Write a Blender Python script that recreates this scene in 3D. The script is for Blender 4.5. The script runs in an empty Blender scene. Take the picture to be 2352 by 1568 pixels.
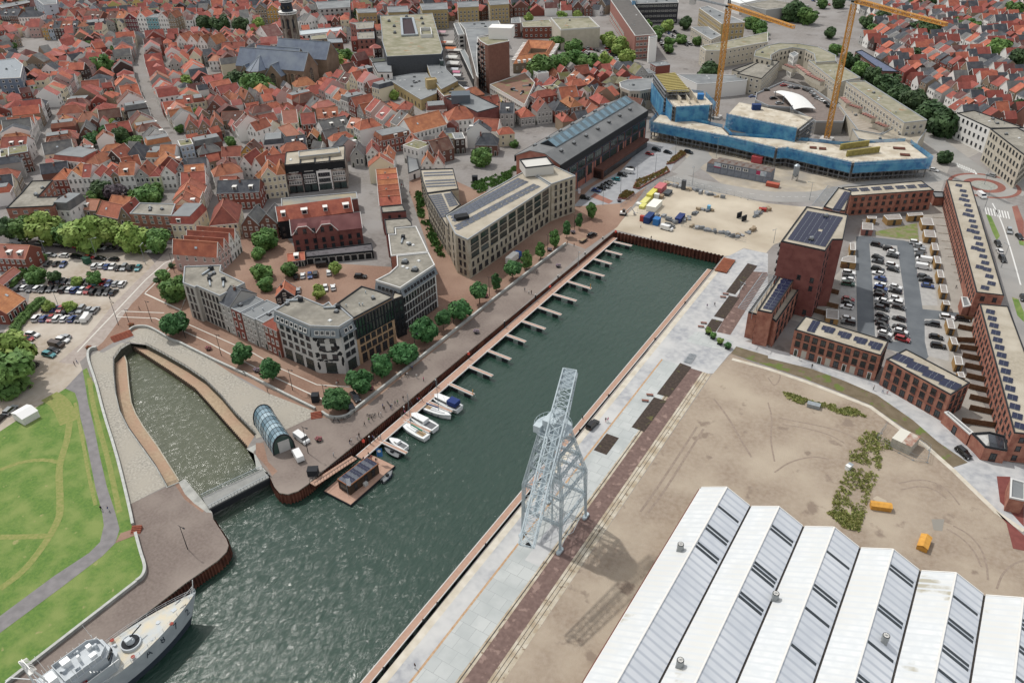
import bpy,math,random
from mathutils import Vector,Matrix,noise
from mathutils.geometry import tessellate_polygon
random.seed(7)
S=bpy.context.scene
COL=S.collection
H0=140.0
# ---------------- camera ----------------
R0=Vector((0.84733422,0.27906217,-0.45182854))
R1=Vector((0.53070948,-0.47587166,0.70135127))
R2=Vector((-0.01929179,-0.83406862,-0.55132328))
cd=bpy.data.cameras.new('camera');cam=bpy.data.objects.new('camera',cd);COL.objects.link(cam)
cd.lens=28;cd.sensor_width=36;cd.clip_start=1;cd.clip_end=6000
cam.matrix_world=Matrix(((R0[0],-R0[1],-R0[2],0),(R1[0],-R1[1],-R1[2],0),(R2[0],-R2[1],-R2[2],H0),(0,0,0,1)))
S.camera=cam
# ---------------- light ----------------
AZ,EL=math.radians(170),math.radians(57)
w=bpy.data.worlds.new('World');S.world=w;w.use_nodes=True
nt=w.node_tree;nt.nodes.clear()
sk=nt.nodes.new('ShaderNodeTexSky');sk.sky_type='NISHITA';sk.sun_disc=False
sk.sun_elevation=EL;sk.sun_rotation=math.pi/2 - AZ;sk.air_density=1.2;sk.dust_density=2.5
bg=nt.nodes.new('ShaderNodeBackground');bg.inputs[1].default_value=0.15
tcw=nt.nodes.new('ShaderNodeTexCoord');nz=nt.nodes.new('ShaderNodeTexNoise');nz.inputs['Scale'].default_value=2.2;nz.inputs['Detail'].default_value=6
nt.links.new(tcw.outputs['Generated'],nz.inputs[0]);mrw=nt.nodes.new('ShaderNodeMapRange');nt.links.new(nz.outputs[0],mrw.inputs[0]);mrw.inputs[1].default_value=.36;mrw.inputs[2].default_value=.56
mxw=nt.nodes.new('ShaderNodeMix');mxw.data_type='RGBA';nt.links.new(mrw.outputs[0],mxw.inputs[0]);nt.links.new(sk.outputs[0],mxw.inputs[6]);mxw.inputs[7].default_value=(5.4,5.3,5.1,1)
out=nt.nodes.new('ShaderNodeOutputWorld')
nt.links.new(mxw.outputs[2],bg.inputs[0]);nt.links.new(bg.outputs[0],out.inputs[0])
sl=bpy.data.lights.new('sun','SUN');sl.energy=2.45;sl.angle=math.radians(1.2);sl.color=(1,.97,.92)
sun=bpy.data.objects.new('sun',sl);COL.objects.link(sun)
sdir=Vector((math.cos(AZ)*math.cos(EL),math.sin(AZ)*math.cos(EL),math.sin(EL)))
sun.rotation_euler=sdir.to_track_quat('Z','Y').to_euler();sun.location=(0,0,200)
S.view_settings.view_transform='Standard';S.view_settings.look='None'
S.view_settings.exposure=0.13;S.view_settings.gamma=1
# ---------------- surveying: photograph measurements -> metres on a level plane ----------------
def G(x,y,z=0.0):
 v=(x-1176,y-784,1829.)
 d=Vector((R0.dot(v),R1.dot(v),R2.dot(v)));k=(z-H0)/d.z
 return Vector((d.x*k,d.y*k))
def T(i,j,x,y,z=0.0):return G(588*i+x/4,392.2*j+y/4,z)
def tp(i,j,s,z=0.0):
 a=[float(q) for q in s.replace(',',' ').split()]
 return [T(i,j,a[k],a[k+1],z) for k in range(0,len(a),2)]
def dp(s,z=0.0):
 a=[float(q) for q in s.replace(',',' ').split()]
 return [G(a[k],a[k+1],z) for k in range(0,len(a),2)]
# ---------------- materials ----------------
def lin(c):
 if isinstance(c,str):
  c=[int(c[k:k+2],16)/255 for k in (0,2,4)]
  c=[x/12.92 if x <= .04045 else ((x+.055)/1.055)**2.4 for x in c]
 l=.3*c[0]+.59*c[1]+.11*c[2]
 return tuple((x*.86+l*.14)*.84 for x in c)+(1,)
MATS={}
def mat(name,c,c2=None,r=.85,s=1.0,amt=.5,brick=None,c3=None,s3=.05,bump=0,rv=0,metal=0,spec=.3,stripe=None,patch=None,hole=None,trans=0):
 if name in MATS:return MATS[name]
 m=bpy.data.materials.new(name);m.use_nodes=True;MATS[name]=m
 n=m.node_tree;b=n.nodes['Principled BSDF'];L=n.links.new
 b.inputs['Roughness'].default_value=r;b.inputs['Metallic'].default_value=metal
 b.inputs['Specular IOR Level'].default_value=spec
 def mix(a,bb,f,typ='MIX'):
  x=n.nodes.new('ShaderNodeMix');x.data_type='RGBA';x.blend_type=typ
  for sock,v in ((6,a),(7,bb),(0,f)):
   if hasattr(v,'links'):L(v,x.inputs[sock])
   else:x.inputs[sock].default_value=v
  return x.outputs[2]
 tc=n.nodes.new('ShaderNodeTexCoord').outputs['Object']
 def noi(sc,det=4,lo=.35,hi=.65,vec=tc):
  q=n.nodes.new('ShaderNodeTexNoise');q.inputs['Scale'].default_value=sc;q.inputs['Detail'].default_value=det
  L(vec,q.inputs['Vector']);mr=n.nodes.new('ShaderNodeMapRange');L(q.outputs[0],mr.inputs[0])
  mr.inputs[1].default_value=lo;mr.inputs[2].default_value=hi;return mr.outputs[0]
 col=lin(c)
 if brick:
  bw,bh,mort,cm=brick[:4]
  q=n.nodes.new('ShaderNodeTexBrick');vec=tc
  if len(brick) > 4:
   mp=n.nodes.new('ShaderNodeMapping');mp.inputs['Rotation'].default_value=brick[4];L(tc,mp.inputs[0]);vec=mp.outputs[0]
  L(vec,q.inputs['Vector']);q.inputs['Color1'].default_value=lin(c);q.inputs['Color2'].default_value=lin(c2 or c)
  q.inputs['Mortar'].default_value=lin(cm);q.inputs['Scale'].default_value=1
  q.inputs['Mortar Size'].default_value=mort;q.inputs['Brick Width'].default_value=bw;q.inputs['Row Height'].default_value=bh
  col=q.outputs[0]
 elif c2:
  f=noi(s)
  if amt != .5:
   mm=n.nodes.new('ShaderNodeMath');mm.operation='MULTIPLY';mm.inputs[1].default_value=amt*2;mm.use_clamp=True;L(f,mm.inputs[0]);f=mm.outputs[0]
  col=mix(lin(c),lin(c2),f)
 if c3:col=mix(col,lin(c3),noi(s3,6,.42,.66))
 if patch:
  col=mix(col,lin(patch[0]),noi(patch[1],5,patch[2],patch[2]+.06))
 if stripe:
  wv=n.nodes.new('ShaderNodeTexWave');wv.inputs['Scale'].default_value=stripe[0];wv.bands_direction=stripe[2]
  L(tc,wv.inputs[0]);mr=n.nodes.new('ShaderNodeMapRange');L(wv.outputs[1],mr.inputs[0]);mr.inputs[1].default_value=stripe[3] if len(stripe) > 3 else .5;mr.inputs[2].default_value=1
  col=mix(col,lin(stripe[1]),mr.outputs[0])
 if rv:
  oi=n.nodes.new('ShaderNodeObjectInfo');mr=n.nodes.new('ShaderNodeMapRange');L(oi.outputs['Random'],mr.inputs[0])
  mr.inputs[3].default_value=1-rv;mr.inputs[4].default_value=1+rv
  hs=n.nodes.new('ShaderNodeHueSaturation');L(mr.outputs[0],hs.inputs['Value'])
  mr2=n.nodes.new('ShaderNodeMapRange');sn=n.nodes.new('ShaderNodeMath');sn.operation='MULTIPLY';sn.inputs[1].default_value=7.31;L(oi.outputs['Random'],sn.inputs[0])
  fr=n.nodes.new('ShaderNodeMath');fr.operation='FRACT';L(sn.outputs[0],fr.inputs[0]);L(fr.outputs[0],mr2.inputs[0])
  mr2.inputs[3].default_value=.5-rv*.06;mr2.inputs[4].default_value=.5+rv*.06;L(mr2.outputs[0],hs.inputs['Hue'])
  if hasattr(col,'links'):L(col,hs.inputs['Color'])
  else:hs.inputs['Color'].default_value=col
  col=hs.outputs[0]
 if hasattr(col,'links'):L(col,b.inputs['Base Color'])
 else:b.inputs['Base Color'].default_value=col
 if bump:
  bm_=n.nodes.new('ShaderNodeBump');bm_.inputs['Strength'].default_value=bump;bm_.inputs['Distance'].default_value=.1
  q=n.nodes.new('ShaderNodeTexNoise');q.inputs['Scale'].default_value=3;q.inputs['Detail'].default_value=6;L(tc,q.inputs['Vector'])
  L(q.outputs[0],bm_.inputs['Height']);L(bm_.outputs[0],b.inputs['Normal'])
 if trans:
  b.inputs['Alpha'].default_value=1-trans
 return m
# ---------------- mesh building ----------------
class M:
 def __init__(s):s.v=[];s.f=[];s.m=[]
 def quad(s,a,b,c,d,mi=0):
  k=len(s.v);s.v += [a,b,c,d];s.f.append((k,k+1,k+2,k+3));s.m.append(mi);return s
 def face(s,pts,mi=0):
  k=len(s.v);s.v += list(pts);s.f.append(tuple(range(k,k+len(pts))));s.m.append(mi);return s
 def box(s,x0,y0,z0,x1,y1,z1,mi=0):
  k=len(s.v);s.v += [(x0,y0,z0),(x1,y0,z0),(x1,y1,z0),(x0,y1,z0),(x0,y0,z1),(x1,y0,z1),(x1,y1,z1),(x0,y1,z1)]
  s.f += [(k,k+3,k+2,k+1),(k+4,k+5,k+6,k+7),(k,k+1,k+5,k+4),(k+1,k+2,k+6,k+5),(k+2,k+3,k+7,k+6),(k+3,k,k+4,k+7)]
  s.m += [mi]*6;return s
 def bar(s,a,b,t,mi=0,t2=None):
  a=Vector(a);b=Vector(b);d=(b-a)
  if d.length < 1e-6:return s
  d.normalize();u=d.cross(Vector((0,0,1)))
  if u.length < .05:u=Vector((1,0,0))
  u.normalize();v=d.cross(u);t2=t if t2 is None else t2;k=len(s.v)
  for p,q in ((a,t),(b,t2)):
   for su,sv in ((-1,-1),(1,-1),(1,1),(-1,1)):s.v.append(tuple(p+u*(su*q/2)+v*(sv*q/2)))
  s.f += [(k,k+1,k+2,k+3),(k+7,k+6,k+5,k+4)]+[(k+i,k+4+i,k+4+(i+1) % 4,k+(i+1) % 4) for i in range(4)];s.m += [mi]*6;return s
 def cyl(s,x,y,z0,z1,r0,r1=None,n=10,mi=0):
  r1=r0 if r1 is None else r1;k=len(s.v)
  for z,r in ((z0,r0),(z1,r1)):
   for i in range(n):a=2*math.pi*i/n;s.v.append((x+r*math.cos(a),y+r*math.sin(a),z))
  for i in range(n):j=(i+1) % n;s.f.append((k+i,k+j,k+n+j,k+n+i));s.m.append(mi)
  s.f += [tuple(range(k+n-1,k-1,-1)),tuple(range(k+n,k+2*n))];s.m += [mi]*2;return s
 def prism(s,pts,z0,z1,mi=0,mt=None,cap=True):
  pts=[Vector((p[0],p[1])) for p in pts]
  if sum(pts[i-1].cross(pts[i]) for i in range(len(pts))) < 0:pts.reverse()
  n=len(pts);k=len(s.v);s.v += [(p.x,p.y,z0) for p in pts]+[(p.x,p.y,z1) for p in pts]
  for i in range(n):j=(i+1) % n;s.f.append((k+i,k+j,k+n+j,k+n+i));s.m.append(mi)
  if cap:
   for tri in tessellate_polygon([[Vector((p.x,p.y,0)) for p in pts]]):
    a,b,c=tri
    if (pts[b]-pts[a]).cross(pts[c]-pts[a]) < 0:b,c=c,b
    s.f.append((k+n+a,k+n+b,k+n+c));s.m.append(mi if mt is None else mt)
    s.f.append((k+c,k+b,k+a));s.m.append(mi)
  return s
 def wallstrip(s,pts,off,z0,z1,mi=0,closed=False):
  n=len(pts);pts=[Vector((p[0],p[1])) for p in pts];o=[]
  for i in range(n):
   a=pts[i-1] if (i or closed) else None;b=pts[(i+1) % n] if (i < n-1 or closed) else None
   d1=(pts[i]-a).normalized() if a is not None else None;d2=(b-pts[i]).normalized() if b is not None else None
   d1=d1 or d2;d2=d2 or d1;n1=Vector((-d1.y,d1.x));n2=Vector((-d2.y,d2.x));nn=(n1+n2)
   if nn.length < .1:nn=n1.copy()
   nn.normalize();kf=1/max(.4,nn.dot(n1));o.append(pts[i]+nn*(off*kf))
  rng=n if closed else n-1
  for i in range(rng):
   j=(i+1) % n;a,b,c,d=pts[i],pts[j],o[j],o[i]
   if (b-a).cross(d-a) < 0:a,b,c,d=d,c,b,a
   k=len(s.v);s.v += [(p.x,p.y,z) for z in (z0,z1) for p in (a,b,c,d)]
   s.f += [(k,k+3,k+2,k+1),(k+4,k+5,k+6,k+7),(k,k+1,k+5,k+4),(k+1,k+2,k+6,k+5),(k+2,k+3,k+7,k+6),(k+3,k,k+4,k+7)];s.m += [mi]*6
  return s
 def mesh(s,name,mats,smooth=False):
  me=bpy.data.meshes.new(name);me.from_pydata([tuple(v) for v in s.v],[],s.f)
  for m in (mats if isinstance(mats,(list,tuple)) else [mats]):me.materials.append(m)
  me.polygons.foreach_set('material_index',s.m)
  if smooth:me.polygons.foreach_set('use_smooth',[True]*len(s.f))
  me.update();return me
def ob(name,me,parent=None,loc=(0,0,0),rz=0,sc=None):
 if isinstance(me,tuple):me=me[0].mesh(name,me[1])
 o=bpy.data.objects.new(name,me);COL.objects.link(o);o.location=loc
 if rz:o.rotation_euler=(0,0,rz)
 if sc:o.scale=sc
 if parent:o.parent=parent
 return o
LBL={}
def tag(o,label,cat,group=None,kind=None):
 LBL[label]=LBL.get(label,0)+1
 if LBL[label] > 1 and not group:print('DUP',label)
 ln=len(label.split())
 if ln < 4 or ln > 16:print('LEN',ln,label)
 o['label']=label;o['category']=cat
 if group:o['group']=group
 if kind:o['kind']=kind
 return o
def empty(name,loc,rz,label,cat,group=None):
 o=bpy.data.objects.new(name,None);COL.objects.link(o);o.location=loc;o.rotation_euler=(0,0,rz);o.empty_display_size=.5
 return tag(o,label,cat,group)
def struct(name,mb,mats):
 o=ob(name,mb.mesh(name,mats));o['kind']='structure';return o
ORD=['first','second','third','fourth','fifth','sixth','seventh','eighth','ninth','tenth','eleventh','twelfth','thirteenth','fourteenth','fifteenth','sixteenth','seventeenth','eighteenth','nineteenth','twentieth']
ORD += [t+'-'+o for t in ('twenty','thirty','forty','fifty','sixty') for o in ORD[:9]+[None] if o]
def sheet(name,polys,z,m,kind='structure'):
 mb=M()
 for pts in polys:
  for tri in tessellate_polygon([[Vector((p[0],p[1],0)) for p in pts]]):
   q=[Vector((pts[i][0],pts[i][1],z)) for i in tri]
   if (q[1]-q[0]).cross(q[2]-q[0]).z < 0:q.reverse()
   mb.face(q)
 o=ob(name,mb.mesh(name,m));o['kind']=kind;return o
def ribbon(mb,pts,wd,z,mi=0,h=None):
 pts=[Vector((p[0],p[1])) for p in pts]
 if h:return mb.wallstrip(pts,wd,z,z+h,mi)
 n=len(pts);o=[]
 for i in range(n):
  d=(pts[min(i+1,n-1)]-pts[max(i-1,0)]).normalized();nn=Vector((-d.y,d.x))*wd/2;o.append((pts[i]+nn,pts[i]-nn))
 for i in range(n-1):
  a,b=o[i];c,d=o[i+1];mb.quad((b.x,b.y,z),(d.x,d.y,z),(c.x,c.y,z),(a.x,a.y,z),mi)
 return mb
def smooth(pts,it=2):
 for _ in range(it):
  q=[pts[0]]
  for a,b in zip(pts,pts[1:]):q += [a*.75+b*.25,a*.25+b*.75]
  q.append(pts[-1]);pts=q
 return pts
# ================= GROUND AND WATER =================
V2=lambda x,y:Vector((x,y))
EASTQ=[V2(-68,-260),V2(-73.6,62),V2(-74.4,106),V2(-76.8,267.6)]
WESTQ=[V2(-121.8,266.2),V2(-123,190),V2(-124,140),V2(-124.7,105),V2(-124.6,96.5),V2(-125,93.5),V2(-126.4,91.4),V2(-128.5,90.7),V2(-131.2,91.6),V2(-136.6,94.5)]
LOCKE=[V2(-150.9,103.6),V2(-162.8,107),V2(-172.8,110.5),V2(-183.5,113.5),V2(-194.3,115.1),V2(-206.6,116.2),V2(-215.4,116.7)]
LOCKTOP=tp(0,2,'1200 15 1115 70 1050 160')
LOCKW=[V2(-210.9,102),V2(-200.5,95.4),V2(-191.6,90.5),V2(-183.1,87.1),V2(-171.5,83.5),V2(-163.2,80.9),V2(-154.6,77.6),V2(-153.6,80.1),V2(-143.8,79.2),V2(-137.7,77.4)]
SWQ=[V2(-135.7,76),V2(-128,73.3),V2(-126,72.2),V2(-124.9,70.6),V2(-124.6,67.8),V2(-125.7,59.6),V2(-126.3,50),V2(-135,-260)]
HOLE=EASTQ+WESTQ+tp(0,2,'2265 985')+LOCKE+LOCKTOP+LOCKW+SWQ
m_base=mat('town_paving','8f8a86','827c77',s=.6,c3='979390',s3=.05,r=.9,patch=('6f6a66',.09,.62))
mb=M();outer=[V2(-4000,-260),V2(2500,-260),V2(2500,4500),V2(-4000,4500)]
pts=outer+HOLE
for tri in tessellate_polygon([[p.to_3d() for p in outer],[p.to_3d() for p in HOLE]]):
 q=[Vector((pts[i].x,pts[i].y,0)) for i in tri]
 if (q[1]-q[0]).cross(q[2]-q[0]).z < 0:q.reverse()
 mb.face(q)
struct('ground',mb,m_base)
# water: rippled glossy green harbour water
def water_mat():
 m=bpy.data.materials.new('harbour_water');m.use_nodes=True;n=m.node_tree;b=n.nodes['Principled BSDF'];L=n.links.new
 tc=n.nodes.new('ShaderNodeTexCoord').outputs['Object']
 ns=n.nodes.new('ShaderNodeTexNoise');ns.inputs['Scale'].default_value=.03;L(tc,ns.inputs[0])
 mx=n.nodes.new('ShaderNodeMix');mx.data_type='RGBA';mx.inputs[6].default_value=(.014,.038,.028,1);mx.inputs[7].default_value=(.022,.050,.036,1);L(ns.outputs[0],mx.inputs[0])
 sx=n.nodes.new('ShaderNodeSeparateXYZ');L(tc,sx.inputs[0]);mr=n.nodes.new('ShaderNodeMapRange');L(sx.outputs[0],mr.inputs[0]);mr.inputs[1].default_value=-132;mr.inputs[2].default_value=-150
 m2=n.nodes.new('ShaderNodeMix');m2.data_type='RGBA';L(mr.outputs[0],m2.inputs[0]);L(mx.outputs[2],m2.inputs[6]);m2.inputs[7].default_value=(.075,.085,.052,1)
 L(m2.outputs[2],b.inputs['Base Color'])
 b.inputs['Specular IOR Level'].default_value=1;b.inputs['Roughness'].default_value=.18;b.inputs['IOR'].default_value=1.33
 mp=n.nodes.new('ShaderNodeMapping');mp.inputs['Rotation'].default_value=(0,0,.75);mp.inputs['Scale'].default_value=(1,.38,1);L(tc,mp.inputs[0])
 a=n.nodes.new('ShaderNodeTexNoise');a.inputs['Scale'].default_value=.8;a.inputs['Detail'].default_value=7;a.inputs['Roughness'].default_value=.62;a.inputs['Distortion'].default_value=.5;L(mp.outputs[0],a.inputs[0])
 c=n.nodes.new('ShaderNodeTexNoise');c.inputs['Scale'].default_value=.045;c.inputs['Detail'].default_value=2;L(tc,c.inputs[0])
 bu=n.nodes.new('ShaderNodeBump');bu.inputs['Distance'].default_value=.42;L(a.outputs[0],bu.inputs['Height'])
 ms=n.nodes.new('ShaderNodeMapRange');L(c.outputs[0],ms.inputs[0]);ms.inputs[1].default_value=.3;ms.inputs[2].default_value=.7;ms.inputs[3].default_value=.75;ms.inputs[4].default_value=1.0;L(ms.outputs[0],bu.inputs['Strength'])
 L(bu.outputs[0],b.inputs['Normal']);return m
mb=M();mb.quad((-240,-260,-3.2),(-60,-260,-3.2),(-60,290,-3.2),(-240,290,-3.2));struct('water',mb,water_mat())
# far waterfront past the old town (top left corner of the photograph)
# surfaces
m_grass=mat('grass','67872f','557a2b',s=1.3,c3='7f9144',s3=.18,r=.95,bump=.8,patch=('98965a',.35,.66))
m_dry=mat('dry_grass','94934f','7c8a3c',s=1.2,r=.95,bump=.5)
m_asph=mat('worn_asphalt','8a8687','7b7879',s=.5,r=.9)
m_dasph=mat('fresh_asphalt','6b7176','5f656b',s=.2,r=.85)
m_road=mat('road_asphalt','9d9c99','908f8c',s=.1,r=.9,c3='a19d97',s3=.04)
m_beige=mat('beige_brick_paving','b3a595','a2937f',s=.5,c3='c0b6a8',s3=.06,brick=None)
m_red=mat('red_brick_paving','95735f','866654',s=1.5,c3='a3846f',s3=.05,r=.85)
m_red2=mat('bright_red_paving','94594b','834d43',s=.8,c3='a36e5c',s3=.05)
m_brown=mat('brown_brick_paving','84766e','756860',s=1.5,c3='92857b',s3=.07)
m_cob=mat('granite_setts','b8b2a4','8f8a80',s=1.6,c3='a9a294',s3=.1,r=.8,bump=.8)
m_tan=mat('gravel_towpath','b59f80','a18a6d',s=1.2,c3='b08a70',s3=.06)
m_gpav=mat('grey_paving','a9abae','93969b',c3='b8babb',s3=.12,s=.6,brick=(1.1,.55,.04,'c0c1c0'),bump=0)
m_gpav2=mat('grey_mottled_paving','9c9fa4','b9babb',s=.55,c3='c6c6c4',s3=.09)
m_slab=mat('concrete_slabs','c0c4c2','b4b9b8',brick=(3.2,3.2,.035,'8d9190'),c3='aab0af',s3=.15)
m_cream=mat('cream_concrete','d4cdbe','c2b8a4',s=.4)
m_cream2=mat('stained_concrete','c9c0ad','a8977c',s=.35,patch=('8f7d66',.8,.6))
m_dirt=mat('bare_dirt','a39381','968470',s=.9,c3='b3a48f',s3=.06,patch=('8c7b6b',.16,.62),bump=1,stripe=None)
m_sand=mat('sandy_yard','bdb09b','ad9f88',s=.06,c3='cbbfa9',s3=.05)
m_soil=mat('planting_soil','4d4038','3a3029',s=1.4,patch=('5c5a2e',.5,.62),bump=1)
m_verge=mat('muddy_verge','7d6f58','6d6048',s=.4,patch=('66752f',.22,.56),bump=.8)
m_weed=mat('weeds','86913c','6f8030',s=.5,patch=('a39d68',.3,.58),bump=1)
m_wht=mat('white_marking','dededa',r=.7)
m_stone=mat('granite_blocks','a7a8a2','94958f',s=.5,brick=(1.4,3,.03,'7d7e7a'),c3='b5b5ae',s3=.3)
m_cope=mat('coping_stone','b9b2a0','a49c88',s=.6,brick=(2.2,6,.03,'8a8272'))
sh=sheet
park=tp(0,2,'-40 850 600 430 760 262 800 240 830 330 880 400 950 680 1060 1060 1190 1568')+tp(0,3,'1215 130 1240 210 1290 400 1330 520 1310 590 1250 640 60 1568')+[G(-300,1800),G(-300,1150)]
sh('grass',[park],.01,m_grass)
mb=M()
ribbon(mb,smooth(tp(0,2,'640 740 620 900 560 1080 540 1200 560 1568')+tp(0,3,'520 100 420 280 220 540 0 700')),1.7,.035)
ribbon(mb,smooth(tp(0,2,'-10 1180 200 1100 420 1080 550 1110')),1.3,.025);ribbon(mb,smooth(tp(0,3,'-10 225 200 222 430 215')),1.6,.02)
ribbon(mb,smooth(tp(0,2,'450 500 560 560 640 740')),5,.015)
ribbon(mb,smooth(tp(0,2,'820 330 850 550 900 750 1000 1100 1100 1568')),1.3,.021)
ribbon(mb,smooth(tp(0,2,'690 560 760 900 820 1250 880 1500')),.9,.03)
struct('worn_track',mb,m_dry)
mb=M();pl=tp(0,2,'760 260 600 430 690 470 720 560 740 700 790 900 830 1100 880 1350 940 1568')+tp(0,3,'955 120 920 270 820 370 500 580 0 950')+[G(-250,1480),G(-250,1560)]+tp(0,3,'0 1105 560 690 940 400 1060 280 1100 150 1060 0')+tp(0,2,'985 1340 920 1060 860 760 810 560 790 430')
sh('footpath',[pl],.04,m_asph)
sh('brick_path',[tp(0,3,'1110 190 1225 150 1240 210 1060 280')],.05,m_red)
# parking lots, streets on the west
sh('parking_lot',[tp(0,1,'330 760 1330 740 1450 880 1180 1190 860 1568')+tp(0,2,'700 100 760 262 600 430 -40 850 -200 700 -200 300')+tp(0,1,'60 1440 250 1280')],.012,m_beige)
sh('west_street',[tp(0,1,'-100 590 300 620 900 640 1500 660 1800 690 1750 740 1450 880 1340 745 330 765 -100 690')],.016,mat('dark_brick_street','7b7370','6d6562',s=.6))
mb=M();ribbon(mb,tp(0,1,'1640 700 1420 930 1130 1220 860 1568')+tp(0,2,'620 200'),6.5,.02);struct('light_brick_road',mb,mat('light_road_brick','ada198','9f9289',s=.7))
mb=M();ribbon(mb,tp(0,1,'1790 740 1510 850 1330 1010 1180 1170 1000 1360 800 1568')+tp(0,2,'710 95'),.45,.03)
ribbon(mb,tp(0,1,'1325 1130 1400 1060 1560 900'),.4,.03);ribbon(mb,tp(0,1,'1325 1125 1660 1280 1700 1180'),.6,.03)
ribbon(mb,tp(0,1,'1070 1335 1115 1290 1510 1305'),.4,.03);ribbon(mb,tp(0,1,'1070 1340 1430 1355 1900 1568')+tp(1,2,'0 240 200 340 500 480 640 540'),.4,.03)
ribbon(mb,tp(0,1,'1720 1405 2340 1680')+tp(1,2,'0 120 210 240 560 395 860 415'),.35,.03)
struct('kerb_line',mb,mat('light_kerb','d6d2c8'))
prom=dp('452 560 425 580 372 615 268 715 203 795 228 806 300 762 340 760 395 780 440 812 555 868 620 905 665 930 720 962 785 965 845 930 1015 790 1180 655 1305 558 1345 572 1417 522 1500 410 1580 345 1500 330 1330 440 1100 440 1000 395 940 390 940 440 1000 620 700 600 640 520')
sh('promenade',[prom],.014,m_red)
sh('lower_quay',[dp('785 965 845 930 1015 790 1180 655 1303 560 1347 573')+[V2(-123,190),V2(-124,140),V2(-124.7,105),V2(-124.6,96.5),V2(-125,93.5),V2(-126.4,91.4),V2(-128.5,90.7),V2(-131.2,91.6),V2(-136.6,94.5)]+tp(0,2,'2265 985 2350 950')+tp(1,2,'290 800 530 690 640 700 760 735')],.016,m_brown)
cob=tp(0,2,'1230 10 1340 25 1490 105 1700 225 1880 345 2030 495 2160 655 2350 845')+tp(1,2,'0 890 290 800 520 690 540 640 0 430')+tp(0,2,'2200 340 1960 180 1640 10')+tp(0,1,'1420 1470 1350 1440 1280 1445 1200 1490 1240 1530')+tp(0,2,'1150 0')
sh('cobbled_quay',[cob],.018,m_cob)
sh('cobbled_terrace',[tp(0,2,'835 130 900 85 940 105 1120 10 1200 20 1115 65 1040 150 1045 280 1065 480 1105 650 1185 800 1330 1005 1440 1155 1530 1320 1190 1495 1100 1200 980 700 890 420 835 220')],.018,m_cob)
sh('west_quay_paving',[tp(0,2,'1190 1495 1535 1330 1640 1290 1850 1440 1940 1568')+[V2(-135.7,76),V2(-128,73.3),V2(-126,72.2),V2(-124.9,70.6),V2(-124.6,67.8),V2(-125.7,59.6),V2(-126.3,50),V2(-133,-200)]+[G(0,1700),G(15,1568)]+tp(0,3,'1250 640 1310 590 1330 520 1290 400 1240 210 1200 60')],.02,m_brown)
sh('abutment_paving',[tp(0,2,'1640 1290 1700 1260 1850 1440 1950 1568 1900 1568 1780 1480 1700 1400')],.03,m_stone)
sh('abutment_setts',[tp(0,2,'1600 1300 1680 1290 1900 1530 1860 1568 1700 1450')],.026,m_red)
sh('abutment_paving',[tp(0,2,'2265 985 2350 945 2351 990 2330 1010 2351 1130')+tp(1,2,'0 1170 110 1200 150 1250 60 1150 0 1040')],.03,m_stone)
sh('abutment_setts',[tp(1,2,'0 930 70 930 110 1100 200 1190 150 1230 100 1150 0 1040')],.026,m_red)
# towpaths inside the old lock basin
mb=M();E_IN=tp(0,2,'1215 40 1290 90 1550 258 1790 425 1900 545 2100 770 2280 970',-1.6)
mb.prism(LOCKE[::-1]+[T(0,2,2340,945)]+E_IN[::-1],-5,-1.6)
W_IN=tp(0,2,'1140 130 1160 190 1178 400 1200 560 1240 660 1310 780 1440 960 1640 1278',-1.6)
mb.prism(LOCKTOP[2:]+LOCKW[:8]+W_IN[::-1],-5,-1.6)
struct('towpath',mb,m_tan)
# east quay
def band(name,xa,xb,y0,y1,z,m):return sheet(name,[[V2(xa[0],y0),V2(xb[0],y0),V2(xb[1],y1),V2(xa[1],y1)]],z,m)
def ex(x,y):return x-(y-62)*.0158
def lines(a,y):return a-(y-62)*.0125
sh('east_quay',[[V2(lines(-73.4,-200),-200),V2(lines(-73.4,267),267),T(2,1,2130,715),T(2,1,2351,760),T(2,1,2351,1568),T(2,2,2351,-60),T(2,2,2130,0),T(2,2,1990,120),T(2,2,1850,290),V2(-55,193),V2(-52,-200)]],.014,m_gpav2)
def qs(name,a,b,y0,y1,z,m):return sheet(name,[[V2(lines(a,y0),y0),V2(lines(b,y0),y0),V2(lines(b,y1),y1),V2(lines(a,y1),y1)]],z,m)
qs('quay_coping',-73.55,-71.9,-200,267,.03,m_cream)
qs('drain_line',-68.35,-67.85,-200,193,.03,mat('rusty_drain','b3895f','c2a37e',s=1.5))
qs('slab_paving',-67.85,-60.6,120,193,.022,m_slab);qs('slab_paving',-67.85,-60.6,-200,104,.022,m_slab);qs('slab_paving',-67.85,-64.4,104,120,.022,m_slab)
qs('rail_bed',-60.6,-59.4,-200,193,.024,m_cream2)
qs('crane_track',-60.2,-59.95,-200,193,.034,mat('rail_steel','55504c','45403c',s=1))
qs('brown_paving',-59.4,-55.2,-200,193,.024,mat('mauve_brick','7d655e','6e5750',s=1.0,patch=('93796f',.45,.58)))
qs('rail_bed',-55.2,-52.6,-200,193,.024,m_cream2)
for a in (-54.6,-53.7):qs('crane_track',a,a+.14,-200,193,.034,MATS['rail_steel'])
for s in ('2165 850 2255 875 2050 1137 1965 1115','1995 1147 2090 1165 1955 1363 1855 1337','1835 1360 1935 1383 1870 1483 1768 1460'):sh('planting_bed',[tp(2,1,s)],.05,m_soil)
for s in ('1545 195 1650 235 1440 512 1330 480','1305 510 1420 545 1215 830 1098 785','870 843 983 885 868 1040 750 995'):sh('planting_bed',[tp(2,2,s)],.05,m_soil)
sh('mauve_path',[tp(2,1,'2200 925 2345 935 2351 960 2005 1508 1880 1480')],.04,MATS['mauve_brick'])
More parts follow.
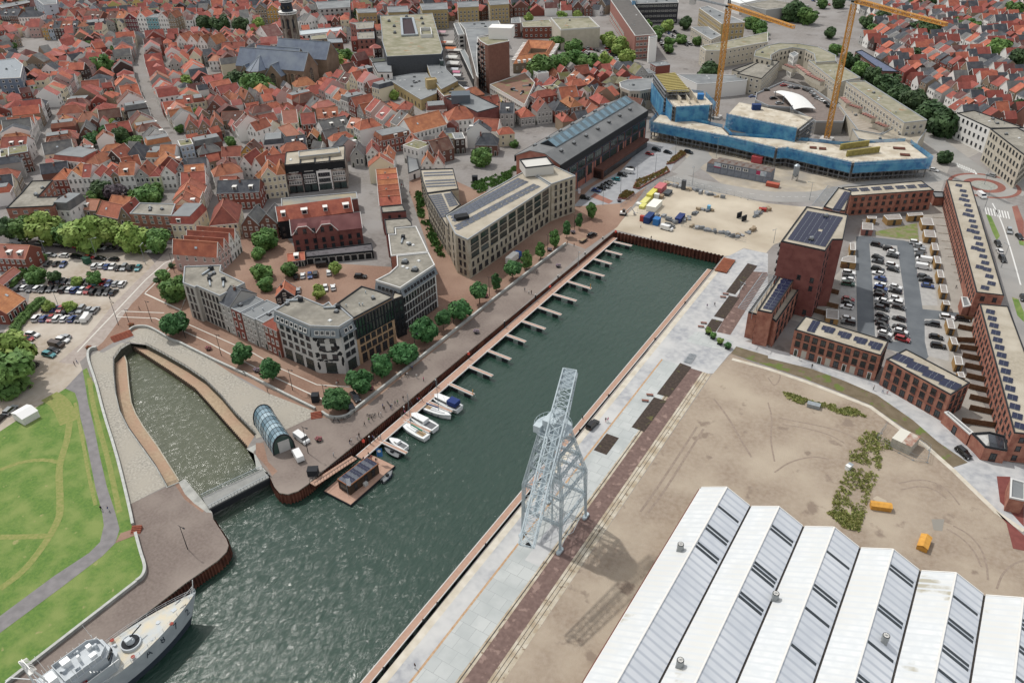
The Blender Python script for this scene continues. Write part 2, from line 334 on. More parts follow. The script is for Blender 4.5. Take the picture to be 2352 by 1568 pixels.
sh('plaza_slabs',[tp(2,1,'1680 1480 1760 1480 1900 1520 2040 1568')+tp(2,2,'1960 80 1720 30 1600 0')],.03,m_slab)
# dirt site
dirt=[T(2,2,1850,290),T(2,2,2010,110),T(3,2,0,250),T(3,2,350,370),T(3,2,640,480),T(3,2,940,600),T(3,2,1200,790),T(3,2,1450,960),T(3,2,1700,1180),T(3,2,2100,1568),T(3,3,2340,230),V2(60,90),V2(60,-200),V2(-50,-200),V2(-52.6,60),V2(-54,193)]
sh('dirt_site',[dirt],.012,m_dirt)
sh('wet_soil',[tp(3,3,'1500 60 1620 60 1600 170 1520 160')],.03,mat('puddle_mud','8f8a80',r=.4))
sh('mound_of_sand',[tp(3,2,'960 1440 1000 1415 1090 1460 1080 1510 1040 1500')],.03,m_sand)
edge=tp(3,2,'-330 160 0 250 350 370 640 480 940 600 1200 790 1450 960 1700 1180 2100 1568')
mb=M();ribbon(mb,edge+tp(3,3,'2351 170'),1.3,.05);struct('concrete_kerb',mb,m_cream)
sh('muddy_verge',[tp(2,2,'2060 45 2351 130')+tp(3,2,'0 155 400 250 700 360 1000 490 1330 720 1560 920 1835 1110 1690 1155 1450 930 1200 760 940 580 640 455 350 345 0 225')+tp(2,2,'2010 110')],.045,m_verge)
sh('east_promenade',[tp(2,1,'1760 1480 2140 1568')+tp(2,2,'2150 0 2351 40')+tp(3,2,'0 55 300 130 700 250 1000 370 1300 560 1600 700 1950 1060 2351 1130 2600 1300 2600 1900 2110 1568 1690 1160 1835 1110 1560 920 1330 720 1000 490 700 360 400 250 0 150')+tp(2,2,'2050 40 1980 90 1840 20')],.02,m_gpav2)
sh('red_resin_surface',[tp(3,2,'2100 1235 2225 1240 2210 1400 2351 1500 2351 1700 2230 1568 2130 1470')+[]],.05,mat('red_resin','86463f','783c37',s=.7))
sh('red_resin_surface',[tp(3,3,'2090 -20 2351 210 2400 360 2250 330 2190 100')],.05,MATS['red_resin'])
weeds=[tp(3,2,'130 460 300 510 420 560 640 590 800 620 890 690 860 700 640 660 500 600 350 590 180 530'),tp(3,2,'810 910 900 820 1000 830 1130 920 1140 1010 1060 1020 1030 1150 980 1300 920 1420 890 1568 560 1568 640 1330 740 1150 740 1010 880 980')+[],tp(3,3,'540 0 880 0 830 170 700 140')]
# sandy storage yard north of the basin and the roads round it
sh('storage_yard',[tp(2,1,'935 540 1080 380 1400 90 1700 130 2200 270 2351 300')+tp(3,1,'300 330 520 330 330 480 130 650 50 680 -20 760')+tp(2,1,'2130 710 2000 780 1945 785')],.012,m_sand)
roadE=tp(2,0,'1180 1568')
mb=M()
ribbon(mb,smooth(tp(2,0,'1560 1600 1680 1480 1750 1400 1620 1380 1480 1350')+[]),9,.02)
RD1=smooth(tp(2,1,'1480 50 1640 110 1900 160 2351 240')+tp(3,1,'200 240 500 240 700 180 1100 120 1480 60 1640 30'));ribbon(mb,RD1,11,.02)

ribbon(mb,smooth(tp(2,1,'1520 30 1620 0')+tp(2,0,'1680 1500 1780 1450 1700 1410 1560 1370')),8,.021)
ribbon(mb,smooth(tp(3,0,'1380 1150 1480 1250 1700 1430 1900 1568')+tp(3,1,'1960 60')),11,.022)
ribbon(mb,smooth(tp(3,1,'2000 250 2110 340 2230 600 2290 760 2351 1050')+tp(3,1,'2500 1500 2650 2200')),15,.022)
ribbon(mb,smooth(tp(3,1,'2200 200 2351 90 2600 -20')),12,.021)
struct('road',mb,m_road)
def disc(name,c,r,z,m,r0=0,n=40):
 mb=M()
 for i in range(n):
  a,b=2*math.pi*i/n,2*math.pi*(i+1)/n
  mb.quad((c.x+r0*math.cos(a),c.y+r0*math.sin(a),z),(c.x+r*math.cos(a),c.y+r*math.sin(a),z),(c.x+r*math.cos(b),c.y+r*math.sin(b),z),(c.x+r0*math.cos(b),c.y+r0*math.sin(b),z))
 return struct(name,mb,m)
RB=T(3,1,1985,135);rr=(T(3,1,2180,150)-RB).length
disc('cycle_ring',RB,rr*1.72,.03,m_red2,rr*1.5);disc('roundabout_road',RB,rr*1.52,.04,m_road,rr*.98);disc('roundabout_apron',RB,rr,.05,m_red2,rr*.62);disc('roundabout_island',RB,rr*.64,.06,mat('gravel_island','a8a8a0','8f9188',s=1))
mb=M()
for k in range(9):mb.quad(*[(p.x,p.y,.06) for p in tp(3,1,f'{1985+k*26} {335+k*5} {1997+k*26} {337+k*5} {2015+k*26} {405+k*5} {2003+k*26} {403+k*5}')[::-1]])
for k in range(8):mb.quad(*[(p.x,p.y,.06) for p in tp(3,0,f'{1720+k*22} {1500+k*9} {1740+k*22} {1500+k*9} {1770+k*22} {1540+k*9} {1750+k*22} {1540+k*9}')[::-1]])
RD3=smooth(tp(3,1,'2060 300 2140 450 2240 760 2320 1050'),3);ribbon(mb,RD3,.5,.06)
for k in range(0,len(RD1)-1,1):
 a,b=RD1[k],RD1[k+1]
 n_=max(1,int((b-a).length/4))
 for q in range(n_):ribbon(mb,[a+(b-a)*(q/n_),a+(b-a)*((q+.5)/n_)],.18,.06)
struct('road_marking',mb,m_wht)
sh('north_street',[tp(2,0,'1240 1300 1560 1330 1460 1568')+tp(2,1,'1000 300 560 330 730 150 1000 0')],.018,mat('pale_grey_paving','a5a7aa','96989c',s=.3))
sh('red_strip',[tp(2,1,'720 240 760 205 930 280 890 305')],.03,m_red2)
# car park between the new terraces
sh('courtyard_paving',[tp(3,1,'660 920 810 600 1390 640 1390 400 1480 320 1620 320 1700 700 1800 1150 1900 1320 1870 1568')+tp(3,2,'1700 100 2150 860 1800 840 1450 450 1160 100 900 -60 700 -100 200 -200')],.016,mat('courtyard_concrete','a9a49b','9c978e',s=.3))
sh('car_park_asphalt',[tp(3,1,'810 605 860 600 1240 640 1330 660 1370 920 1420 1270 1900 1320 1880 1370 1440 1362 1450 1568')+tp(3,2,'1480 130 1450 165 1100 70 1000 0')+tp(3,1,'980 1520 820 1480 808 900')],.024,m_dasph)
for s in ('930 672 1185 690 1245 1100 1285 1568 985 1568 960 1050',):sh('parking_bays',[tp(3,1,s)],.034,mat('parking_pavers','b0aeaa','a19f9c',s=.6))
sh('parking_bays',[tp(3,1,'1330 660 1470 690 1530 1000 1560 1240 1415 1235 1370 930')],.034,MATS['parking_pavers'])
sh('parking_bays',[tp(3,1,'670 920 806 905 815 1440 650 1410')],.034,MATS['parking_pavers'])
sh('parking_bays',[tp(3,1,'1437 1362 1620 1365 1660 1568')+tp(3,2,'1660 180 1470 130 1440 0')],.034,MATS['parking_pavers'])
sh('court_lawn',[tp(3,1,'985 560 1370 480 1385 640 1100 610 985 590')],.03,mat('patchy_lawn','87815f','7a7a4a',s=.6,patch=('6d7f35',.35,.5)))

mb=M()
for k,s_ in enumerate(('0 330 60 420 120 330 90 250','100 700 300 740 560 790 740 850 860 930','130 760 330 790 560 850 700 930','1200 1300 1400 1260 1560 1300 1680 1390 1760 1500','1220 1360 1400 1320 1540 1360 1640 1440','60 1200 200 1100 420 1050 560 1080','0 560 40 700 20 900 60 1100')):
 ribbon(mb,smooth(tp(3,2,s_)),.45,.018+.001*k)
for k,s_ in enumerate(('1700 120 1850 200 1960 330 2010 480 2020 620','1640 150 1780 230 1900 360 1960 500','2100 700 2150 560 2250 470 2351 440')):ribbon(mb,smooth(tp(3,3,s_)),.45,.026+.001*k)
for k,s_ in enumerate(('1850 520 1990 700 2100 900 2200 1060','1700 780 1560 1000 1330 1350 1180 1560','1760 800 1620 1020 1400 1370 1250 1568')):ribbon(mb,smooth(tp(2,2,s_)),.6,.03+.001*k)
struct('tyre_tracks',mb,mat('churned_soil','8d7c6d','9c8b7b',s=1.2))

sh('sandy_verge',[dp('1490 335 1500 300 1640 330 1860 400 2130 425 2165 395 2130 440 1900 480 1860 440 1700 455 1560 350')],.008,mat('dusty_ground','b9ad98','a79b87',s=.3,c3='9c958a',s3=.1))
sh('pavement',[dp('2100 330 2180 300 2250 350 2180 385 2150 470 2090 480')],.009,mat('light_pavement','a9a49c','9c9790',s=.5))
sh('red_cycle_path',[tp(3,1,'2240 330 2290 320 2351 470 2351 700 2300 560')],.03,m_red2)
for k,s_ in enumerate(('2000 395 2050 420 2130 600 2100 640 2060 560','2240 1160 2300 1180 2351 1300 2351 1390 2290 1330','2300 640 2351 650 2351 690 2310 680')):sh('verge_grass',[tp(3,1,s_)],.035,m_grass)
# ================= BUILDING KIT =================
WALLS={'w':('white','eceae5'),'b':('brown brick','7b5346'),'k':('dark brick','4d3d38'),'c':('cream','e2d7b8'),'g':('grey','abaaa6'),'t':('tan brick','94816a'),
  'y':('yellow','cdbf6a'),'l':('pale blue','a9b8c8'),'e':('pale green','bfc79c'),'p':('pink','c6a49c'),'B':('teal','6fa5ad'),'m':('maroon','7c3b45'),'o':('ochre','c0953e'),'r':('red brick','8a4a3d'),'v':('lavender','9d9cb8'),'n':('charcoal','3c3d42')}
ROOFS={'o':('orange','c87c52','b66a44','9c5a40'),'r':('red','ad654c','9b543f','854b3c'),'d':('dark slate','4b4f57','42464d','5a5d62'),'s':('brown','71493f','63403a','7e6257'),'f':('flat grey','8b8983','7e7c76','97948c'),
  'R':('scarlet','a25343','914839','85483a'),'P':('salmon','bf7f6c','b4715d','a8675a'),'G':('grey tiled','6d6d6e','616161','7a7975'),'F':('mossy flat','8a866c','7a7560','75753f')}
WM={k:mat('wall_'+v[0].replace(' ','_'),v[1],rv=.07,r=.9) for k,v in WALLS.items()}
RM={k:mat('roof_'+v[0].replace(' ','_'),v[1],v[2],s=.9,c3=v[3],s3=.35,rv=.24 if k in 'orsP' else .08,r=.85,stripe=(.7,v[2],'Z',.7) if k in 'orsRP' else None) for k,v in ROOFS.items()}
m_ridge={'o':mat('ridge_orange','c98463'),'r':mat('ridge_red','b4745c')}
m_frame=mat('white_frame','e6e4de',r=.6);m_dframe=mat('dark_frame','2e3135',r=.5);m_glass=mat('window_glass','3a4148','23282d',s=.4,r=.12,spec=.7,rv=.35)
m_gglass=mat('green_glass','3c524e','2a3836',s=.3,r=.1,spec=.8,rv=.3);m_gravel=mat('gravel_roof','a09b8f','8d887c',s=.7,c3='78746a',s3=.12,r=.95)
m_lgravel=mat('pale_gravel_roof','b0a693','a29885',s=1.2,c3='bbb2a0',s3=.15);m_bitum=mat('bitumen_roof','7f8385','73777a',s=.25,c3='8f9394',s3=.08);m_zinc=mat('zinc','8e979e','828b92',s=.6,r=.45,metal=.4,stripe=(1.0,'6d757c','X',.9))
m_black=mat('black_cladding','26282b','1f2124',s=1);m_steel=mat('galvanised_steel','a9b2b8','97a1a8',s=1,r=.45,metal=.5);m_tile_k=mat('dark_tiles','45444a','3b3a40',s=2)
m_moss=mat('mossy_gravel_roof','a09b86','8e8a72',s=.35,c3='7d7b5c',s3=.12,patch=('9a7b57',.15,.62));m_flatw=mat('roof_edge_white','d5d5d2');m_edge=mat('roof_edge_dark','2b2e33');m_edgeg=mat('roof_edge_grey','a4a9ac')
m_sol=mat('solar_glass','232a48','1c2340',s=2,r=.3,spec=.4);m_solg=mat('solar_grey','565c6a','4a505e',s=2,r=.3,spec=.6)
def brickm(n,a,b,c='b0a69c',rv=0,bw=.44,bh=.13):return mat(n,a,b,s=.9,c3=c,s3=.25,rv=rv)
m_redb=mat('red_brick_wall','a56a56','905647',s=1.1,c3='b47a63',s3=.5);m_drb=mat('dark_red_brick_wall','824b45','76413c',s=.8,c3='8c544c',s3=.3)
m_beigeb=mat('beige_brick_wall','b3a994','9f957f',s=1.8,c3='bdb5a3',s3=.4);m_lgrey=mat('light_grey_stone','c6c5c1','bcbbb7',s=.6);m_pinkb=mat('pink_brick_wall','a66f63','9a6458',s=.8)
m_ochreb=mat('yellow_brick_wall','b59f6b','a8925f',s=.8);m_cream_w=mat('cream_render','c9c0ae','beb5a2',s=.4)
def win_mesh(name,fr,gl,kind):
 m=M()
 b=.1 if kind != 'big' else .05
 m.quad((-.5+b,-.02,-.5+b),(.5-b,-.02,-.5+b),(.5-b,-.02,.5-b),(-.5+b,-.02,.5-b),1)
 m.box(-.5,-.09,-.5,-.5+b,.02,.5).box(.5-b,-.09,-.5,.5,.02,.5).box(-.5+b,-.09,.5-b,.5-b,.02,.5)
 m.box(-.54,-.14,-.56,.54,.02,-.5+b*.6)
 if kind == 'cross':m.box(-.03,-.06,-.5+b,.03,.01,.5-b).box(-.5+b,-.05,.1,.5-b,.01,.16)
 if kind == 'split':m.box(-.03,-.06,-.5+b,.03,.01,.5-b)
 if kind == 'big':
  for x in (-.25,0,.25):m.box(x-.015,-.06,-.5+b,x+.015,.01,.5-b)
  m.box(-.5+b,-.05,.18,.5-b,.01,.22)
 return m.mesh(name,[fr,gl])
WIN={'W':win_mesh('white_window',m_frame,m_glass,'cross'),'w':win_mesh('plain_white_window',m_frame,m_glass,'plain'),'D':win_mesh('dark_window',m_dframe,m_glass,'split'),'d':win_mesh('plain_dark_window',m_dframe,m_glass,'plain'),
 'G':win_mesh('strip_window',m_dframe,m_gglass,'big'),'B':win_mesh('wide_white_window',m_frame,m_glass,'big')}
def _panel(name,m1,m2,m3=None):
 return M().box(-.5,-.05,-.5,.5,.02,.5,0).box(-.38,-.07,.02,.38,-.04,.4,1).mesh(name,[m1,m2])
DOOR=M().box(-.5,-.05,-.5,.5,.02,.5,0).box(-.38,-.08,-.5,.38,-.04,.3,1).box(-.38,-.08,.33,.38,-.04,.44,2).mesh('front_door',[m_frame,mat('door_paint','3a4038',rv=.4),m_glass])
DORM=M().box(-.8,-.1,-.3,.8,2.2,1.2,0).box(-.6,-.14,0,.6,-.08,1.0,1).box(-.95,-.3,1.2,.95,2.3,1.32,0).mesh('dormer',[m_frame,m_glass])
CHIM=M().box(-.35,-.3,-1,.35,.3,1.1,0).box(-.42,-.37,1.1,.42,.37,1.2,1).cyl(-.15,0,1.2,1.5,.1,n=6,mi=2).cyl(.17,0,1.2,1.45,.1,n=6,mi=2).mesh('chimney',[mat('chimney_brick','7b5244',rv=.2),mat('chimney_cap','8d8a84'),mat('chimney_pot','9a5b44')])
SKYL=M().box(-.4,-.5,0,.4,.5,.1,0).box(-.32,-.42,.08,.32,.42,.12,1).mesh('skylight',[m_edgeg,mat('skylight_glass','b9c4cc',r=.1,spec=.9)])
VENT=M().box(-.7,-.6,0,.7,.6,.35,0).box(-.55,-.45,.35,.55,.45,.8,1).cyl(.15,0,.8,1.0,.3,n=8,mi=2).mesh('roof_vent',[mat('vent_dark','3a3c3e'),mat('vent_grey','8d9092'),m_steel])
PIPE=M().cyl(0,0,0,.7,.14,n=7).cyl(0,0,.7,.85,.24,n=7).mesh('vent_pipe',m_steel)
DUCT=M().box(-2.2,-.25,.15,2.2,.25,.65,0).box(1.6,-.7,0,2.9,.6,1.25,1).mesh('air_duct',[m_steel,m_edge])
DOME=M().box(-.5,-.5,0,.5,.5,.2,0).box(-.42,-.42,.2,.42,.42,.34,0).mesh('roof_dome',mat('dome_white','dcdedd',r=.4))
SOLAR=M().quad((-.95,-.5,.08),(.95,-.5,.08),(.95,.5,.28),(-.95,.5,.28),0).quad((-.95,.5,.0),(-.95,.5,.28),(.95,.5,.28),(.95,.5,0),1).quad((-.95,-.5,.08),(-.95,.5,.28),(-.95,.5,0),(-.95,-.5,0),1).quad((.95,-.5,0),(.95,.5,0),(.95,.5,.28),(.95,-.5,.08),1).bar((-.95,-.5,.09),(.95,-.5,.09),.04,1).bar((0,-.5,.1),(0,.5,.29),.03,1)
SOLAR_G=SOLAR.mesh('grey_solar_panel',[m_solg,m_steel]);SOLAR=SOLAR.mesh('solar_panel',[m_sol,m_steel])
BALC=M().box(-1.3,-1.2,-.1,1.3,0,.05,0)
for k in range(9):BALC.box(-1.28+k*.315,-1.2,.05,-1.24+k*.315,-1.17,1.0,0)
BALC=BALC.box(-1.3,-1.22,.95,1.3,-1.16,1.03,0).box(-1.3,-1.2,.95,-1.25,0,1.03,0).box(1.25,-1.2,.95,1.3,0,1.03,0).box(-1.29,-1.2,.05,-1.26,0,.95,1).box(1.26,-1.2,.05,1.29,0,.95,1).mesh('balcony',[m_edge,m_dframe])
def slab(m,a,b,c,d,t=.18,mi=0):
 a,b,c,d=map(Vector,(a,b,c,d));n=(b-a).cross(d-a).normalized()*t;k=len(m.v)
 m.v += [tuple(p) for p in (a-n,b-n,c-n,d-n,a,b,c,d)]
 m.f += [(k,k+3,k+2,k+1),(k+4,k+5,k+6,k+7),(k,k+1,k+5,k+4),(k+1,k+2,k+6,k+5),(k+2,k+3,k+7,k+6),(k+3,k,k+4,k+7)];m.m += [mi]*6
FOOT=[]
class House:
 """one town house; local frame: front wall on y=0 facing -y, x in [-w/2,w/2], depth to +y"""
 def __init__(s,name,loc,rz,label,cat='house',group=None):
  s.root=empty(name,loc,rz,label,cat,group);s.n=0
 def window(s,x,y,z,w,h,kind,rz=0):
  if s.n >= 96:return
  s.n += 1;ob('window',WIN[kind],s.root,(x,y,z),rz,(w,1,h))
def house(loc,rz,w,d,h,rh,wc,rc,sh_,label,near=1,group='houses of the old town',name='town_house',sides=0,winkind=None,rows=None,back=False,rnd=None):
 R=rnd or random
 H=House(name,(loc[0],loc[1],0),rz,label,group=group);r=H.root
 _u,_n=Vector((math.cos(rz),math.sin(rz))),Vector((-math.sin(rz),math.cos(rz)));_l=Vector((loc[0],loc[1]))
 FOOT.append([_l-_u*w/2,_l+_u*w/2,_l+_u*w/2+_n*d,_l-_u*w/2+_n*d])
 wm,rm=WM[wc],RM[rc];hw=w/2;m=M();o=.25
 m.box(-hw,0,0,hw,d,h)
 f=M();rg=m_ridge['o'] if rc in 'oP' else m_ridge['r'] if rc in 'rsR' else RM['G'];top=h+rh
 if sh_ == 'g':
  m.face([(-hw,0,h),(hw,0,h),(0,0,top)]);m.face([(hw,d,h),(-hw,d,h),(0,d,top)])
  e=o*rh/hw
  slab(f,(-hw-o,-.1,h-e),(0,-.1,top),(0,d+.1,top),(-hw-o,d+.1,h-e));slab(f,(0,-.1,top),(hw+o,-.1,h-e),(hw+o,d+.1,h-e),(0,d+.1,top))
  f.bar((0,-.1,top+.05),(0,d+.1,top+.05),.22,1)
  for yy in (-.12,d+.12):
   for sx in (-1,1):f.bar((sx*(hw+o),yy,h-e+.02),(0,yy,top+.08),.2,2)
 elif sh_ == 'p':
  m.face([(hw,0,h),(hw,d,h),(hw,d/2,top)]);m.face([(-hw,d,h),(-hw,0,h),(-hw,d/2,top)])
  e=o*rh/(d/2)
  slab(f,(-hw,-o,h-e),(hw,-o,h-e),(hw,d/2,top),(-hw,d/2,top));slab(f,(hw,d+o,h-e),(-hw,d+o,h-e),(-hw,d/2,top),(hw,d/2,top))
  f.bar((-hw,d/2,top+.04),(hw,d/2,top+.04),.22,1)
  for sx in (-1,1):f.bar((sx*hw,-o,h-e+.05),(sx*hw,d/2,top+.1),.22,1 if near else 2);f.bar((sx*hw,d+o,h-e+.05),(sx*hw,d/2,top+.1),.22,1)
  f.box(-hw,-o-.1,h-e-.15,hw,-o+.02,h-e+.02,2)
 elif sh_ == 'h':
  e=.3;q=min(hw,d/2)*.8;lx=hw+o;y0,y1=-o,d+o;zz=h-.1
  if w >= d:a,b=(-hw+q,d/2,top),(hw-q,d/2,top)
  else:a,b=(0,q,top),(0,d-q,top)
  if w >= d:
   f.face([(-lx,y0,zz),(lx,y0,zz),b,a]);f.face([(lx,y1,zz),(-lx,y1,zz),a,b]);f.face([(lx,y0,zz),(lx,y1,zz),b]);f.face([(-lx,y1,zz),(-lx,y0,zz),a])
  else:
   f.face([(-lx,y0,zz),(lx,y0,zz),a]);f.face([(lx,y1,zz),(-lx,y1,zz),b]);f.face([(lx,y0,zz),(lx,y1,zz),b,a]);f.face([(-lx,y1,zz),(-lx,y0,zz),a,b])
  f.face([(-lx,y0,zz),(-lx,y1,zz),(lx,y1,zz),(lx,y0,zz)],2)
  f.bar(a,b,.22,1)
  for cx_,cy_,t in ((-lx,y0,a),(lx,y0,b if w >= d else a),(lx,y1,b),(-lx,y1,a if w >= d else b)):f.bar((cx_,cy_,zz),t,.18,1)
  f.box(-lx-.05,y0-.05,zz-.2,lx+.05,y0+.05,zz+.03,2)
 elif sh_ == 'm':
  q=.9;k=rh*.75
  for (x0,y0,x1,y1) in ((-1,0,1,0),(1,0,1,1),(1,1,-1,1),(-1,1,-1,0)):
   P0=lambda x,y,i:(x*(hw+.15-i*q),(y*(d+.3)-.15) + (i*q if y == 0 else -i*q),h+i*k)
   f.face([P0(x0,y0,0),P0(x1,y1,0),P0(x1,y1,1),P0(x0,y0,1)])
  f.box(-hw+q-.1,q-.2,h+k-.05,hw-q+.1,d-q+.1,h+k+.15,3)
  f.box(-hw-.25,-.3,h-.2,hw+.25,0,h+.02,2)
 else:
  f.box(-hw+.25,.25,h,hw-.25,d-.25,h+.08,3);ring=[(-hw,0),(hw,0),(hw,d),(-hw,d)]
  f.wallstrip(ring,.3,h,h+.35,2,True)
 ob('wall',(m,wm),r)
 rf=ob('roof',(f,[rm,rg,m_frame if wc in 'wcylpevkm' else m_edgeg,m_bitum if rc != 'F' else RM['F']]),r)
 fl=max(1,int(h/2.9));nc=max(1,int(round(w/2.3)));wk=winkind or R.choice('WWwW');ww=min(1.15,w/nc*.55)
 H1=h/fl
 for k in range(fl):
  for c in range(nc):
   x=-hw+w*(c+.5)/nc
   if k == 0 and near and c == (nc-1 if R.random() < .5 else 0) and H.n < 90:
    ob('door',DOOR,r,(x,0,1.25),0,(1.1,1,2.5));continue
   H.window(x,0,k*H1+H1*.52,ww,H1*.56,wk)
 if sh_ == 'g' and rh > 2.2:H.window(0,-.02,h+rh*.28,min(1.1,w*.2),1.3,wk)
 if sides:
  for sx,rzz in ((1,math.pi/2),(-1,-math.pi/2)):
   if sides == 2 or sides == sx:
    ns=max(1,int(d/3.2))
    for k in range(fl):
     for c in range(ns):H.window(sx*hw,d*(c+.5)/ns,k*H1+H1*.52,.95,H1*.5,wk,rzz)
 if back:
  for k in range(fl):
   for c in range(nc):H.window(-hw+w*(c+.5)/nc,d,k*H1+H1*.52,ww,H1*.5,wk,math.pi)
 if sh_ in 'gphm' and R.random() < .75:
  cy=d*R.uniform(.3,.7);cxx=hw*R.uniform(-.6,.6) if sh_ != 'g' else R.choice((-1,1))*hw*.3
  zc=top-.2 if sh_ != 'm' else h+rh*.75
  if sh_ == 'g':zc=top-rh*.3
  if sh_ == 'p':zc=top-abs(cy-d/2)/(d/2)*rh
  ob('chimney',CHIM,rf,(cxx,cy,zc))
 if sh_ in 'pm' and R.random() < (.45 if near else .3):
  ob('dormer',DORM,rf,(R.uniform(-.3,.3)*hw,d*.12 if sh_ == 'p' else 0,h+.25+rh*.16))
  if w > 9:ob('dormer',DORM,rf,(.6*hw,d*.12 if sh_ == 'p' else 0,h+.25+rh*.16))
 elif sh_ == 'p' and R.random() < .4:
  s_=ob('skylight',SKYL,rf,(R.uniform(-.5,.5)*hw,d*.25,h+rh*.5+.05));s_.rotation_euler=(math.atan2(rh,d/2),0,0)
 elif sh_ == 'g' and R.random() < .35:
  sx=R.choice((-1,1));s_=ob('skylight',SKYL,rf,(sx*hw*.5,d*R.uniform(.3,.7),h+rh*.5+.05));s_.rotation_euler=(0,sx*math.atan2(rh,hw),0)
 elif sh_ == 'f':
  for _ in range(1+int(w*d/60)):ob('roof_vent',R.choice((VENT,DOME,PIPE,PIPE)),rf,(R.uniform(-.6,.6)*hw,d*R.uniform(.2,.8),h+.08))
 return r
# ---- generic building on a surveyed footprint ----
class Bld:
 def __init__(s,name,label,pts,h,wm,rm=None,edge=None,cat='building',base=0,par=.45,group=None,parw=.35):
  pts=[Vector((p[0],p[1])) for p in pts]
  if sum(pts[i-1].cross(pts[i]) for i in range(len(pts))) < 0:pts.reverse()
  c=sum(pts,Vector((0,0)))/len(pts);s.c=c;s.p=[p-c for p in pts];s.h=h;s.n=0;s.base=base;FOOT.append(pts)
  s.root=empty(name,(c.x,c.y,0),0,label,cat,group)
  m=M();m.prism(s.p,base,h);s.wall=ob('wall',(m,wm),s.root)
  if rm:
   m=M();q=M();tmp=[v*1.0 for v in s.p]
   m.prism(tmp,h,h+.06,0)
   m.wallstrip(s.p,parw,h+.001,h+par,1,True)
   s.roof=ob('roof',(m,[rm,edge or m_edgeg]),s.root)
 def add(s,name,mb,mats,loc=(0,0,0),rz=0,parent=None):return ob(name,(mb,mats),parent or s.root,loc,rz)
 def on_roof(s,name,me,wx,wy,rz=0,sc=None,z=None):return ob(name,me,s.roof,(wx-s.c.x,wy-s.c.y,(s.h+.06) if z is None else z),rz,sc)
 def scatter(s,what,n,seed=1,inset=.75):
  R=random.Random(seed);xs=[p.x for p in s.p];ys=[p.y for p in s.p];k=0;t=0
  while k < n and t < 400:
   t += 1;x,y=R.uniform(min(xs),max(xs)),R.uniform(min(ys),max(ys))
   if inside((x/inset,y/inset),s.p):
    nm,me=R.choice(what);ob(nm,me,s.roof,(x,y,s.h+.06),R.uniform(0,3));k += 1
 def fac(s,i,zs,n,w,h,kind='D',a=1.2,b=None,name='window',skip=(),off=0,me=None,sy=1):
  P,Q=s.p[i % len(s.p)],s.p[(i+1) % len(s.p)];d=(Q-P);L=d.length;d.normalize();nn=Vector((d.y,-d.x));rz=math.atan2(d.y,d.x);b=a if b is None else b
  for r_,z in enumerate(zs):
   for c in range(n):
    if (r_,c) in skip:continue
    if s.n >= 98:return
    s.n += 1;t=a+(L-a-b)*(c+.5)/n;q=P+d*t+nn*off
    ob(name,me or WIN[kind],s.root,(q.x,q.y,z),rz,(w,sy,h) if not me or me is DOOR else None)
 def edges(s,vis=True,minl=3):
  o=[]
  for i in range(len(s.p)):
   P,Q=s.p[i],s.p[(i+1) % len(s.p)];d=Q-P;nn=Vector((d.y,-d.x));mid=s.c+(P+Q)/2
   if d.length >= minl and (not vis or nn.dot(-mid) > 0):o.append((i,d.length,math.degrees(math.atan2(nn.y,nn.x))))
  return o
 def auto(s,zs,pitch,w,h,kind='D',minl=3,a=.8,only=None,**kw):
  for i,L,an in s.edges(True,minl):
   if only and not only(an,L):continue
   n=max(1,int((L-2*a)/pitch));s.fac(i,zs,n,w,h,kind,a,**kw)
def inside(p,poly):
 x,y=p;c=False;n=len(poly)
 for i in range(n):
  a,b=poly[i],poly[i-1]
  if (a.y > y) != (b.y > y) and x < (b.x-a.x)*(y-a.y)/(b.y-a.y)+a.x:c=not c
 return c
KIT=[('roof_vent',VENT),('vent_pipe',PIPE),('roof_dome',DOME),('vent_pipe',PIPE)]
def floors(n,h,first=0,frac=.55):H1=(h-first)/n;return [first+H1*(k+frac) for k in range(n)]
# ================= LARGE BUILDINGS =================
def zp(sx,sy,k,s,z=0.0):
 a=[float(q) for q in s.replace(',',' ').split()]
 return [G((sx+a[i]/k)/1.7415,(sy+a[i+1]/k)/1.7415,z) for i in range(0,len(a),2)]
K1=1343/700
# --- grey corner block by the square
b=Bld('apartment_building','grey stone four storey corner block beside the big round tree',tp(0,1,'1695 885 2035 873 2027 932 2252 1038 2020 1158 1810 1066 1790 1078 1682 1036',13),13,mat('warm_grey_stone','bab6ae','b0aca4',s=.6),m_gravel,m_edgeg)
for i,L,an in b.edges(minl=5):b.fac(i,[1.7,4.9,8.1,11.2],max(2,int(L/2.3)),1.15,2.3,'D',.8)
b.scatter([('roof_vent',VENT),('roof_dome',DOME),('air_duct',DUCT)],5,3,.6)
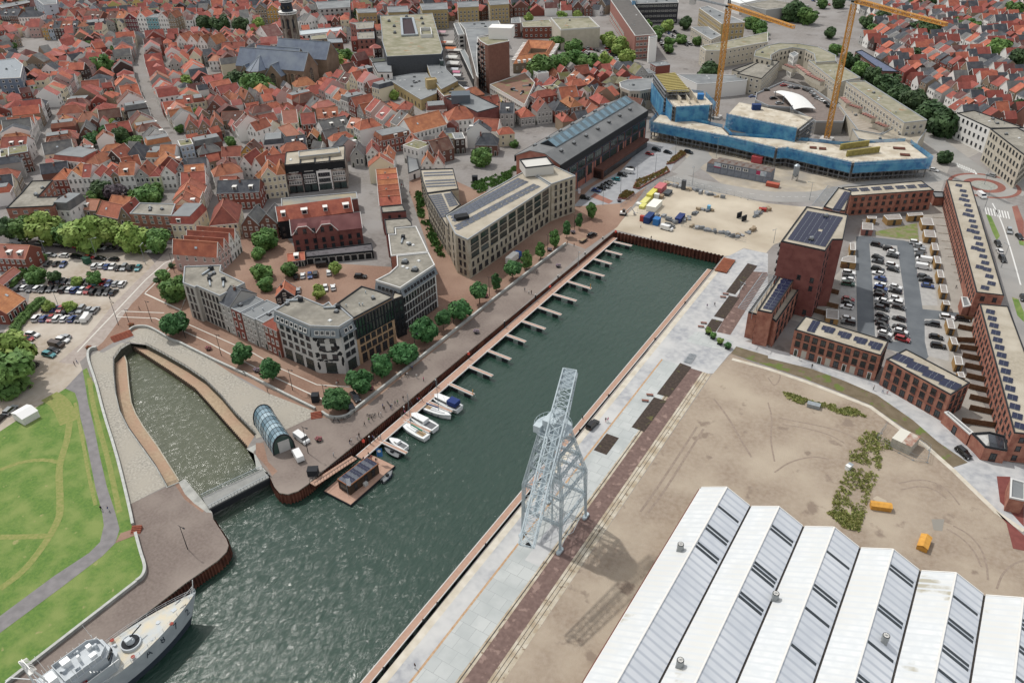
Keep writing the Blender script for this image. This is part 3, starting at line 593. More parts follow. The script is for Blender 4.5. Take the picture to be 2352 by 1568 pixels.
# --- big grey corner block with zinc attic, in two sections
def attic(b,m,h0,h1,off,zs,pitch,w,h,kind,only=None):
 q=M();n=len(b.p)
 for i in range(n):
  P,Q=b.p[i],b.p[(i+1) % n];d=(Q-P)
  if d.length < 2:continue
  d.normalize();nn=Vector((d.y,-d.x))
  if only and not only(math.degrees(math.atan2(nn.y,nn.x))):continue
  a1,a2=P+nn*off,Q+nn*off
  q.face([(a1.x,a1.y,h0),(a2.x,a2.y,h0),(Q.x,Q.y,h1),(P.x,P.y,h1)]);q.face([(a1.x,a1.y,h0),(P.x,P.y,h0),(Q.x,Q.y,h0),(a2.x,a2.y,h0)])
  q.face([(a1.x,a1.y,h0),(P.x,P.y,h1),(P.x,P.y,h0)]);q.face([(a2.x,a2.y,h0),(Q.x,Q.y,h0),(Q.x,Q.y,h1)])
 o=ob('attic_cladding',(q,m),b.root)
 for i,L,an in b.edges(True,5):
  if only and not only(an):continue
  P,Q=b.p[i],b.p[(i+1) % n];d=(Q-P).normalized();nn=Vector((d.y,-d.x));c=max(1,int(L/pitch))
  for k in range(c):
   if b.n > 97:break
   t=1+(L-2)*(k+.5)/c;pp=P+d*t+nn*(off*.62);b.n += 1
   x=ob('attic_window',WIN[kind],b.root,(pp.x,pp.y,zs),math.atan2(d.y,d.x),(w,1,h));x.rotation_euler=(-math.atan2(off,h1-h0),0,math.atan2(d.y,d.x))
B2A='165 1290 390 1150 618 1243 672 1210 705 1250 740 1225 895 1362 762 1443 500 1434'
b=Bld('apartment_building','large pale grey corner block with zinc attic and black tree shadow mural',tp(1,1,B2A,16.5),16.5,m_lgrey,m_gravel,m_edgeg)
attic(b,m_zinc,13.4,16.3,.9,14.9,2.1,1.3,1.3,'w')
fr=[e for e in b.edges(minl=5)]
for i,L,an in fr:
 n=max(2,int(L/3.1));b.fac(i,[6.2,9.1,11.9],n,1.7,1.7,'D',.8,off=.02);b.fac(i,[2.2],max(1,int(L/5)),3.3,3.6,'G',.8,off=.02)
# mural: irregular dark branch shapes painted on the corner facade
mi=min(fr,key=lambda e:abs(e[2]+75))[0]
rr_=random.Random(4)
for i,L,an in fr:
 if i != mi:continue
 P,Q=b.p[i],b.p[(i+1) % len(b.p)];d=(Q-P).normalized();nn=Vector((d.y,-d.x));m=M()
 def blob(x,z,rx,rz_):
  pts=[]
  for k in range(14):
   a=2*math.pi*k/14;f=rr_.uniform(.55,1.1);q=P+d*(x+rx*f*math.cos(a))+nn*.03;pts.append((q.x,q.y,z+rz_*f*math.sin(a)))
  m.face(pts)
 for x,z,rx,rz_ in ((.10,12.2,.9,1.0),(.17,10.6,.6,1.3),(.3,12.6,1.9,.6),(.5,12.9,1.6,.45),(.7,12,1.2,.5),(.78,10.6,.5,1.3),(.85,9.4,.6,1.0),(.2,8.6,.7,.8),(.4,7.9,1.5,.35),(.6,8.1,1.2,.4),(.88,7.4,.8,.9),(.08,6.6,.8,1.1),(.15,4.8,1.1,.6),(.95,4.6,.5,2.0),(.6,4.9,2.2,.45),(.35,4.5,.9,.4),(.05,2.5,.5,1.8),(.55,2.5,.6,2.1)):
  blob(x*L,z,rx,rz_)
 ob('mural',(m,m_black),b.root)
for nm,me,x,y,r_ in (('air_duct',DUCT,345,1200,.6),('roof_vent',VENT,285,1230,0),('air_duct',DUCT,690,1265,.6),('roof_vent',VENT,740,1300,.3),('vent_pipe',PIPE,830,1250,0),('roof_dome',DOME,680,1380,0)):
 q=T(1,1,x,y,16.5);b.on_roof(nm,me,q.x,q.y,r_)
b=Bld('apartment_building','quayside block with dark glass upper floors over orange brick openings',tp(1,1,'742 1227 970 1066 1110 1106 1245 1155 1248 1176 897 1362',16.5),16.5,mat('sand_brick','c4a17b','b8946d',s=.8),m_gravel,m_edge)
for i,L,an in b.edges(minl=9):
 P,Q=b.p[i],b.p[(i+1) % len(b.p)];d=(Q-P).normalized();nn=Vector((d.y,-d.x));m=M();n=int(L/1.25)
 A,C=P+nn*.35,Q+nn*.35;m.quad((A.x,A.y,9.6),(C.x,C.y,9.6),(C.x,C.y,16.2),(A.x,A.y,16.2),0);m.quad((A.x,A.y,9.6),(P.x,P.y,9.6),(Q.x,Q.y,9.6),(C.x,C.y,9.6),1);m.quad((A.x,A.y,16.2),(C.x,C.y,16.2),(Q.x,Q.y,16.2),(P.x,P.y,16.2),1)
 for k in range(n+1):
  q=P+d*(L*k/n)+nn*.5;m.bar((q.x,q.y,9.6),(q.x,q.y,16.3),.22 if k % 3 else .4,1)
 for z in (9.6,12.9,16.2):m.bar((A.x+nn.x*.1,A.y+nn.y*.1,z),(C.x+nn.x*.1,C.y+nn.y*.1,z),.22,1)
 ob('glazed_screen',(m,[m_gglass,m_edge]),b.root)
 b.fac(i,[5.1,7.9],6,1.7,1.9,'d',.8,off=.02);b.fac(i,[1.9],5,1.8,2.9,'D',.8,off=.02)
b.scatter(KIT,4,5,.5)
b=Bld('apartment_building','narrow dark glazed link between the glass topped block and white block',tp(1,1,'1250 1162 1265 1115 1345 1140 1352 1160 1258 1195',14),14,m_dframe,m_lgravel,m_edge)
b.auto([1.8,4.6,7.4,10.2,12.6],1.5,1.2,2.2,'d',2,.2,only=lambda an,L:True)
b=Bld('apartment_building','white quayside block with zinc mansard and tall grouped windows',tp(1,1,'1325 1085 1645 872 1585 757 1292 787 1298 880 1225 948 1098 1014',15.8),15.8,mat('bright_white_render','dcdcd8','d2d2ce',s=.5),m_gravel,m_flatw)
attic(b,m_zinc,13.0,15.5,.9,14.3,1.7,1.0,1.0,'d',only=lambda an:abs(an+30) < 70)
for i,L,an in b.edges(minl=8):
 if -100 < an < 30:b.fac(i,[1.5,4.7,7.7,10.8],12,1.05,2.35,'d',.6,off=.03)
for x,y in ((1370,850),(1460,920)):q=T(1,1,x,y,15.8);b.on_roof('roof_vent',VENT,q.x,q.y,.3,(1.5,1.5,1.6))
for x,y in ((1350,885),(1495,832),(1390,900)):q=T(1,1,x,y,15.8);b.on_roof('roof_dome',DOME,q.x,q.y)
b=Bld('apartment_building','flat roofed rear wing with white roof edge beside the grey lane',tp(1,1,'1275 533 1472 517 1583 752 1292 782 1240 790 1215 592 1280 590',13.5),13.5,m_redb,m_gravel,m_flatw)
b.auto([1.8,4.6,7.4,10.4],2.6,1.1,1.6,'d');b.scatter([('air_duct',DUCT),('roof_dome',DOME),('roof_vent',VENT)],4,8,.5)
b=Bld('apartment_building','red brick block with two small stepped flat roofs beyond the white edged wing',tp(1,1,'1178 455 1390 438 1430 480 1438 515 1275 530 1280 585 1200 590',9.5),9.5,m_drb,m_gravel,m_edge)
b=Bld('apartment_building','dark red brick end block below the row of bright orange roofs',tp(1,1,'1145 335 1350 318 1378 375 1160 392',9.5),9.5,m_drb,m_gravel,m_edge)
b.auto([2,5,7.6],3,1,1.4,'d')
# --- beige complex
def bl_solar(b,quad,nu,nv,me=None,z=None,gap=None,rz=None,sc=1.0):
 """solar panels in a grid over a quad of four surveyed points (a,b along rows; a,d across)"""
 A,B_,C,D=quad;R=random.Random(2)
 u=(B_-A).normalized();rz=math.atan2(u.y,u.x) if rz is None else rz;z=b.h+.1 if z is None else z
 for j in range(nv):
  for i in range(nu):
   if gap and (i,j) in gap:continue
   s,t=(i+.5)/nu,(j+.5)/nv;q=(A*(1-s)+B_*s)*(1-t)+(D*(1-s)+C*s)*t
   ob('solar_panel',me or SOLAR,b.roof,(q.x-b.c.x,q.y-b.c.y,z),rz,(sc,sc,1))
H_=15.5
main_=[T(1,1,1945,640,H_),T(1,1,1830,588,H_),T(1,1,1745,420,H_),T(1,1,2351,62,H_),T(2,1,355,140,H_)]
b=Bld('office_building','long pale beige brick block with rows of solar panels facing the quay',[main_[0],main_[1],main_[2],T(2,1,130,0,H_),T(2,1,355,140,H_)],H_,m_beigeb,m_lgravel,m_edgeg)
ed=sorted(b.edges(minl=6),key=lambda e:-e[1])
b.fac(ed[0][0],[8.6,11.4,14.0],9,4.6,2.0,'G',1.0,off=.03);b.fac(ed[0][0],[5.2],18,1.1,1.9,'d',1,off=.03);b.fac(ed[0][0],[1.9],14,2.0,2.2,'d',1,off=.03)
for e in ed[1:]:b.fac(e[0],[2,5.2,8.4,11.4,13.8],2,1.1,1.9,'d',1,off=.03)
A_,B2_=T(1,1,1845,560,H_),T(2,1,270,150,H_);C_,D_=T(2,1,50,70,H_),T(1,1,1790,405,H_)
bl_solar(b,(A_,B2_,C_,D_),15,6,SOLAR_G,gap={(i,2) for i in range(15)},sc=1.5)
b.on_roof('plant_room',M().box(-2.5,-1.6,0,2.5,1.6,1.3).mesh('plant_room',m_black),*T(1,1,1890,440,H_),.9)
Hh=15.5
b=Bld('office_building','taller beige end section with window strips at the quay corner',[T(2,1,362,138,Hh),T(2,1,132,-2,Hh),T(2,1,300,-70,Hh),T(2,1,585,62,Hh)],Hh+.4,m_beigeb,m_lgravel,m_edgeg)
for e in b.edges(minl=8):b.fac(e[0],[1.9,5.2,8.4,11.4,14.1],max(3,int(e[1]/3.2)),1.15,1.9,'d',1,off=.03)
q=T(2,1,240,15,Hh+1);b.on_roof('penthouse',M().box(-6,-5,0,6,5,3.6,0).wallstrip([V2(-6,-5),V2(6,-5),V2(6,5),V2(-6,5)],.4,3.6,4.1,1,True).mesh('penthouse',[mat('white_panel','cfcdc6'),m_edge]),q.x-2,q.y+2,.8)
b=Bld('office_building','beige wing with solar panels along the green hedge',tp(1,1,'1568 215 1790 186 1882 318 1745 420 1828 585 1740 500',12),12,m_beigeb,m_lgravel,m_edge)
b.auto([1.9,5,8,10.4],2.6,1.0,1.8,'d',5,off=.03)
A_,B2_,C_,D_=tp(1,1,'1590 230 1700 215 1790 420 1700 440',12);bl_solar(b,(A_,B2_,C_,D_),3,11,SOLAR_G)
A_,B2_,C_,D_=tp(1,1,'1730 215 1790 205 1860 320 1780 340',12);bl_solar(b,(A_,B2_,C_,D_),2,7,SOLAR_G)
b=Bld('office_building','low beige block carrying black pipes and solar panels on its roof',tp(1,0,'1510 1568 1820 1568')[:0]+tp(1,1,'1508 -5 1812 -15 1862 175 1790 182 1570 212 1530 100',9),9,m_beigeb,m_lgravel,m_edge)
b.auto([1.9,5,7.6],2.6,1.0,1.7,'d',5,off=.03)
A_,B2_,C_,D_=tp(1,1,'1540 15 1800 5 1835 150 1570 165',9);bl_solar(b,(A_,B2_,C_,D_),8,6,SOLAR_G,gap={(i,2) for i in range(8)})
b=Bld('workshop','small white shed with blue doors behind the beige block',tp(1,0,'1385 1440 1470 1420 1505 1560 1400 1600',3.5),3.5,WM['w'],m_bitum,m_edge)
b.auto([1.3],3,1.2,2.2,'d')
# --- brick industrial hall with skylit roof
HE,HR=16.5,20
F0,F1=T(2,0,440,1510,HE),T(2,0,1238,1012,HE);ux=(F1-F0).normalized();L_=(F1-F0).length;nx=Vector((-ux.y,ux.x))
Wd=(T(2,0,10,1440,HE)-F0).dot(nx)
root=empty('industrial_hall',(F0.x,F0.y,0),math.atan2(ux.y,ux.x),'long brick industrial hall with glass ridge skylights and black gutter band','hall')
m=M();m.box(0,0,0,L_,Wd,HE,0);y1,y2=Wd*.33,Wd*.67
m.face([(0,Wd,HE),(0,0,HE),(0,y1,HR),(0,y2,HR)],0);m.face([(L_,0,HE),(L_,Wd,HE),(L_,y2,HR),(L_,y1,HR)],0)
ob('wall',(m,[mat('hall_brick','ac6a58','9c5c4c',s=1.2,c3='b67b69',s3=.3)]),root)
m=M();slab(m,(-.3,-.6,HE-.2),(L_+.3,-.6,HE-.2),(L_+.3,y1,HR),(-.3,y1,HR),.3);slab(m,(-.3,y1,HR),(L_+.3,y1,HR),(L_+.3,y2,HR),(-.3,y2,HR),.3);slab(m,(L_+.3,Wd+.6,HE-.2),(-.3,Wd+.6,HE-.2),(-.3,y2,HR),(L_+.3,y2,HR),.3)
m.box(-.35,-.75,HE-3.2,L_+.35,-.45,HE-.1,1);m.box(-.35,Wd+.45,HE-3,L_+.35,Wd+.75,HE-.1,1)
rf=ob('roof',(m,[mat('felt_roof','77797a','6e7071',s=.3,c3='868787',s3=.1,stripe=(.4,'6a6c6d','X',.97)),m_edge]),root)
mg=mat('skylight_blue','6f98ac','5d8699',s=.4,r=.15,spec=.9);yc=Wd*.5
sl0,sl1=L_*.1,L_*.985;n=13;st=(sl1-sl0)/n
m=M()
for s_ in (-1,1):m.quad((sl0,yc+s_*4.2,HR+.1),(sl1,yc+s_*4.2,HR+.1),(sl1,yc,HR+2.4),(sl0,yc,HR+2.4),0)
m.face([(sl0,yc+4.2,HR+.1),(sl0,yc-4.2,HR+.1),(sl0,yc,HR+2.4)],1);m.face([(sl1,yc-4.2,HR+.1),(sl1,yc+4.2,HR+.1),(sl1,yc,HR+2.4)],1)
ob('skylight_ridge',(m,[mat('skylight_lead','687b85','5f727c',s=.5),m_edge]),rf)
for k in range(n):
 a=sl0+st*k+.4;m=M()
 for s_ in (-1,1):
  for q in range(3):
   x0=a+q*st*.17;m.quad((x0,yc+s_*4.0,HR+.28),(x0+st*.15,yc+s_*4.0,HR+.28),(x0+st*.15,yc+s_*.3,HR+2.34),(x0,yc+s_*.3,HR+2.34),0)
 ob('skylight',(m,[mg]),rf)
for k in range(7):
 for yy in (Wd*.2,Wd*.8):ob('roof_vent',VENT,rf,(L_*(.1+.13*k),yy,HE+2.1),0,(1.2,1.2,1.2))
for k in range(11):
 x=L_*(k+.5)/11;big=k in (2,5,6,9)
 ob('window',WIN['G'],root,(x,0,10.4),0,(L_/13,1,3.6));ob('window',WIN['G'],root,(x,0,5.6),0,(L_/(13 if big else 22),1,4.6))
m=M();m.box(-.05,-.2,7.9,L_+.05,-.05,8.15).box(-.05,-.2,12.4,L_+.05,-.05,12.7)
for k in range(12):m.box(L_*k/11-.15,-.22,0,L_*k/11+.15,-.04,13)
ob('steel_frame',(m,mat('blue_steel','3c5168')),root)
m=M();m.box(L_*.36,-5,3.6,L_*.93,-.23,4.6,0).box(L_*.36,-4.2,0,L_*.93,-.25,3.6,1).box(L_*.36,-5,0,L_*.37,-.25,3.6,0)
ob('canopy',(m,[mat('corten_steel','6b4438','5c392f',s=.7),m_glass]),root)
b=Bld('plant_building','small white rooftop block with louvred top at the near end of the brick hall',tp(2,0,'155 1555 235 1470 390 1500 385 1600',15.5),15.5,mat('white_panel2','c6c4bd'),m_bitum,m_edge)
# --- four fronted modern terrace with pale roof (dark brick, black, white, brown)
RT=tp(1,0,'262 1525 815 1475',13.2);bk=tp(1,0,'275 1405 820 1345',13.2)
fx=[0,.26,.5,.745,1.0];cols=[('maroon brick',brickm('maroon_brick','543230','4a2a29')),('black',m_black),('white',WM['w']),('brown brick',brickm('brown_brick','75665d','6a5b52'))]
for k in range(4):
 a,c=RT[0].lerp(RT[1],fx[k]),RT[0].lerp(RT[1],fx[k+1]);d_,e_=bk[0].lerp(bk[1],fx[k+1]),bk[0].lerp(bk[1],fx[k])
 b=Bld('apartment_house',f'{cols[k][0]} fronted modern house under pale flat roof, {ORD[k]} from left of four',[a,c,d_,e_],13.2,cols[k][1],m_lgravel,m_edge,'house',group='four modern houses with one pale roof')
 e=max(b.edges(minl=5),key=lambda e:abs(e[2]) < 150 and -abs(e[2]+70))[0];i=min(b.edges(minl=4),key=lambda e:abs(e[2]+105))[0]
 b.fac(i,[5.0,7.6],5,1.0,1.8,'W' if k != 2 else 'd',.6);b.fac(i,[10.8],3,1.2,1.9,'W' if k < 3 else 'B',1.2);b.fac(i,[2.0],2,3.2,3.0,'G',.8)
 b.add('attic_band',M().wallstrip([b.p[i],b.p[(i+1) % 4]],-.12,9.6,13.1),m_black)
 b.scatter(KIT,2,k,.5)
b=Bld('rooftop_pavilion','long low roof pavilion with striped louvres on the pale flat roof',tp(1,0,'390 1400 760 1360 772 1410 395 1450',14.5),14.6,m_lgravel,m_lgravel,m_edgeg,base=13.3)
# --- flat block above terraces, orange terrace, maroon terrace, garages
b=Bld('flat_block','long grey flat roofed link with puddles between the two terraces',tp(1,1,'232 262 925 203 935 262 235 335',5.5),5.5,m_drb,mat('wet_bitumen','777b7c','8f8b80',s=.12,c3='a59574',s3=.08,r=.6),m_edgeg)
b.auto([2.5],4,1,1.4,'d')
def gable_terrace(p0,p1,w_,h,rh,label,wc,rm,units,doors=True,dorm=0,gab=0):
 u=(p1-p0).normalized();L=(p1-p0).length;root=empty('terrace',(p0.x,p0.y,0),math.atan2(u.y,u.x),label,'terrace')
 m=M();m.box(0,0,0,L,w_,h)
 m.face([(L,0,h),(L,w_,h),(L,w_/2,h+rh)]);m.face([(0,w_,h),(0,0,h),(0,w_/2,h+rh)]);ob('wall',(m,wc),root)
 f=M();slab(f,(-.2,-.4,h-.15),(L+.2,-.4,h-.15),(L+.2,w_/2,h+rh),(-.2,w_/2,h+rh));slab(f,(L+.2,w_+.4,h-.15),(-.2,w_+.4,h-.15),(-.2,w_/2,h+rh),(L+.2,w_/2,h+rh))
 for xx in (-.22,L+.22):f.bar((xx,-.4,h-.1),(xx,w_/2,h+rh+.1),.22,1);f.bar((xx,w_+.4,h-.1),(xx,w_/2,h+rh+.1),.22,1)
 rf=ob('roof',(f,[rm,m_frame]),root)
 for g in range(gab):
  gw=L/(gab+1);x0=gw*g+.2;x1=gw*(g+1)-.2;gm=M();t_=h+rh*.72;xm0,xm1=x0+(x1-x0)*.3,x0+(x1-x0)*.7
  pts=[(x0,0),(x1,0),(x1,h),(xm1,t_),(xm0,t_),(x0,h)];gm.face([(x,-.35,z) for x,z in pts],0)
  back_=[(x0,h,.0),(xm0,t_,w_/2*.72),(xm1,t_,w_/2*.72),(x1,h,0)]
  for q in range(3):a_,b_=back_[q],back_[q+1];gm.face([(a_[0],-.35,a_[1]),(b_[0],-.35,b_[1]),(b_[0],b_[2],b_[1]),(a_[0],a_[2],a_[1])],1)
  gm.face([(x0,0,0),(x0,-.35,0),(x0,-.35,h),(x0,0,h)]);gm.face([(x1,-.35,0),(x1,0,0),(x1,0,h),(x1,-.35,h)])
  for q in range(2,5):a_,b_=pts[q],pts[q+1];gm.bar((a_[0],-.38,a_[1]),(b_[0],-.38,b_[1]),.2,2)
  ob('gable',(gm,[wc if g == 0 else m_drb,rm,m_frame]),root)
 for k in range(units*2):
  x=L*(k+.5)/(units*2)
  for z in [1.6,4.5,7.4][:int(h/2.8)]+([h+1.2] if gab and x < L*.66 else []):ob('window',WIN['D'],root,(x,-.37 if gab and x < L*.66 else 0,z),0,(1.3,1,1.9))
 for k in range(dorm):ob('dormer',DORM,rf,(L*(.08+.84*k/max(1,dorm-1)),w_*.12,h+rh*.3),0,(1.4 if k % 2 else 1,1.2,1.3))
 return root
gable_terrace(T(1,1,205,462,8),T(1,1,890,372,8),9,8,4.2,'terrace with bright orange tiled roof and grey dormers behind the maroon terrace',m_black,RM['o'],5,dorm=4)
gable_terrace(T(1,1,330,592,7.6),T(1,1,972,520,7.6),9,7.6,4.4,'dark red terrace with maroon tiled roof and two broad front gables',m_drb,mat('maroon_tiles','7c4a4a','6c3f40',s=.8,c3='8a5856',s3=.2),4,gab=2)
b=Bld('garage_row','row of black garages with white framed doors under a long flat roof',tp(1,1,'450 745 1066 672 1078 742 446 802',2.8),2.8,m_black,mat('patched_felt','6b676b','5f5b5f',s=.4,patch=('4f4b4e',.5,.6)),m_edge)
i=min(b.edges(minl=15),key=lambda e:abs(e[2]+90))[0];b.fac(i,[1.25],9,2.4,2.3,'w',.6,name='garage_door',me=M().box(-1.25,-.08,-1.2,1.25,.02,1.2,0).box(-1.12,-.1,-1.2,1.12,-.07,1.08,1).mesh('garage_door',[m_frame,m_black]))
# --- orange hipped shed next to garages and small barn: simple houses
def hs(p0,p1,d,h,rh,wc,rc,s_,label,**k):
 if (p1-p0).length < .1:return
 c=(p0+p1)/2;u=(p1-p0);nn=Vector((u.y,-u.x))
 if nn.dot(-c) < 0 and not k.pop('away',False):u=-u
 else:k.pop('away',None)
 return house(c,math.atan2(u.y,u.x),u.length,d,h,rh,wc,rc,s_,label,**k)
hs(T(1,1,290,832,2.8),T(1,1,450,815,2.8),6,2.8,1.6,'n','o','p','small black shed with orange tiled roof beside the garages',group=None,name='shed')
hs(T(1,1,178,1160,3),T(1,1,350,1145,3),6,3,3,'n','o','g','black barn with steep orange roof in the small brick courtyard',group=None,name='barn')
# --- red brick flats with grey roofs by the western street
b=Bld('flats','red brick flats with pale gravel roof beside the cream corner house',tp(0,1,'1192 400 1285 302 1615 312 1577 420',10.5),10.5,m_redb,m_gravel,m_edgeg)
b.auto([2,4.8,7.6,9.6][:3]+[9.5],3.2,1.5,1.3,'B',5);b.scatter([('roof_vent',VENT)],3,2,.5)
b=Bld('flats','large L shaped red brick flats with grey gravel roof at far left',tp(0,1,'58 350 200 210 292 100 490 92 350 248 552 245 490 330',9.5),9.5,m_redb,m_gravel,m_edge)
b.auto([2,4.8,7.8],3.6,1.7,1.3,'B',5);b.scatter([('roof_vent',VENT)],4,2,.5)
# --- red tower and new terraces on the east side
b=Bld('apartment_tower','tall dark red brick tower with blue solar roof above the new terraces',tp(3,1,'350 337 735 410 690 640 592 640 525 745 118 655',24.5),24.5,m_drb,m_lgravel,m_edge)
bl_solar(b,tuple(tp(3,1,'205 640 495 700 660 430 385 382',24.5)),6,12,SOLAR,gap={(4,9),(2,2),(3,5),(4,5)},sc=1.85)
R=random.Random(11)
for i,L,an in b.edges(minl=4):
 for k in range(8):
  for c in range(max(2,int(L/4))):
   if -100 < an < -60 and R.random() < .62:continue
   P,Q=b.p[i],b.p[(i+1) % len(b.p)];d=(Q-P).normalized();q=P+d*(L*(c+.5)/max(2,int(L/4))+R.uniform(-.7,.7))
   if b.n < 70:b.n += 1;ob('window',WIN['d'],b.root,(q.x,q.y,1.8+k*3),math.atan2(d.y,d.x),(1.15,1,1.7))
wl=[(i,L,an) for i,L,an in b.edges(False,8) if abs(an) > 150]
for i,L,an in wl[:1]:
 P,Q=b.p[i],b.p[(i+1) % len(b.p)];d=(Q-P).normalized()
 for k in range(7):
  for c in range(4):
   q=P+d*(L*(c+.6)/4.3);ob('balcony',BALC,b.root,(q.x,q.y,3+k*3),math.atan2(d.y,d.x))
for x,y in ((530,430),(395,640)):q=T(3,1,x,y,24.5);b.on_roof('roof_vent',VENT,q.x,q.y,0,(1.1,1.1,1.4))
def pergola(b,pa,pb,n,wdt,z):
 a=pa-b.c;c=pb-b.c;d=(c-a).normalized();nn=Vector((-d.y,d.x));m=M()
 for s_ in (0,1):p,q=a+nn*wdt*s_,c+nn*wdt*s_;m.bar((p.x,p.y,z),(q.x,q.y,z),.18)
 for k in range(n):p=a.lerp(c,k/(n-1));m.bar((p.x,p.y,z),(p.x+nn.x*wdt,p.y+nn.y*wdt,z),.12)
 for k in range(0,n,5):p=a.lerp(c,k/(n-1));m.bar((p.x,p.y,z-2.6),(p.x,p.y,z),.14)
 return ob('pergola',(m,m_steel),b.root)
wing=zp(2900,800,1.28,'300 352 380 372 262 600 235 580 165 570',11.5)
b=Bld('apartment_building','upper brick wing with roof pergola stepping down below the red tower',zp(2900,800,1.28,'305 352 380 370 240 583 165 568',12),12,m_redb,m_lgravel,m_edge)
bl_solar(b,tuple(zp(2900,800,1.28,'198 560 235 568 358 372 335 366',12)),1,14,SOLAR,sc=1.6);bl_solar(b,tuple(zp(2900,800,1.28,'235 505 262 510 335 385 310 378',12)),1,5,SOLAR,sc=1.2)
pergola(b,*zp(2900,800,1.28,'262 395 140 575',12),26,-4.5,12.3)
b.auto([10.4],3.2,1.3,1.7,'d',10)
b=Bld('apartment_building','long red brick wing with end gable wall facing the weedy verge',zp(2900,800,1.28,'248 398 302 350 380 375 408 418 262 628 235 608 118 578',9),9,m_redb,m_lgravel,m_edge)
b.auto([1.6,4.6,7.4],4.2,1.9,1.9,'D',6)
b=Bld('terrace','northern red brick wing with pergola joining the tower to the north terrace',tp(3,1,'640 160 765 190 705 375 585 360 510 335',10.5),10.5,m_redb,m_lgravel,m_edge,'terrace')
bl_solar(b,tuple(tp(3,1,'600 370 640 380 750 205 715 198',10.5)),1,12,SOLAR,sc=1.5)
pergola(b,*tp(3,1,'640 160 500 340',11),22,-4,11.2)
b.auto([1.6,4.6,7.4,9.4][:3],3.4,1.5,1.8,'d',8)
def terrace(label,pts,h,zs,pitch,kind='D',dooredge=True,sol=(),grp=None,wsc=1.5,hsc=2.0,nwin=98):
 b=Bld('terrace',label,pts,h,m_redb,m_lgravel,m_edge,'terrace',par=.3)
 for i,L,an in b.edges(True,6):
  n=max(2,int(L/pitch));R=random.Random(i)
  b.fac(i,zs[1:],n,wsc,hsc,kind,.5);
  P,Q=b.p[i],b.p[(i+1) % len(b.p)];d=(Q-P).normalized()
  if L > 20 and dooredge:
   for c in range(n):
    q=P+d*(.5+(L-1)*(c+.5)/n)
    if c % 3 == 0:ob('door',DOOR,b.root,(q.x,q.y,1.25),math.atan2(d.y,d.x),(1.2,1,2.5))
    elif c % 3 == 1:ob('wall_panel',PANEL,b.root,(q.x,q.y,1.4),math.atan2(d.y,d.x),(1.5,1,2.6))
    else:ob('window',WIN['D'],b.root,(q.x,q.y,1.5),math.atan2(d.y,d.x),(1.5,1,2.2));b.n += 1
  elif b.n < 98:b.fac(i,zs[:1],n,wsc,hsc,kind,.5)
 for s_ in sol:bl_solar(b,tuple(s_[0]),s_[1],s_[2],SOLAR,sc=s_[3] if len(s_) > 3 else 1.2,gap=s_[4] if len(s_) > 4 else None)
 return b
PANEL=M().box(-.5,-.04,-.5,.5,.02,.5).mesh('wall_panel',mat('grey_panel','b5aea2'))
b=terrace('three storey brick terrace with pale roof nearest the red tower',[T(3,1,340,1338,8.8),T(3,2,1108,2,8.8),T(3,2,1038,134,8.8),T(3,1,243,1462,8.8)],8.8,[1.5,4.4,7.2],2.35,
 sol=[(tp(3,1,'365 1480 410 1490 460 1390 430 1380',8.8),1,5)]+[(tp(3,1,f'{x} {y+22} {x+75} {y+38} {x+105} {y} {x+30} {y-22}',8.8),2,3,1.3,{(0,0)}) for x,y in ((495,1455),(645,1505),(790,1555))]+[(tp(3,2,'920 60 1000 80 1035 25 960 5',8.8),2,3,1.3,{(0,0)})])
b=terrace('three storey brick terrace with four pairs of solar panels',tp(3,2,'1265 72 1855 382 1678 495 1085 166',8.8),8.8,[1.5,4.4,7.2],2.6,sol=[(tp(3,2,f'{x-55} {y+25} {x+25} {y+55} {x+75} {y+10} {x-5} {y-25}',8.8),2,2,1.9) for x,y in ((1225,148),(1360,222),(1505,300),(1660,382))])
b=Bld('terrace','low brick garage wing with white edged roof at the terrace end',tp(3,2,'1615 652 1655 645 1885 840 1850 860',3.4),3.4,m_redb,m_bitum,m_flatw,'building',par=.4)
b.auto([1.4],7,1.4,2.2,'d',5)
b=Bld('corner_house','low brick corner house with white roof terrace behind black railing',tp(3,2,'1868 850 2030 840 2180 880 2195 1010 1990 975 1925 905',4),4,m_redb,mat('white_gravel','c9c9c5','b8b8b4',s=1),m_edge,'house',par=.6)
b.auto([1.6],4,1.5,2.4,'D',5)
m=M()
for k in range(24):m.bar(*[(p.x-b.c.x,p.y-b.c.y,z) for z in (4.1,5.1) for p in [T(3,2,2015+7*k,950+1.5*k,4)]],.05)
ob('railing',(m,m_dframe),b.root);g_=tp(3,2,'2020 850 2165 870 2170 990 2035 960',4.3);m=M();m.face([(p.x-b.c.x,p.y-b.c.y,4.35) for p in g_][::-1]);ob('glass_roof',(m,m_glass),b.root)
def pairs(pl,zz,step=1.0):
 return [([V2(p.x-1.2,p.y-1.2),V2(p.x+1.2,p.y-1.2),V2(p.x+1.2,p.y+1.2),V2(p.x-1.2,p.y+1.2)],1,2,1.25) for p in pl]
def linep(i0,j0,a,i1,j1,c,n,z):A,C=T(i0,j0,a[0],a[1],z),T(i1,j1,c[0],c[1],z);return [A.lerp(C,k/(n-1)) for k in range(n)]
b=terrace('very long red brick terrace with beige roof running from the roundabout',tp(3,1,'1640 88 1860 108 2168 1150 1912 1120',9),9,[1.4,4.4,7.2],2.9,kind='d',dooredge=False,wsc=1.2,hsc=1.6,sol=pairs(linep(3,1,(1790,190),3,1,(2050,1040),17,9),9)+pairs(linep(3,1,(1750,140),3,1,(1990,1080),7,9),9))
e1=T(3,2,2257,842,9);e2=T(3,2,2600,880,9)
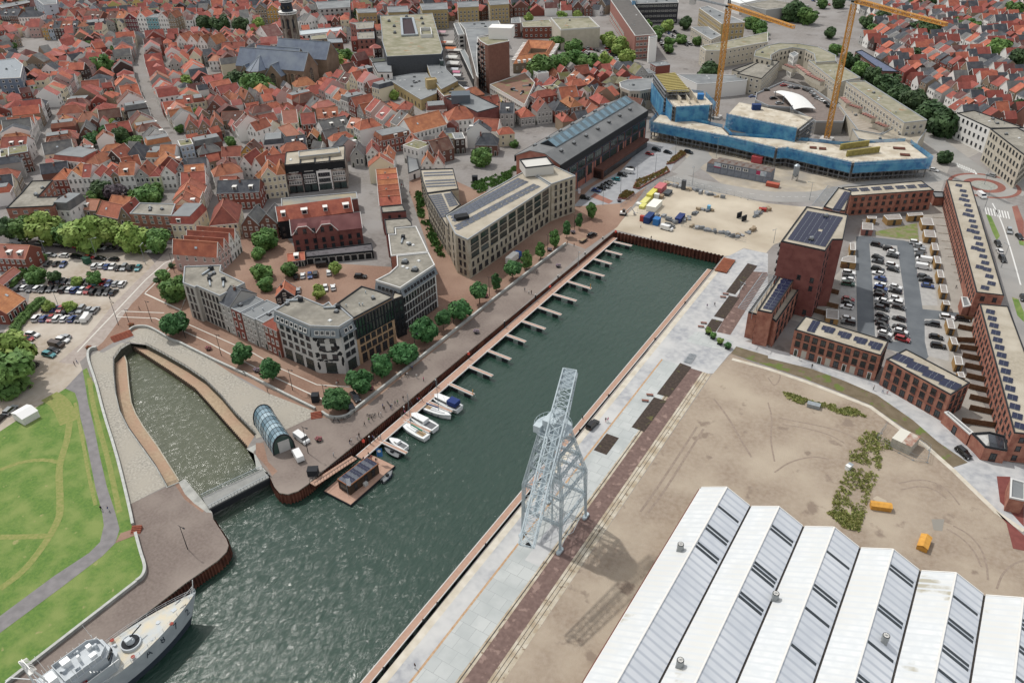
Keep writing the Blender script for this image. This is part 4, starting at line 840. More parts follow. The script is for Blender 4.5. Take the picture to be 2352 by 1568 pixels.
b=terrace('southern brick terrace with beige roof continuing past the frame edge',[T(3,1,1942,1226,9),T(3,1,2205,1248,9),T(3,2,2480,420,9),e2,e1],9,[1.4,4.4,7.2],2.9,kind='d',dooredge=False,wsc=1.2,hsc=1.6,sol=pairs(linep(3,1,(2040,1300),3,2,(2310,780),15,9),9))
b=terrace('north red brick terrace with pale roof beside the construction site',tp(3,1,'678 157 1410 97 1524 182 768 235',8.5),8.5,[1.4,4.4,7.0],3.0,kind='d',dooredge=False,wsc=1.3,hsc=1.5,sol=[(tp(3,1,f'{x} {y+28} {x+60} {y+23} {x+30} {y-10} {x-30} {y-5}',8.5),3,2,1.0) for x,y in ((770,172),(870,168),(980,160),(1090,153),(1200,148),(1300,142),(1410,135))])
b=Bld('terrace','small brick link wall between the north and long terraces',tp(3,1,'1500 195 1610 200 1615 250 1530 250',3.5),3.5,m_redb,m_bitum,m_edge,'building')
b=Bld('terrace','small brick end house with white canopy below the long terrace',tp(3,1,'1770 1165 1830 1170 1865 1245 1790 1260',3.5),3.5,m_redb,m_bitum,m_flatw,'house')
# --- corrugated sawtooth shed in the foreground
m_corr=mat('white_corrugated','dcdfe0','cfd4d7',s=.5,r=.6,c3='d2d3d0',s3=.09,stripe=(.2,'cdd2d5','Y',.55),patch=('aca795',.1,.66));m_corr2=mat('translucent_corrugated','d2d7dd','c8ced6',s=.3,r=.45,stripe=(.17,'b9c0ca','Y',.6),c3='dde1e6',s3=.06)
SZ=7.0;vx=[-37.6,-26.9,-16.7,-6.5,3.5,13.2,22.3,31.9]
EV,RG=6.0,8.9
vv=[(T(2,2,1772,1268,EV),T(2,3,655,1568,EV))]+[(T(3,3,a,c,EV),T(3,3,e,f,EV)) for a,c,e,f in ((215,12,-350,1500),(648,182,110,1568),(1095,358,715,1568),(1545,538,1290,1568),(1995,712,1845,1568),(2420,880,2380,1568))]
ny=140.0
vxs=[]
for a,c in vv:t_=(ny-a.y)/(c.y-a.y);vxs.append(a.x+(c.x-a.x)*t_)
step=(vxs[5]-vxs[0])/5;vxs=[vxs[0]+step*k for k in range(9)]
root=empty('sawtooth_shed',(vxs[0],-20,0),0,'huge white corrugated shed with rows of ridged roofs in the foreground','shed')
Ls=ny+20+.0
for k in range(8):
 a,c=vxs[k]-vxs[0],vxs[k+1]-vxs[0];rx=a+(c-a)*.5;y1=Ls
 m=M();m.box(a,0,0,a+.3,y1-.3,EV-.1,0) if k == 0 else None
 m.face([(a,y1-.1,0),(c,y1-.1,0),(c,y1-.1,EV),(rx,y1-.1,RG-.1),(a,y1-.1,EV)][::-1],0)
 if k == 0:m.box(-.25,20,3.6,0-.003,y1-.5,EV-.25,1)
 ob('wall',(m,[WM['w'],mat('rusty_red_trim','7c4034','6a362c',s=1)]),root)
 m=M();g=.25
 slab(m,(rx,y1,RG),(rx,0,RG),(a+g,0,EV),(a+g,y1,EV),.1,0);slab(m,(c-g,y1,EV),(c-g,0,EV),(rx,0,RG),(rx,y1,RG),.1,1)
 m.bar((rx,0,RG+.1),(rx,y1,RG+.1),.35,2);m.bar((a+g,y1,EV+.1),(rx,y1,RG+.12),.22,2);m.bar((c-g,y1,EV+.1),(rx,y1,RG+.12),.22,2)
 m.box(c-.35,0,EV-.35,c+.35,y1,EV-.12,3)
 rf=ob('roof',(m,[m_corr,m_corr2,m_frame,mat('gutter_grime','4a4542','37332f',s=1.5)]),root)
 Rr=random.Random(40+k);ys=y1-Rr.uniform(4,9);cnt=[3,3,4,6,4,4,5,4][k]
 for q in range(cnt):
  for e in range(Rr.choice((1,2,2,3))):
   m=M();y=ys-e*1.05;t0,t1=.06,.93;X=lambda t:rx+(c-g-rx)*t;Zz=lambda t:RG+(EV-RG)*t+.04
   slab(m,(X(t1),y,Zz(t1)+.05),(X(t1),y-.7,Zz(t1)+.05),(X(t0),y-.7,Zz(t0)+.05),(X(t0),y,Zz(t0)+.05),.05)
   ob('roof_light',(m,mat('dark_rooflight','3f474c','363d42',s=1,r=.4)),rf)
  ys -= Rr.uniform(5,12)
for wx,wy,nm in ((2,3,'1545 330'),(2,3,'1545 1370'),(3,3,'75 735'),(3,3,'1075 1160')):
 q=tp(wx,wy,nm,8.3)[0];kx=(q.x-vxs[0]) % step;zz=EV+(RG-EV)*min(kx,step-kx)/(step/2)
 m=M();m.box(-.9,-.9,-.3,.9,.9,.8,0).cyl(0,0,.8,2.4,1.05,n=20,mi=0)
 m.cyl(0,0,2.4,2.46,1.02,n=20,mi=1);m.cyl(0,0,2.46,2.5,.8,n=16,mi=2)
 for e in range(4):a_=e*math.pi/4;m.bar((math.cos(a_)*.95,math.sin(a_)*.95,2.56),(-math.cos(a_)*.95,-math.sin(a_)*.95,2.56),.07,0)
 ob('extractor_fan',(m,[mat('fan_grey','9ea2a2'),m_edge,m_frame]),root,(q.x-vxs[0],q.y+20,zz),0,(.66,.66,.8))
# ================= UPPER TOWN: LARGE BUILDINGS =================
def ZA(s,z=0):return zp(0,0,3.357,s,z)
def ZB(s,z=0):return zp(0,467,3.36,s,z)
def ZC(s,z=0):return zp(700,300,3.357,s,z)
def ZE(s,z=0):return zp(1400,300,K1,s,z)
def ZF(s,z=0):return zp(700,0,K1,s,z)
def ZJ(s,z=0):return zp(1400,0,K1,s,z)
def ZN(s,z=0):return zp(3396,0,K1,s,z)
def ZO(s,z=0):return zp(2700,0,K1,s,z)
def ZK(s,z=0):return zp(2550,230,K1,s,z)
def ZL(s,z=0):return zp(3150,400,K1,s,z)
# --- the church
def church():
 slate=mat('blue_slate','69768a','5f6b7e',s=.5,c3='76828f',s3=.12,r=.5);br=mat('church_brick','85705c','776350',s=.8,c3='937e69',s3=.2)
 e=13.0;rh=9.0
 A=ZF('465 500 990 545',e);a,b=A;u=(b-a).normalized();L=(b-a).length;n=Vector((-u.y,u.x))
 root=empty('church',(a.x,a.y,0),math.atan2(u.y,u.x),'old brick church with steep blue slate roofs and tall pointed windows','church')
 FOOT.append([a-n*6,b-n*6,b+n*42,a+n*42])
 w,f=M(),M()
 def hall(x0,y0,x1,y1,e,rh,axis):
  w.box(x0,y0,0,x1,y1,e)
  if axis == 'x':
   ym=(y0+y1)/2;w.face([(x1,y0,e),(x1,y1,e),(x1,ym,e+rh)]);w.face([(x0,y1,e),(x0,y0,e),(x0,ym,e+rh)])
   slab(f,(x0,y0-.4,e-.3),(x1,y0-.4,e-.3),(x1,ym,e+rh),(x0,ym,e+rh));slab(f,(x1,y1+.4,e-.3),(x0,y1+.4,e-.3),(x0,ym,e+rh),(x1,ym,e+rh));f.bar((x0,ym,e+rh+.1),(x1,ym,e+rh+.1),.3,1)
   f.bar((x1,y0-.4,e-.2),(x1,ym,e+rh+.1),.35,1);f.bar((x1,y1+.4,e-.2),(x1,ym,e+rh+.1),.35,1)
  else:
   xm=(x0+x1)/2;w.face([(x0,y0,e),(x1,y0,e),(xm,y0,e+rh)]);w.face([(x1,y1,e),(x0,y1,e),(xm,y1,e+rh)])
   slab(f,(x0-.4,y0,e-.3),(xm,y0,e+rh),(xm,y1,e+rh),(x0-.4,y1,e-.3));slab(f,(xm,y0,e+rh),(x1+.4,y0,e-.3),(x1+.4,y1,e-.3),(xm,y1,e+rh));f.bar((xm,y0,e+rh+.1),(xm,y1,e+rh+.1),.3,1)
   f.bar((x0-.4,y0,e-.2),(xm,y0,e+rh+.1),.35,1);f.bar((x1+.4,y0,e-.2),(xm,y0,e+rh+.1),.35,1)
 hall(0,0,L,15,e,rh,'x');hall(L*.05,15.5,L*.7,27,e,rh*.8,'x');hall(L*.2,27.5,L*.98,42,e,rh,'x')
 hall(L*.5,-5,L*.5+11,7,e-3,rh*.7,'y');hall(L*.1,-4,L*.1+9,7,e-4,rh*.6,'y')
 cx=L*.33;k=len(w.v);pts=[Vector((cx+6.5*math.cos(math.pi+i*math.pi/4),-1+7*math.sin(math.pi+i*math.pi/4))) for i in range(5)]
 w.prism([V2(cx-6.5,5)]+pts+[V2(cx+6.5,5)],0,e-1)
 for i in range(4):f.face([(pts[i].x,pts[i].y-.3,e-1),(pts[i+1].x,pts[i+1].y-.3,e-1),(cx,4,e+6)]);f.bar((pts[i].x,pts[i].y-.3,e-.9),(cx,4,e+6.1),.25,1)
 f.face([(pts[0].x,pts[0].y,e-1),(cx,4,e+6),(pts[0].x,7,e-1)]);f.face([(pts[4].x,pts[4].y,e-1),(pts[4].x,7,e-1),(cx,4,e+6)])
 wl=ob('wall',(w,br),root);ob('roof',(f,[slate,mat('lead_ridge','8c959c')]),root)
 def lancet(x,y,z,ww,h,rz=0):
  m=M();n_=8;pts=[(-ww/2,0),(ww/2,0)]+[(ww/2*math.cos(i*math.pi/n_),h+ww*.7*math.sin(i*math.pi/n_)) for i in range(n_+1)]
  m.face([(p,-.08,q) for p,q in pts],0)
  for i in range(-1,2):m.box(i*ww/4-.07,-.16,0,i*ww/4+.07,-.06,h+ww*.4,1)
  for q in range(1,6):m.box(-ww/2,-.13,h*q/6-.04,ww/2,-.07,h*q/6+.04,1)
  m.bar((-ww/2-.1,-.1,0),(-ww/2-.1,-.1,h),.3,1);m.bar((ww/2+.1,-.1,0),(ww/2+.1,-.1,h),.3,1)
  ob('window',(m,[m_glass,mat('stone_tracery','a8987f')]),root,(x,y,z),rz)
 lancet(L*.5+5.5,-5.02,2.5,3.4,6.5);lancet(L*.1+4.5,-4.02,2.5,2.6,5);lancet(L+.02,7.5,3,3.6,7.5,math.pi/2)
 for x in (L*.72,L*.82,L*.92):lancet(x,-.02,3,2,6)
 for i in range(1,3):q=(pts[i]+pts[i+1])/2;lancet(q.x,q.y-.05,3,2,6,math.atan2((pts[i+1]-pts[i]).y,(pts[i+1]-pts[i]).x))
 m=M()
 for x in (L*.46,L*.67,L*.77,L*.87,L*.99):m.box(x-.5,-1.4,0,x+.5,0,e-2.5)
 ob('buttress',(m,br),root)
 t=M();r1=4.6;tq=ZF('903 330',12)[0]-a;tx,ty=tq.dot(u),tq.dot(n)
 def ngon(m,z0,z1,r0,r1,mi,n=8):m.cyl(tx,ty,z0,z1,r0,r1,n,mi)
 ngon(t,0,31,5.4,4.9,0)
 for i in range(8):
  a=math.pi*2*i/8;x,y=tx+5.2*math.cos(a),ty+5.2*math.sin(a);t.bar((x,y,0),(tx+4.9*math.cos(a),ty+4.9*math.sin(a),31),.9,1)
 tw=ob('tower',(t,[brickm('tower_brick','5e4b44','524039'),mat('tower_stone','8f8577')]),root)
 for i in range(8):
  a=math.pi*2*(i+.5)/8;m=M();m.face([(-.7,0,0),(.7,0,0),(.7,0,5),(0,0,6.4),(-.7,0,5)]);ob('louvre',(m,m_edge),tw,(tx+4.75*math.cos(a),ty+4.75*math.sin(a),22),a+math.pi/2)
 g=M()
 for z,r in ((31,6.2),(38.5,4.6)):
  g.cyl(tx,ty,z,z+.4,r,r,16);g.cyl(tx,ty,z+1.3,z+1.5,r,r,16)
  for i in range(32):a=math.pi*2*i/32;g.bar((tx+r*.97*math.cos(a),ty+r*.97*math.sin(a),z+.4),(tx+r*.97*math.cos(a),ty+r*.97*math.sin(a),z+1.4),.16)
 ob('gallery',(g,WM['w']),tw)
 s=M();ngon(s,31.4,38.5,4.0,3.6,0);ngon(s,38.9,43,2.9,2.6,0);ngon(s,43,45,3.2,1.3,0);ngon(s,45,49,1.2,1.1,0);s.cyl(tx,ty,49,50.5,1.5,.3,8,0);s.cyl(tx,ty,50.5,56,.35,.05,6,0)
 ob('spire',(s,mat('spire_lead','3f464f','363c44',s=1)),tw)
 for i in (5,6,7):a=math.pi*2*(i+.5)/8-.4;m=M();m.cyl(0,0,0,.1,1.5,n=20,mi=0);m.bar((0,0,.12),(0,1.2,.12),.12,1);m.bar((0,0,.12),(.8,0,.12),.14,1);o=ob('clock_face',(m,[m_edge,mat('gilt','b89b4e')]),tw,(tx+4.0*math.cos(a),ty+4.0*math.sin(a),35));o.rotation_euler=(math.pi/2,0,a+math.pi/2)
church()
# --- department store, shopping block, brick tower, galleries flats
b=Bld('department_store','broad grey store with slate black blank wall and sunken roof court',ZJ('232 128 632 108 712 385 700 420 283 440 250 330',15),15,m_black,m_moss,m_edgeg)
b.add('facade_panel',M().wallstrip([b.p[k] for k in range(len(b.p))],-.12,0,15.2,0,True),mat('slate_panels','52575d','4a4f55',s=1,stripe=(.5,'444950','Z',.9)))
q=ZJ('385 150 490 148 525 280 395 285',15);c0=sum(q,V2(0,0))/4
m=M();m.prism([p-c0 for p in q],0,.25,1);m.wallstrip([p-c0 for p in q],-1.6,0,1.3,0,True)
b.on_roof('light_court',m.mesh('light_court',[m_steel,mat('court_maroon','3a2a30')]),c0.x,c0.y)
q=ZJ('545 240 618 238 628 290 550 292',15);c0=sum(q,V2(0,0))/4;b.on_roof('plant_enclosure',M().wallstrip([p-c0 for p in q],.5,0,2.2,0,True).mesh('plant_enclosure',m_flatw),c0.x,c0.y)
for s_ in ('435 135','340 210','345 260','550 150','560 190','575 230','300 170'):q=ZJ(s_,15)[0];b.on_roof('roof_vent',VENT,q.x,q.y,0,(1.3,1.3,2))
b=Bld('glass_facade_block','green glazed stair front along the right side of the grey store',ZJ('612 108 632 106 716 470 690 470',12),12,m_gglass,m_steel,m_edgeg)
b=Bld('low_block','long low dark roof with mossy patches in front of the grey store',ZJ('150 455 385 440 700 420 705 465 590 485 400 495 300 505 175 490',7),7,m_redb,mat('mossy_felt','55584f','4b4e48',s=.4,patch=('5e6b3a',.3,.6)),m_edgeg)
b.auto([2,5],5,1.5,1.5,'d',6)
b=Bld('white_block','white three storey block with roof terrace glazing near the small trees',ZJ('170 485 318 470 325 560 210 560',10),10,WM['w'],m_bitum,m_black);b.auto([1.6,4.8,8],3,1.1,2,'d',4)
b=Bld('shopping_block','very long flat roofed shopping block with brick end and stepped roofs',ZJ('278 605 480 570 590 565 665 680 665 720 545 770',6),6,m_ochreb,m_bitum,m_edgeg);b.auto([2.2],5,1.2,2,'d',6);b.scatter([('roof_vent',VENT),('roof_dome',DOME)],12,3,.7)
b=Bld('shopping_block','stepped flat roofed block along the market street behind the yellow stair tower',ZJ('585 485 725 472 740 540 828 625 700 690 620 590',9),9,m_ochreb,m_bitum,m_edgeg);b.auto([2.2,6],4,1.3,1.6,'d',6);b.scatter(KIT,5,2,.6)
b=Bld('stair_tower','plain yellow brick stair tower rising among the flat roofs',ZJ('575 605 655 600 668 615 590 625',11),11,m_ochreb,m_ochreb,m_ochreb)
b=Bld('shopping_block','flat block with brown mossy roof next to the market umbrellas',ZJ('660 680 835 650 905 700 720 745',6.5),6.5,m_pinkb,mat('brown_moss_roof','80704c','6f6041',s=.3,patch=('8b7a3f',.3,.58)),m_flatw);b.auto([2,5],3,1.3,1.4,'w',5);b.scatter([('roof_vent',VENT)],3,2,.6)
b=Bld('theatre','dark flat roofed hall with a bright red wall and rooftop box',ZE('740 185 910 135 1145 248 978 292',11),11,m_drb,m_bitum,m_edge)
b.add('red_cladding',M().wallstrip([b.p[k] for k in (2,3)] if True else [],-.15,3,10.6),mat('crimson_cladding','8f2b33','83262d',s=.5));q=ZE('852 205',11)[0];b.on_roof('plant_room',M().box(-5,-4.5,0,5,4.5,4.5).mesh('plant_room',mat('blue_grey_cladding','5b6670')),q.x,q.y,.6)
# brick residential tower with curved balconies on its left
b=Bld('apartment_tower','brown brick residential tower with curved balconies and white roof box',ZJ('980 295 1185 265 1222 320 1060 352 1040 345 1000 320',28),28,mat('tower_brown_brick','8a5f4f','7f5647',s=.7),m_moss,m_flatw)
q=ZJ('1165 290',28)[0];b.on_roof('lift_house',M().box(-7,-5,0,7,5,6.5).mesh('lift_house',WM['w']),q.x,q.y,.35)
for i,L,an in b.edges(True,5):
 z9=[1.5+3.1*k for k in range(9)]
 if -100 < an < -60 or L > 18:b.fac(i,z9,1,1.3,1.5,'w',.5)
 elif an < -100 or an > 100 :b.fac(i,z9,2,1.6,1.8,'B',.3);b.fac(i,[k-1.1 for k in z9[1:]],1,1,1,a=.2,me=BALC,name='balcony')
b=Bld('gallery_flats','long flats with white curved balconies facing the market street',ZJ('880 225 1020 215 1185 245 980 290 975 440 985 600 970 585',15),15,brickm('dark_brown_brick','5f5048','54463f'),m_bitum,m_flatw)
for i,L,an in b.edges(True,12):
 b.fac(i,[6.5,9.3,12.1],14,2.2,1.8,'B',.6);b.fac(i,[5.2,8,10.8],12,1,1,a=1,me=BALC,name='balcony')
b=Bld('shop_terrace','low metal roofed shop strip sloping along the market',ZJ('842 390 880 385 1000 605 945 610',5),5,m_dframe,mat('metal_roof','8f9799',r=.5),m_flatw)
b=Bld('office_building','black and white ribbon windowed office at the top of the market',ZJ('795 185 835 180 880 270 830 275',12),12,WM['w'],m_bitum,m_flatw);b.auto([2,5,8,10.5],3,2.6,1.4,'D',4)
b=Bld('office_building','pale roofed office with rooftop plant behind the shopping street',ZJ('840 180 1040 170 1140 165 1185 245 1030 225 880 228',11),11,WM['g'],m_bitum,m_flatw);b.scatter([('roof_vent',VENT),('air_duct',DUCT)],8,3,.6)
b=Bld('shop_building','store with reddish mossy roof and white ribbon windows beside the brick tower',ZJ('1072 655 1343 560 1420 640 1340 810',8),8,WM['w'],mat('red_moss_roof','8a6450','7c5a49',s=.2,patch=('77764a',.15,.55)),m_flatw)
b.auto([5.8],2.4,2.0,1.6,'B',5,.3);b.auto([2],3,2.4,2.4,'d',5,.3);b.scatter([('air_duct',DUCT),('roof_vent',VENT)],5,2,.6)
for k,s_ in enumerate(('45 75 200 68 205 100 60 105','285 58 440 50 450 95 295 100','535 35 745 25 750 75 555 82','822 20 985 12 988 55 830 62','1058 8 1215 0 1222 35 1075 45')):
 b=Bld('gallery_flats',f'tan brick flats with white stair glazing, {ORD[k]} from left behind the store',ZJ(s_,14),14,m_ochreb,m_bitum,m_edgeg,'flats',group='tan brick flats along the far street')
 b.auto([1.8,4.7,7.6,10.5,12.8][:4],2.6,1.5,1.7,'B',5,.5)
for s_,h,wm,rm,l in (('1080 20 1343 5 1343 60 1100 75',12,'g',m_bitum,'large grey roofed hall beyond the church tower at the top'),('955 240 1280 210 1285 240 960 275',6,'w',mat('blue_white_roof','bcc5c9'),'long white roofed hall to the right of the church tower'),('1040 280 1160 265 1170 300 1045 310',6,'t',m_moss,'low mossy roofed block between hall and pyramid roof'),('1170 300 1280 300 1290 330 1175 335',7,'b',m_zinc,'brick block with pale blue roof above the church trees')):
 b=Bld('civic_block',l,ZF(s_,h),h,WM[wm],rm,m_edgeg);b.auto(floors(max(1,int(h/3)),h),3.5,1.5,1.5,'d',6)
for s_,h,l in (('0 180 185 170 180 220 50 230 45 195',13,'pink brick office with flat roof left of the grey store'),('55 255 185 248 190 300 60 305',11,'lower pink brick office section with recessed terrace')):
 b=Bld('office_building',l,ZJ(s_,h),h,m_pinkb,m_gravel,m_edgeg);b.auto(floors(int(h/3),h),3,1.3,1.6,'d',4);b.scatter(KIT,3,4,.6)
# right upper: grey museum block, long gallery flats, courtyard almshouse
def TB(name,label,i,j,s,h,wm,rm=None,ed=None,zs=None,pitch=3.2,w=1.4,wh=1.5,kind='w',vents=3,cat='building',**k):
 b=Bld(name,label,tp(i,j,s,h),h,wm,rm or m_moss,ed or m_flatw,cat,**k)
 if zs is None:zs=floors(max(1,int(h/3.1)),h)
 if kind:b.auto(zs,pitch,w,wh,kind,4)
 b.scatter(KIT,vents,len(label),.6);return b
TB('museum','blank pale concrete hall with white parapet by the car park',2,0,'355 175 708 165 808 262 448 285',13,m_cream_w,kind=None,par=1,vents=4)
TB('office_building','brown and white long low offices left of the blank concrete hall',2,0,'85 205 340 185 390 250 100 255',8,WM['r'],m_moss)
TB('office_building','grey brick office with tall openings at top centre',2,0,'-5 175 75 165 80 215 -5 220',10,WM['b'],m_bitum)
TB('gallery_flats','long slab of flats with glazed balconies and solar panels on roof',2,0,'905 5 1090 5 1325 320 1130 335',15,m_pinkb,mat('dark_gravel','67635f','5c5855',s=.5),m_flatw,kind='B',pitch=2.5,w=2.1,wh=1.9)
for pts_,nu,nv in (('975 170 1010 165 1110 250 1070 258',3,12),('1065 160 1110 155 1215 245 1170 250',3,12)):
 b_=type('o',(),{});A_,B2_,C_,D_=tp(2,0,pts_,15)
TB('stair_tower','white rendered stair tower at the end of the long flats',2,0,'1255 340 1330 330 1335 345 1265 360',15.5,WM['w'],m_bitum,kind=None,vents=0)
TB('gallery_flats','distant long slab of dark flats with pale gallery railings',2,0,'1130 5 1520 -10 1530 30 1140 40',15,WM['n'],m_bitum,kind='B',pitch=3,w=2.4,wh=1.2)
TB('blue_tower','blue painted stair block beside the distant gallery flats',2,0,'1100 -30 1130 -30 1135 10 1105 10',18,mat('blue_paint','6f9fc2'),m_bitum,kind=None,vents=0)
TB('office_building','yellow and white stepped apartments beyond the first crane',2,0,'1720 80 1800 60 2140 210 1925 225',12,m_ochreb,m_bitum,kind='B',pitch=3,w=1.6,wh=2)
TB('office_building','flat dark roofed beige office beside the tree car park',2,0,'1645 255 1800 250 1920 330 1830 370',8,m_cream_w,m_bitum,kind='w')
TB('corner_block','beige block with rounded bay corner and mossy roof on shopping street',2,0,'1730 430 1990 380 2351 300 2351 390 1900 470 1780 470',11,m_cream_w,m_moss,kind='w',pitch=3.5,w=1.3,wh=1.4)
TB('round_building','dark roofed round fronted building with vertical fins',2,0,'985 765 1060 740 1290 725 1290 820 1180 840 1080 840 1000 810',11,m_cream_w,m_bitum,m_flatw,kind='d',pitch=1.1,w=.7,wh=4,zs=[7.5])
TB('shop_building','white walled car park ramp building with dark flat roof',2,0,'1510 690 1760 690 2170 700 2160 745 1920 770 1700 780',8,WM['w'],m_bitum,m_flatw,kind=None)
TB('office_building','square beige office with dark flat roof right of the tree',2,0,'2020 650 2330 540 2351 545 2351 640 2230 700',9,m_cream_w,m_gravel,m_edge,kind='w')
# almshouse around a courtyard
def courthouse():
 o=tp(2,0,'10 590 130 405 420 420 340 555',6);lab='old orange roofed almshouse wrapped round a green courtyard'
 c=sum(o,V2(0,0))/4;root=empty('almshouse',(c.x,c.y,0),0,lab,'building');FOOT.append(o);w,f=M(),M();n=4
 o=[p-c for p in o];inn=[p*.52 for p in o];mid=[p*.77 for p in o]
 for i in range(4):
  a,b_,ai,bi,am,bm=o[i],o[(i+1) % 4],inn[i],inn[(i+1) % 4],mid[i],mid[(i+1) % 4]
  w.face([(a.x,a.y,0),(b_.x,b_.y,0),(b_.x,b_.y,6),(a.x,a.y,6)]);w.face([(ai.x,ai.y,0),(bi.x,bi.y,0),(bi.x,bi.y,6),(ai.x,ai.y,6)])
  f.face([(a.x,a.y,6),(b_.x,b_.y,6),(bm.x,bm.y,10),(am.x,am.y,10)]);f.face([(ai.x,ai.y,6),(bi.x,bi.y,6),(bm.x,bm.y,10),(am.x,am.y,10)]);f.bar((am.x,am.y,10),(bm.x,bm.y,10),.3,1)
  d=(b_-a).normalized();L=(b_-a).length
  for k in range(int(L/4)):
   q=a+d*(2+4*k);ob('window',WIN['w'],root,(q.x,q.y,3.2),math.atan2(d.y,d.x),(1.2,1,1.6));q2=q*.93;ob('dormer',DORM,root,(q2.x,q2.y,6.5),math.atan2(d.y,d.x))
 ob('wall',(w,WM['t']),root);ob('roof',(f,[RM['o'],m_ridge['o']]),root)
courthouse()
# --- beige shopping centre with roof flats, arc and parking deck
TB('roof_flats','long beige roof flats with pink garden sheds beside the tree avenue',3,0,'715 755 890 750 1460 1110 1250 1135',14,m_cream_w,m_moss,m_edgeg,kind='B',pitch=3.6,w=1.8,wh=1.8,vents=8,zs=[8.5,11.6])
TB('roof_flats','beige roof flats leading up to the curved block',3,0,'370 560 620 575 850 720 700 750 640 775',12,m_cream_w,m_moss,m_edgeg,kind='B',pitch=3.4,w=1.6,wh=1.6,vents=4,zs=[7,10])
m_yel=mat('yellow_render','d2b06c')
arc=ZO('605 435 615 395 700 355 800 335 950 340 1100 365 1235 430 1235 475 1080 485 1065 420 1000 385 900 370 800 390 735 430 740 465',13)
b=Bld('curved_block','curved beige block with yellow inner wall at the head of the centre',arc,13,m_cream_w,m_moss,m_edgeg);b.auto([8,11],3,1.2,1.5,'d',6);b.scatter(KIT,8,1,.9)
i_=[k for k in range(len(b.p))];
TB('stair_tower','white framed lift tower in the hollow of the curved block',3,0,'195 500 245 480 280 500 235 530',12.5,WM['w'],m_bitum,kind='B',pitch=2,w=1.5,wh=2,vents=0)
TB('roof_flats','beige flats with flat roof and many vents left of the curved block',3,0,'-285 690-'.replace('690-','680')+' -30 545 105 570 -60 730',10,m_cream_w,m_gravel,m_edge,kind='w')
TB('shopping_centre','beige shopping centre podium with round window facing the street',3,0,'770 1190 1040 1240 1150 1180 1250 1150 1455 1200 1375 1310 1370 1340 1060 1330 830 1280',8,m_cream_w,m_lgravel,m_edgeg,kind=None,vents=4)
TB('shopping_centre','striped concrete roof deck stepping down toward the construction site',3,0,'640 960 760 960 1145 1170 1035 1235 860 1250',7,m_cream_w,mat('striped_deck','aaa091','a09686',s=.3,stripe=(.12,'8c7b6c','Y',.8)),m_edgeg,kind=None,vents=2)
deck=tp(3,0,'-110 870 140 760 420 830 720 1040 690 1130 440 1130 200 1000 0 985 -120 930',6)
b=Bld('car_park_deck','rooftop parking deck of the shopping centre carrying the white canopy',deck,6,mat('deck_edge','8f8c87'),mat('deck_brick','847770','786c65',s=.5),m_edgeg,par=.9)
DECK=b
q=[T(3,0,55,845,9),T(3,0,200,820,9),T(3,0,435,998,9),T(3,0,235,1003,9)]
ca=(q[0]+q[3])/2;cb=(q[1]+q[2])/2
m=M();N=14
P0,P1,P2,P3=T(3,0,50,845,8),T(3,0,195,822,9.5),T(3,0,438,1000,8),T(3,0,240,1005,8)
for i in range(N):
 for j in range(6):
  def pt(s,t):a=P0.lerp(P3,s);b2=P1.lerp(P2,s);v=a.lerp(b2,t);return (v.x,v.y,7.9+2.4*math.sin(math.pi*s)*.9+.9*math.sin(math.pi*t))
  m.quad(pt(i/N,j/6),pt((i+1)/N,j/6),pt((i+1)/N,(j+1)/6),pt(i/N,(j+1)/6),0)
root=empty('canopy',(0,0,0),0,'white arched membrane canopy over parked cars on the roof deck','canopy')
o=ob('membrane',(m,mat('membrane_white','e9e9e6',r=.5)),root);mm=o.modifiers.new('t','SOLIDIFY');mm.thickness=.25
m=M()
for s_ in (.1,.5,.9):
 for a,c in ((P0,P3),(P1,P2)):v=a.lerp(c,s_);ob('column',(M().bar((v.x,v.y,6),(v.x,v.y,9.2+(1.2 if s_ == .5 else 0)),.35),m_steel),root)
for k,(a,c,n) in enumerate((((130,600),(225,640),5),((235,605),(355,690),6),((335,690),(480,760),7),((650,900),(715,960),4),((725,975),(835,1010),5),((840,1050),(950,1100),5),((960,1135),(1070,1180),5))):
 A,C=T(3,0,a[0],a[1],9),T(3,0,c[0],c[1],9);u=(C-A);L=u.length;u.normalize()
 root=empty('garden_shed',(A.x,A.y,7.0),math.atan2(u.y,u.x),f'row of pale garden sheds with pink saw roofs, {ORD[k]} along the roof terrace','sheds','pink roofed sheds on the shopping centre')
 m=M();f=M();m.box(0,0,0,L,2.6,2.4)
 for e in range(n):x=L*e/n;f.face([(x,-.2,2.4),(x+L/n,-.2,3.1),(x+L/n,2.8,3.1),(x,2.8,2.4)]);f.face([(x+L/n,-.2,2.4),(x+L/n,2.8,2.4),(x+L/n,2.8,3.1),(x+L/n,-.2,3.1)])
 ob('wall',(m,m_cream_w),root);ob('roof',(f,mat('pink_sheet','d5a79b')),root)
# modern apartments far right
TB('apartment_building','white and beige apartments with solar roof along the right hand street',3,0,'1735 1045 1890 1020 2350 1180 2040 1185',12,WM['w'],m_gravel,m_edge,kind='D',pitch=3,w=1.2,wh=1.8,vents=6)
TB('apartment_building','beige corner apartments with dark windows at the right edge',3,0,'2040 1190 2290 1180 2500 1290 2351 1430 2130 1260',15,m_cream_w,m_gravel,m_edge,kind='D',pitch=2.8,w=1.3,wh=1.9,vents=3)
TB('solar_terrace','long dark terrace with bluish solar roof behind the avenue trees',3,0,'800 480 860 465 1205 665 1050 660',9,WM['b'],mat('solar_roof_blue','66708a','59627c',s=.7),m_edge,kind='w',vents=0)
b=Bld('office_block','long flat roofed hall with many parked cars behind it at top',ZO('520 40 740 0 1030 45 880 60 700 80',9),9,WM['g'],m_gravel,m_flatw);b=Bld('white_hall','huge white roofed hall at the top edge of the picture',ZO('380 0 640 -60 760 -20 500 35',8),8,WM['w'],mat('white_roof','e2e4e4'),m_flatw)
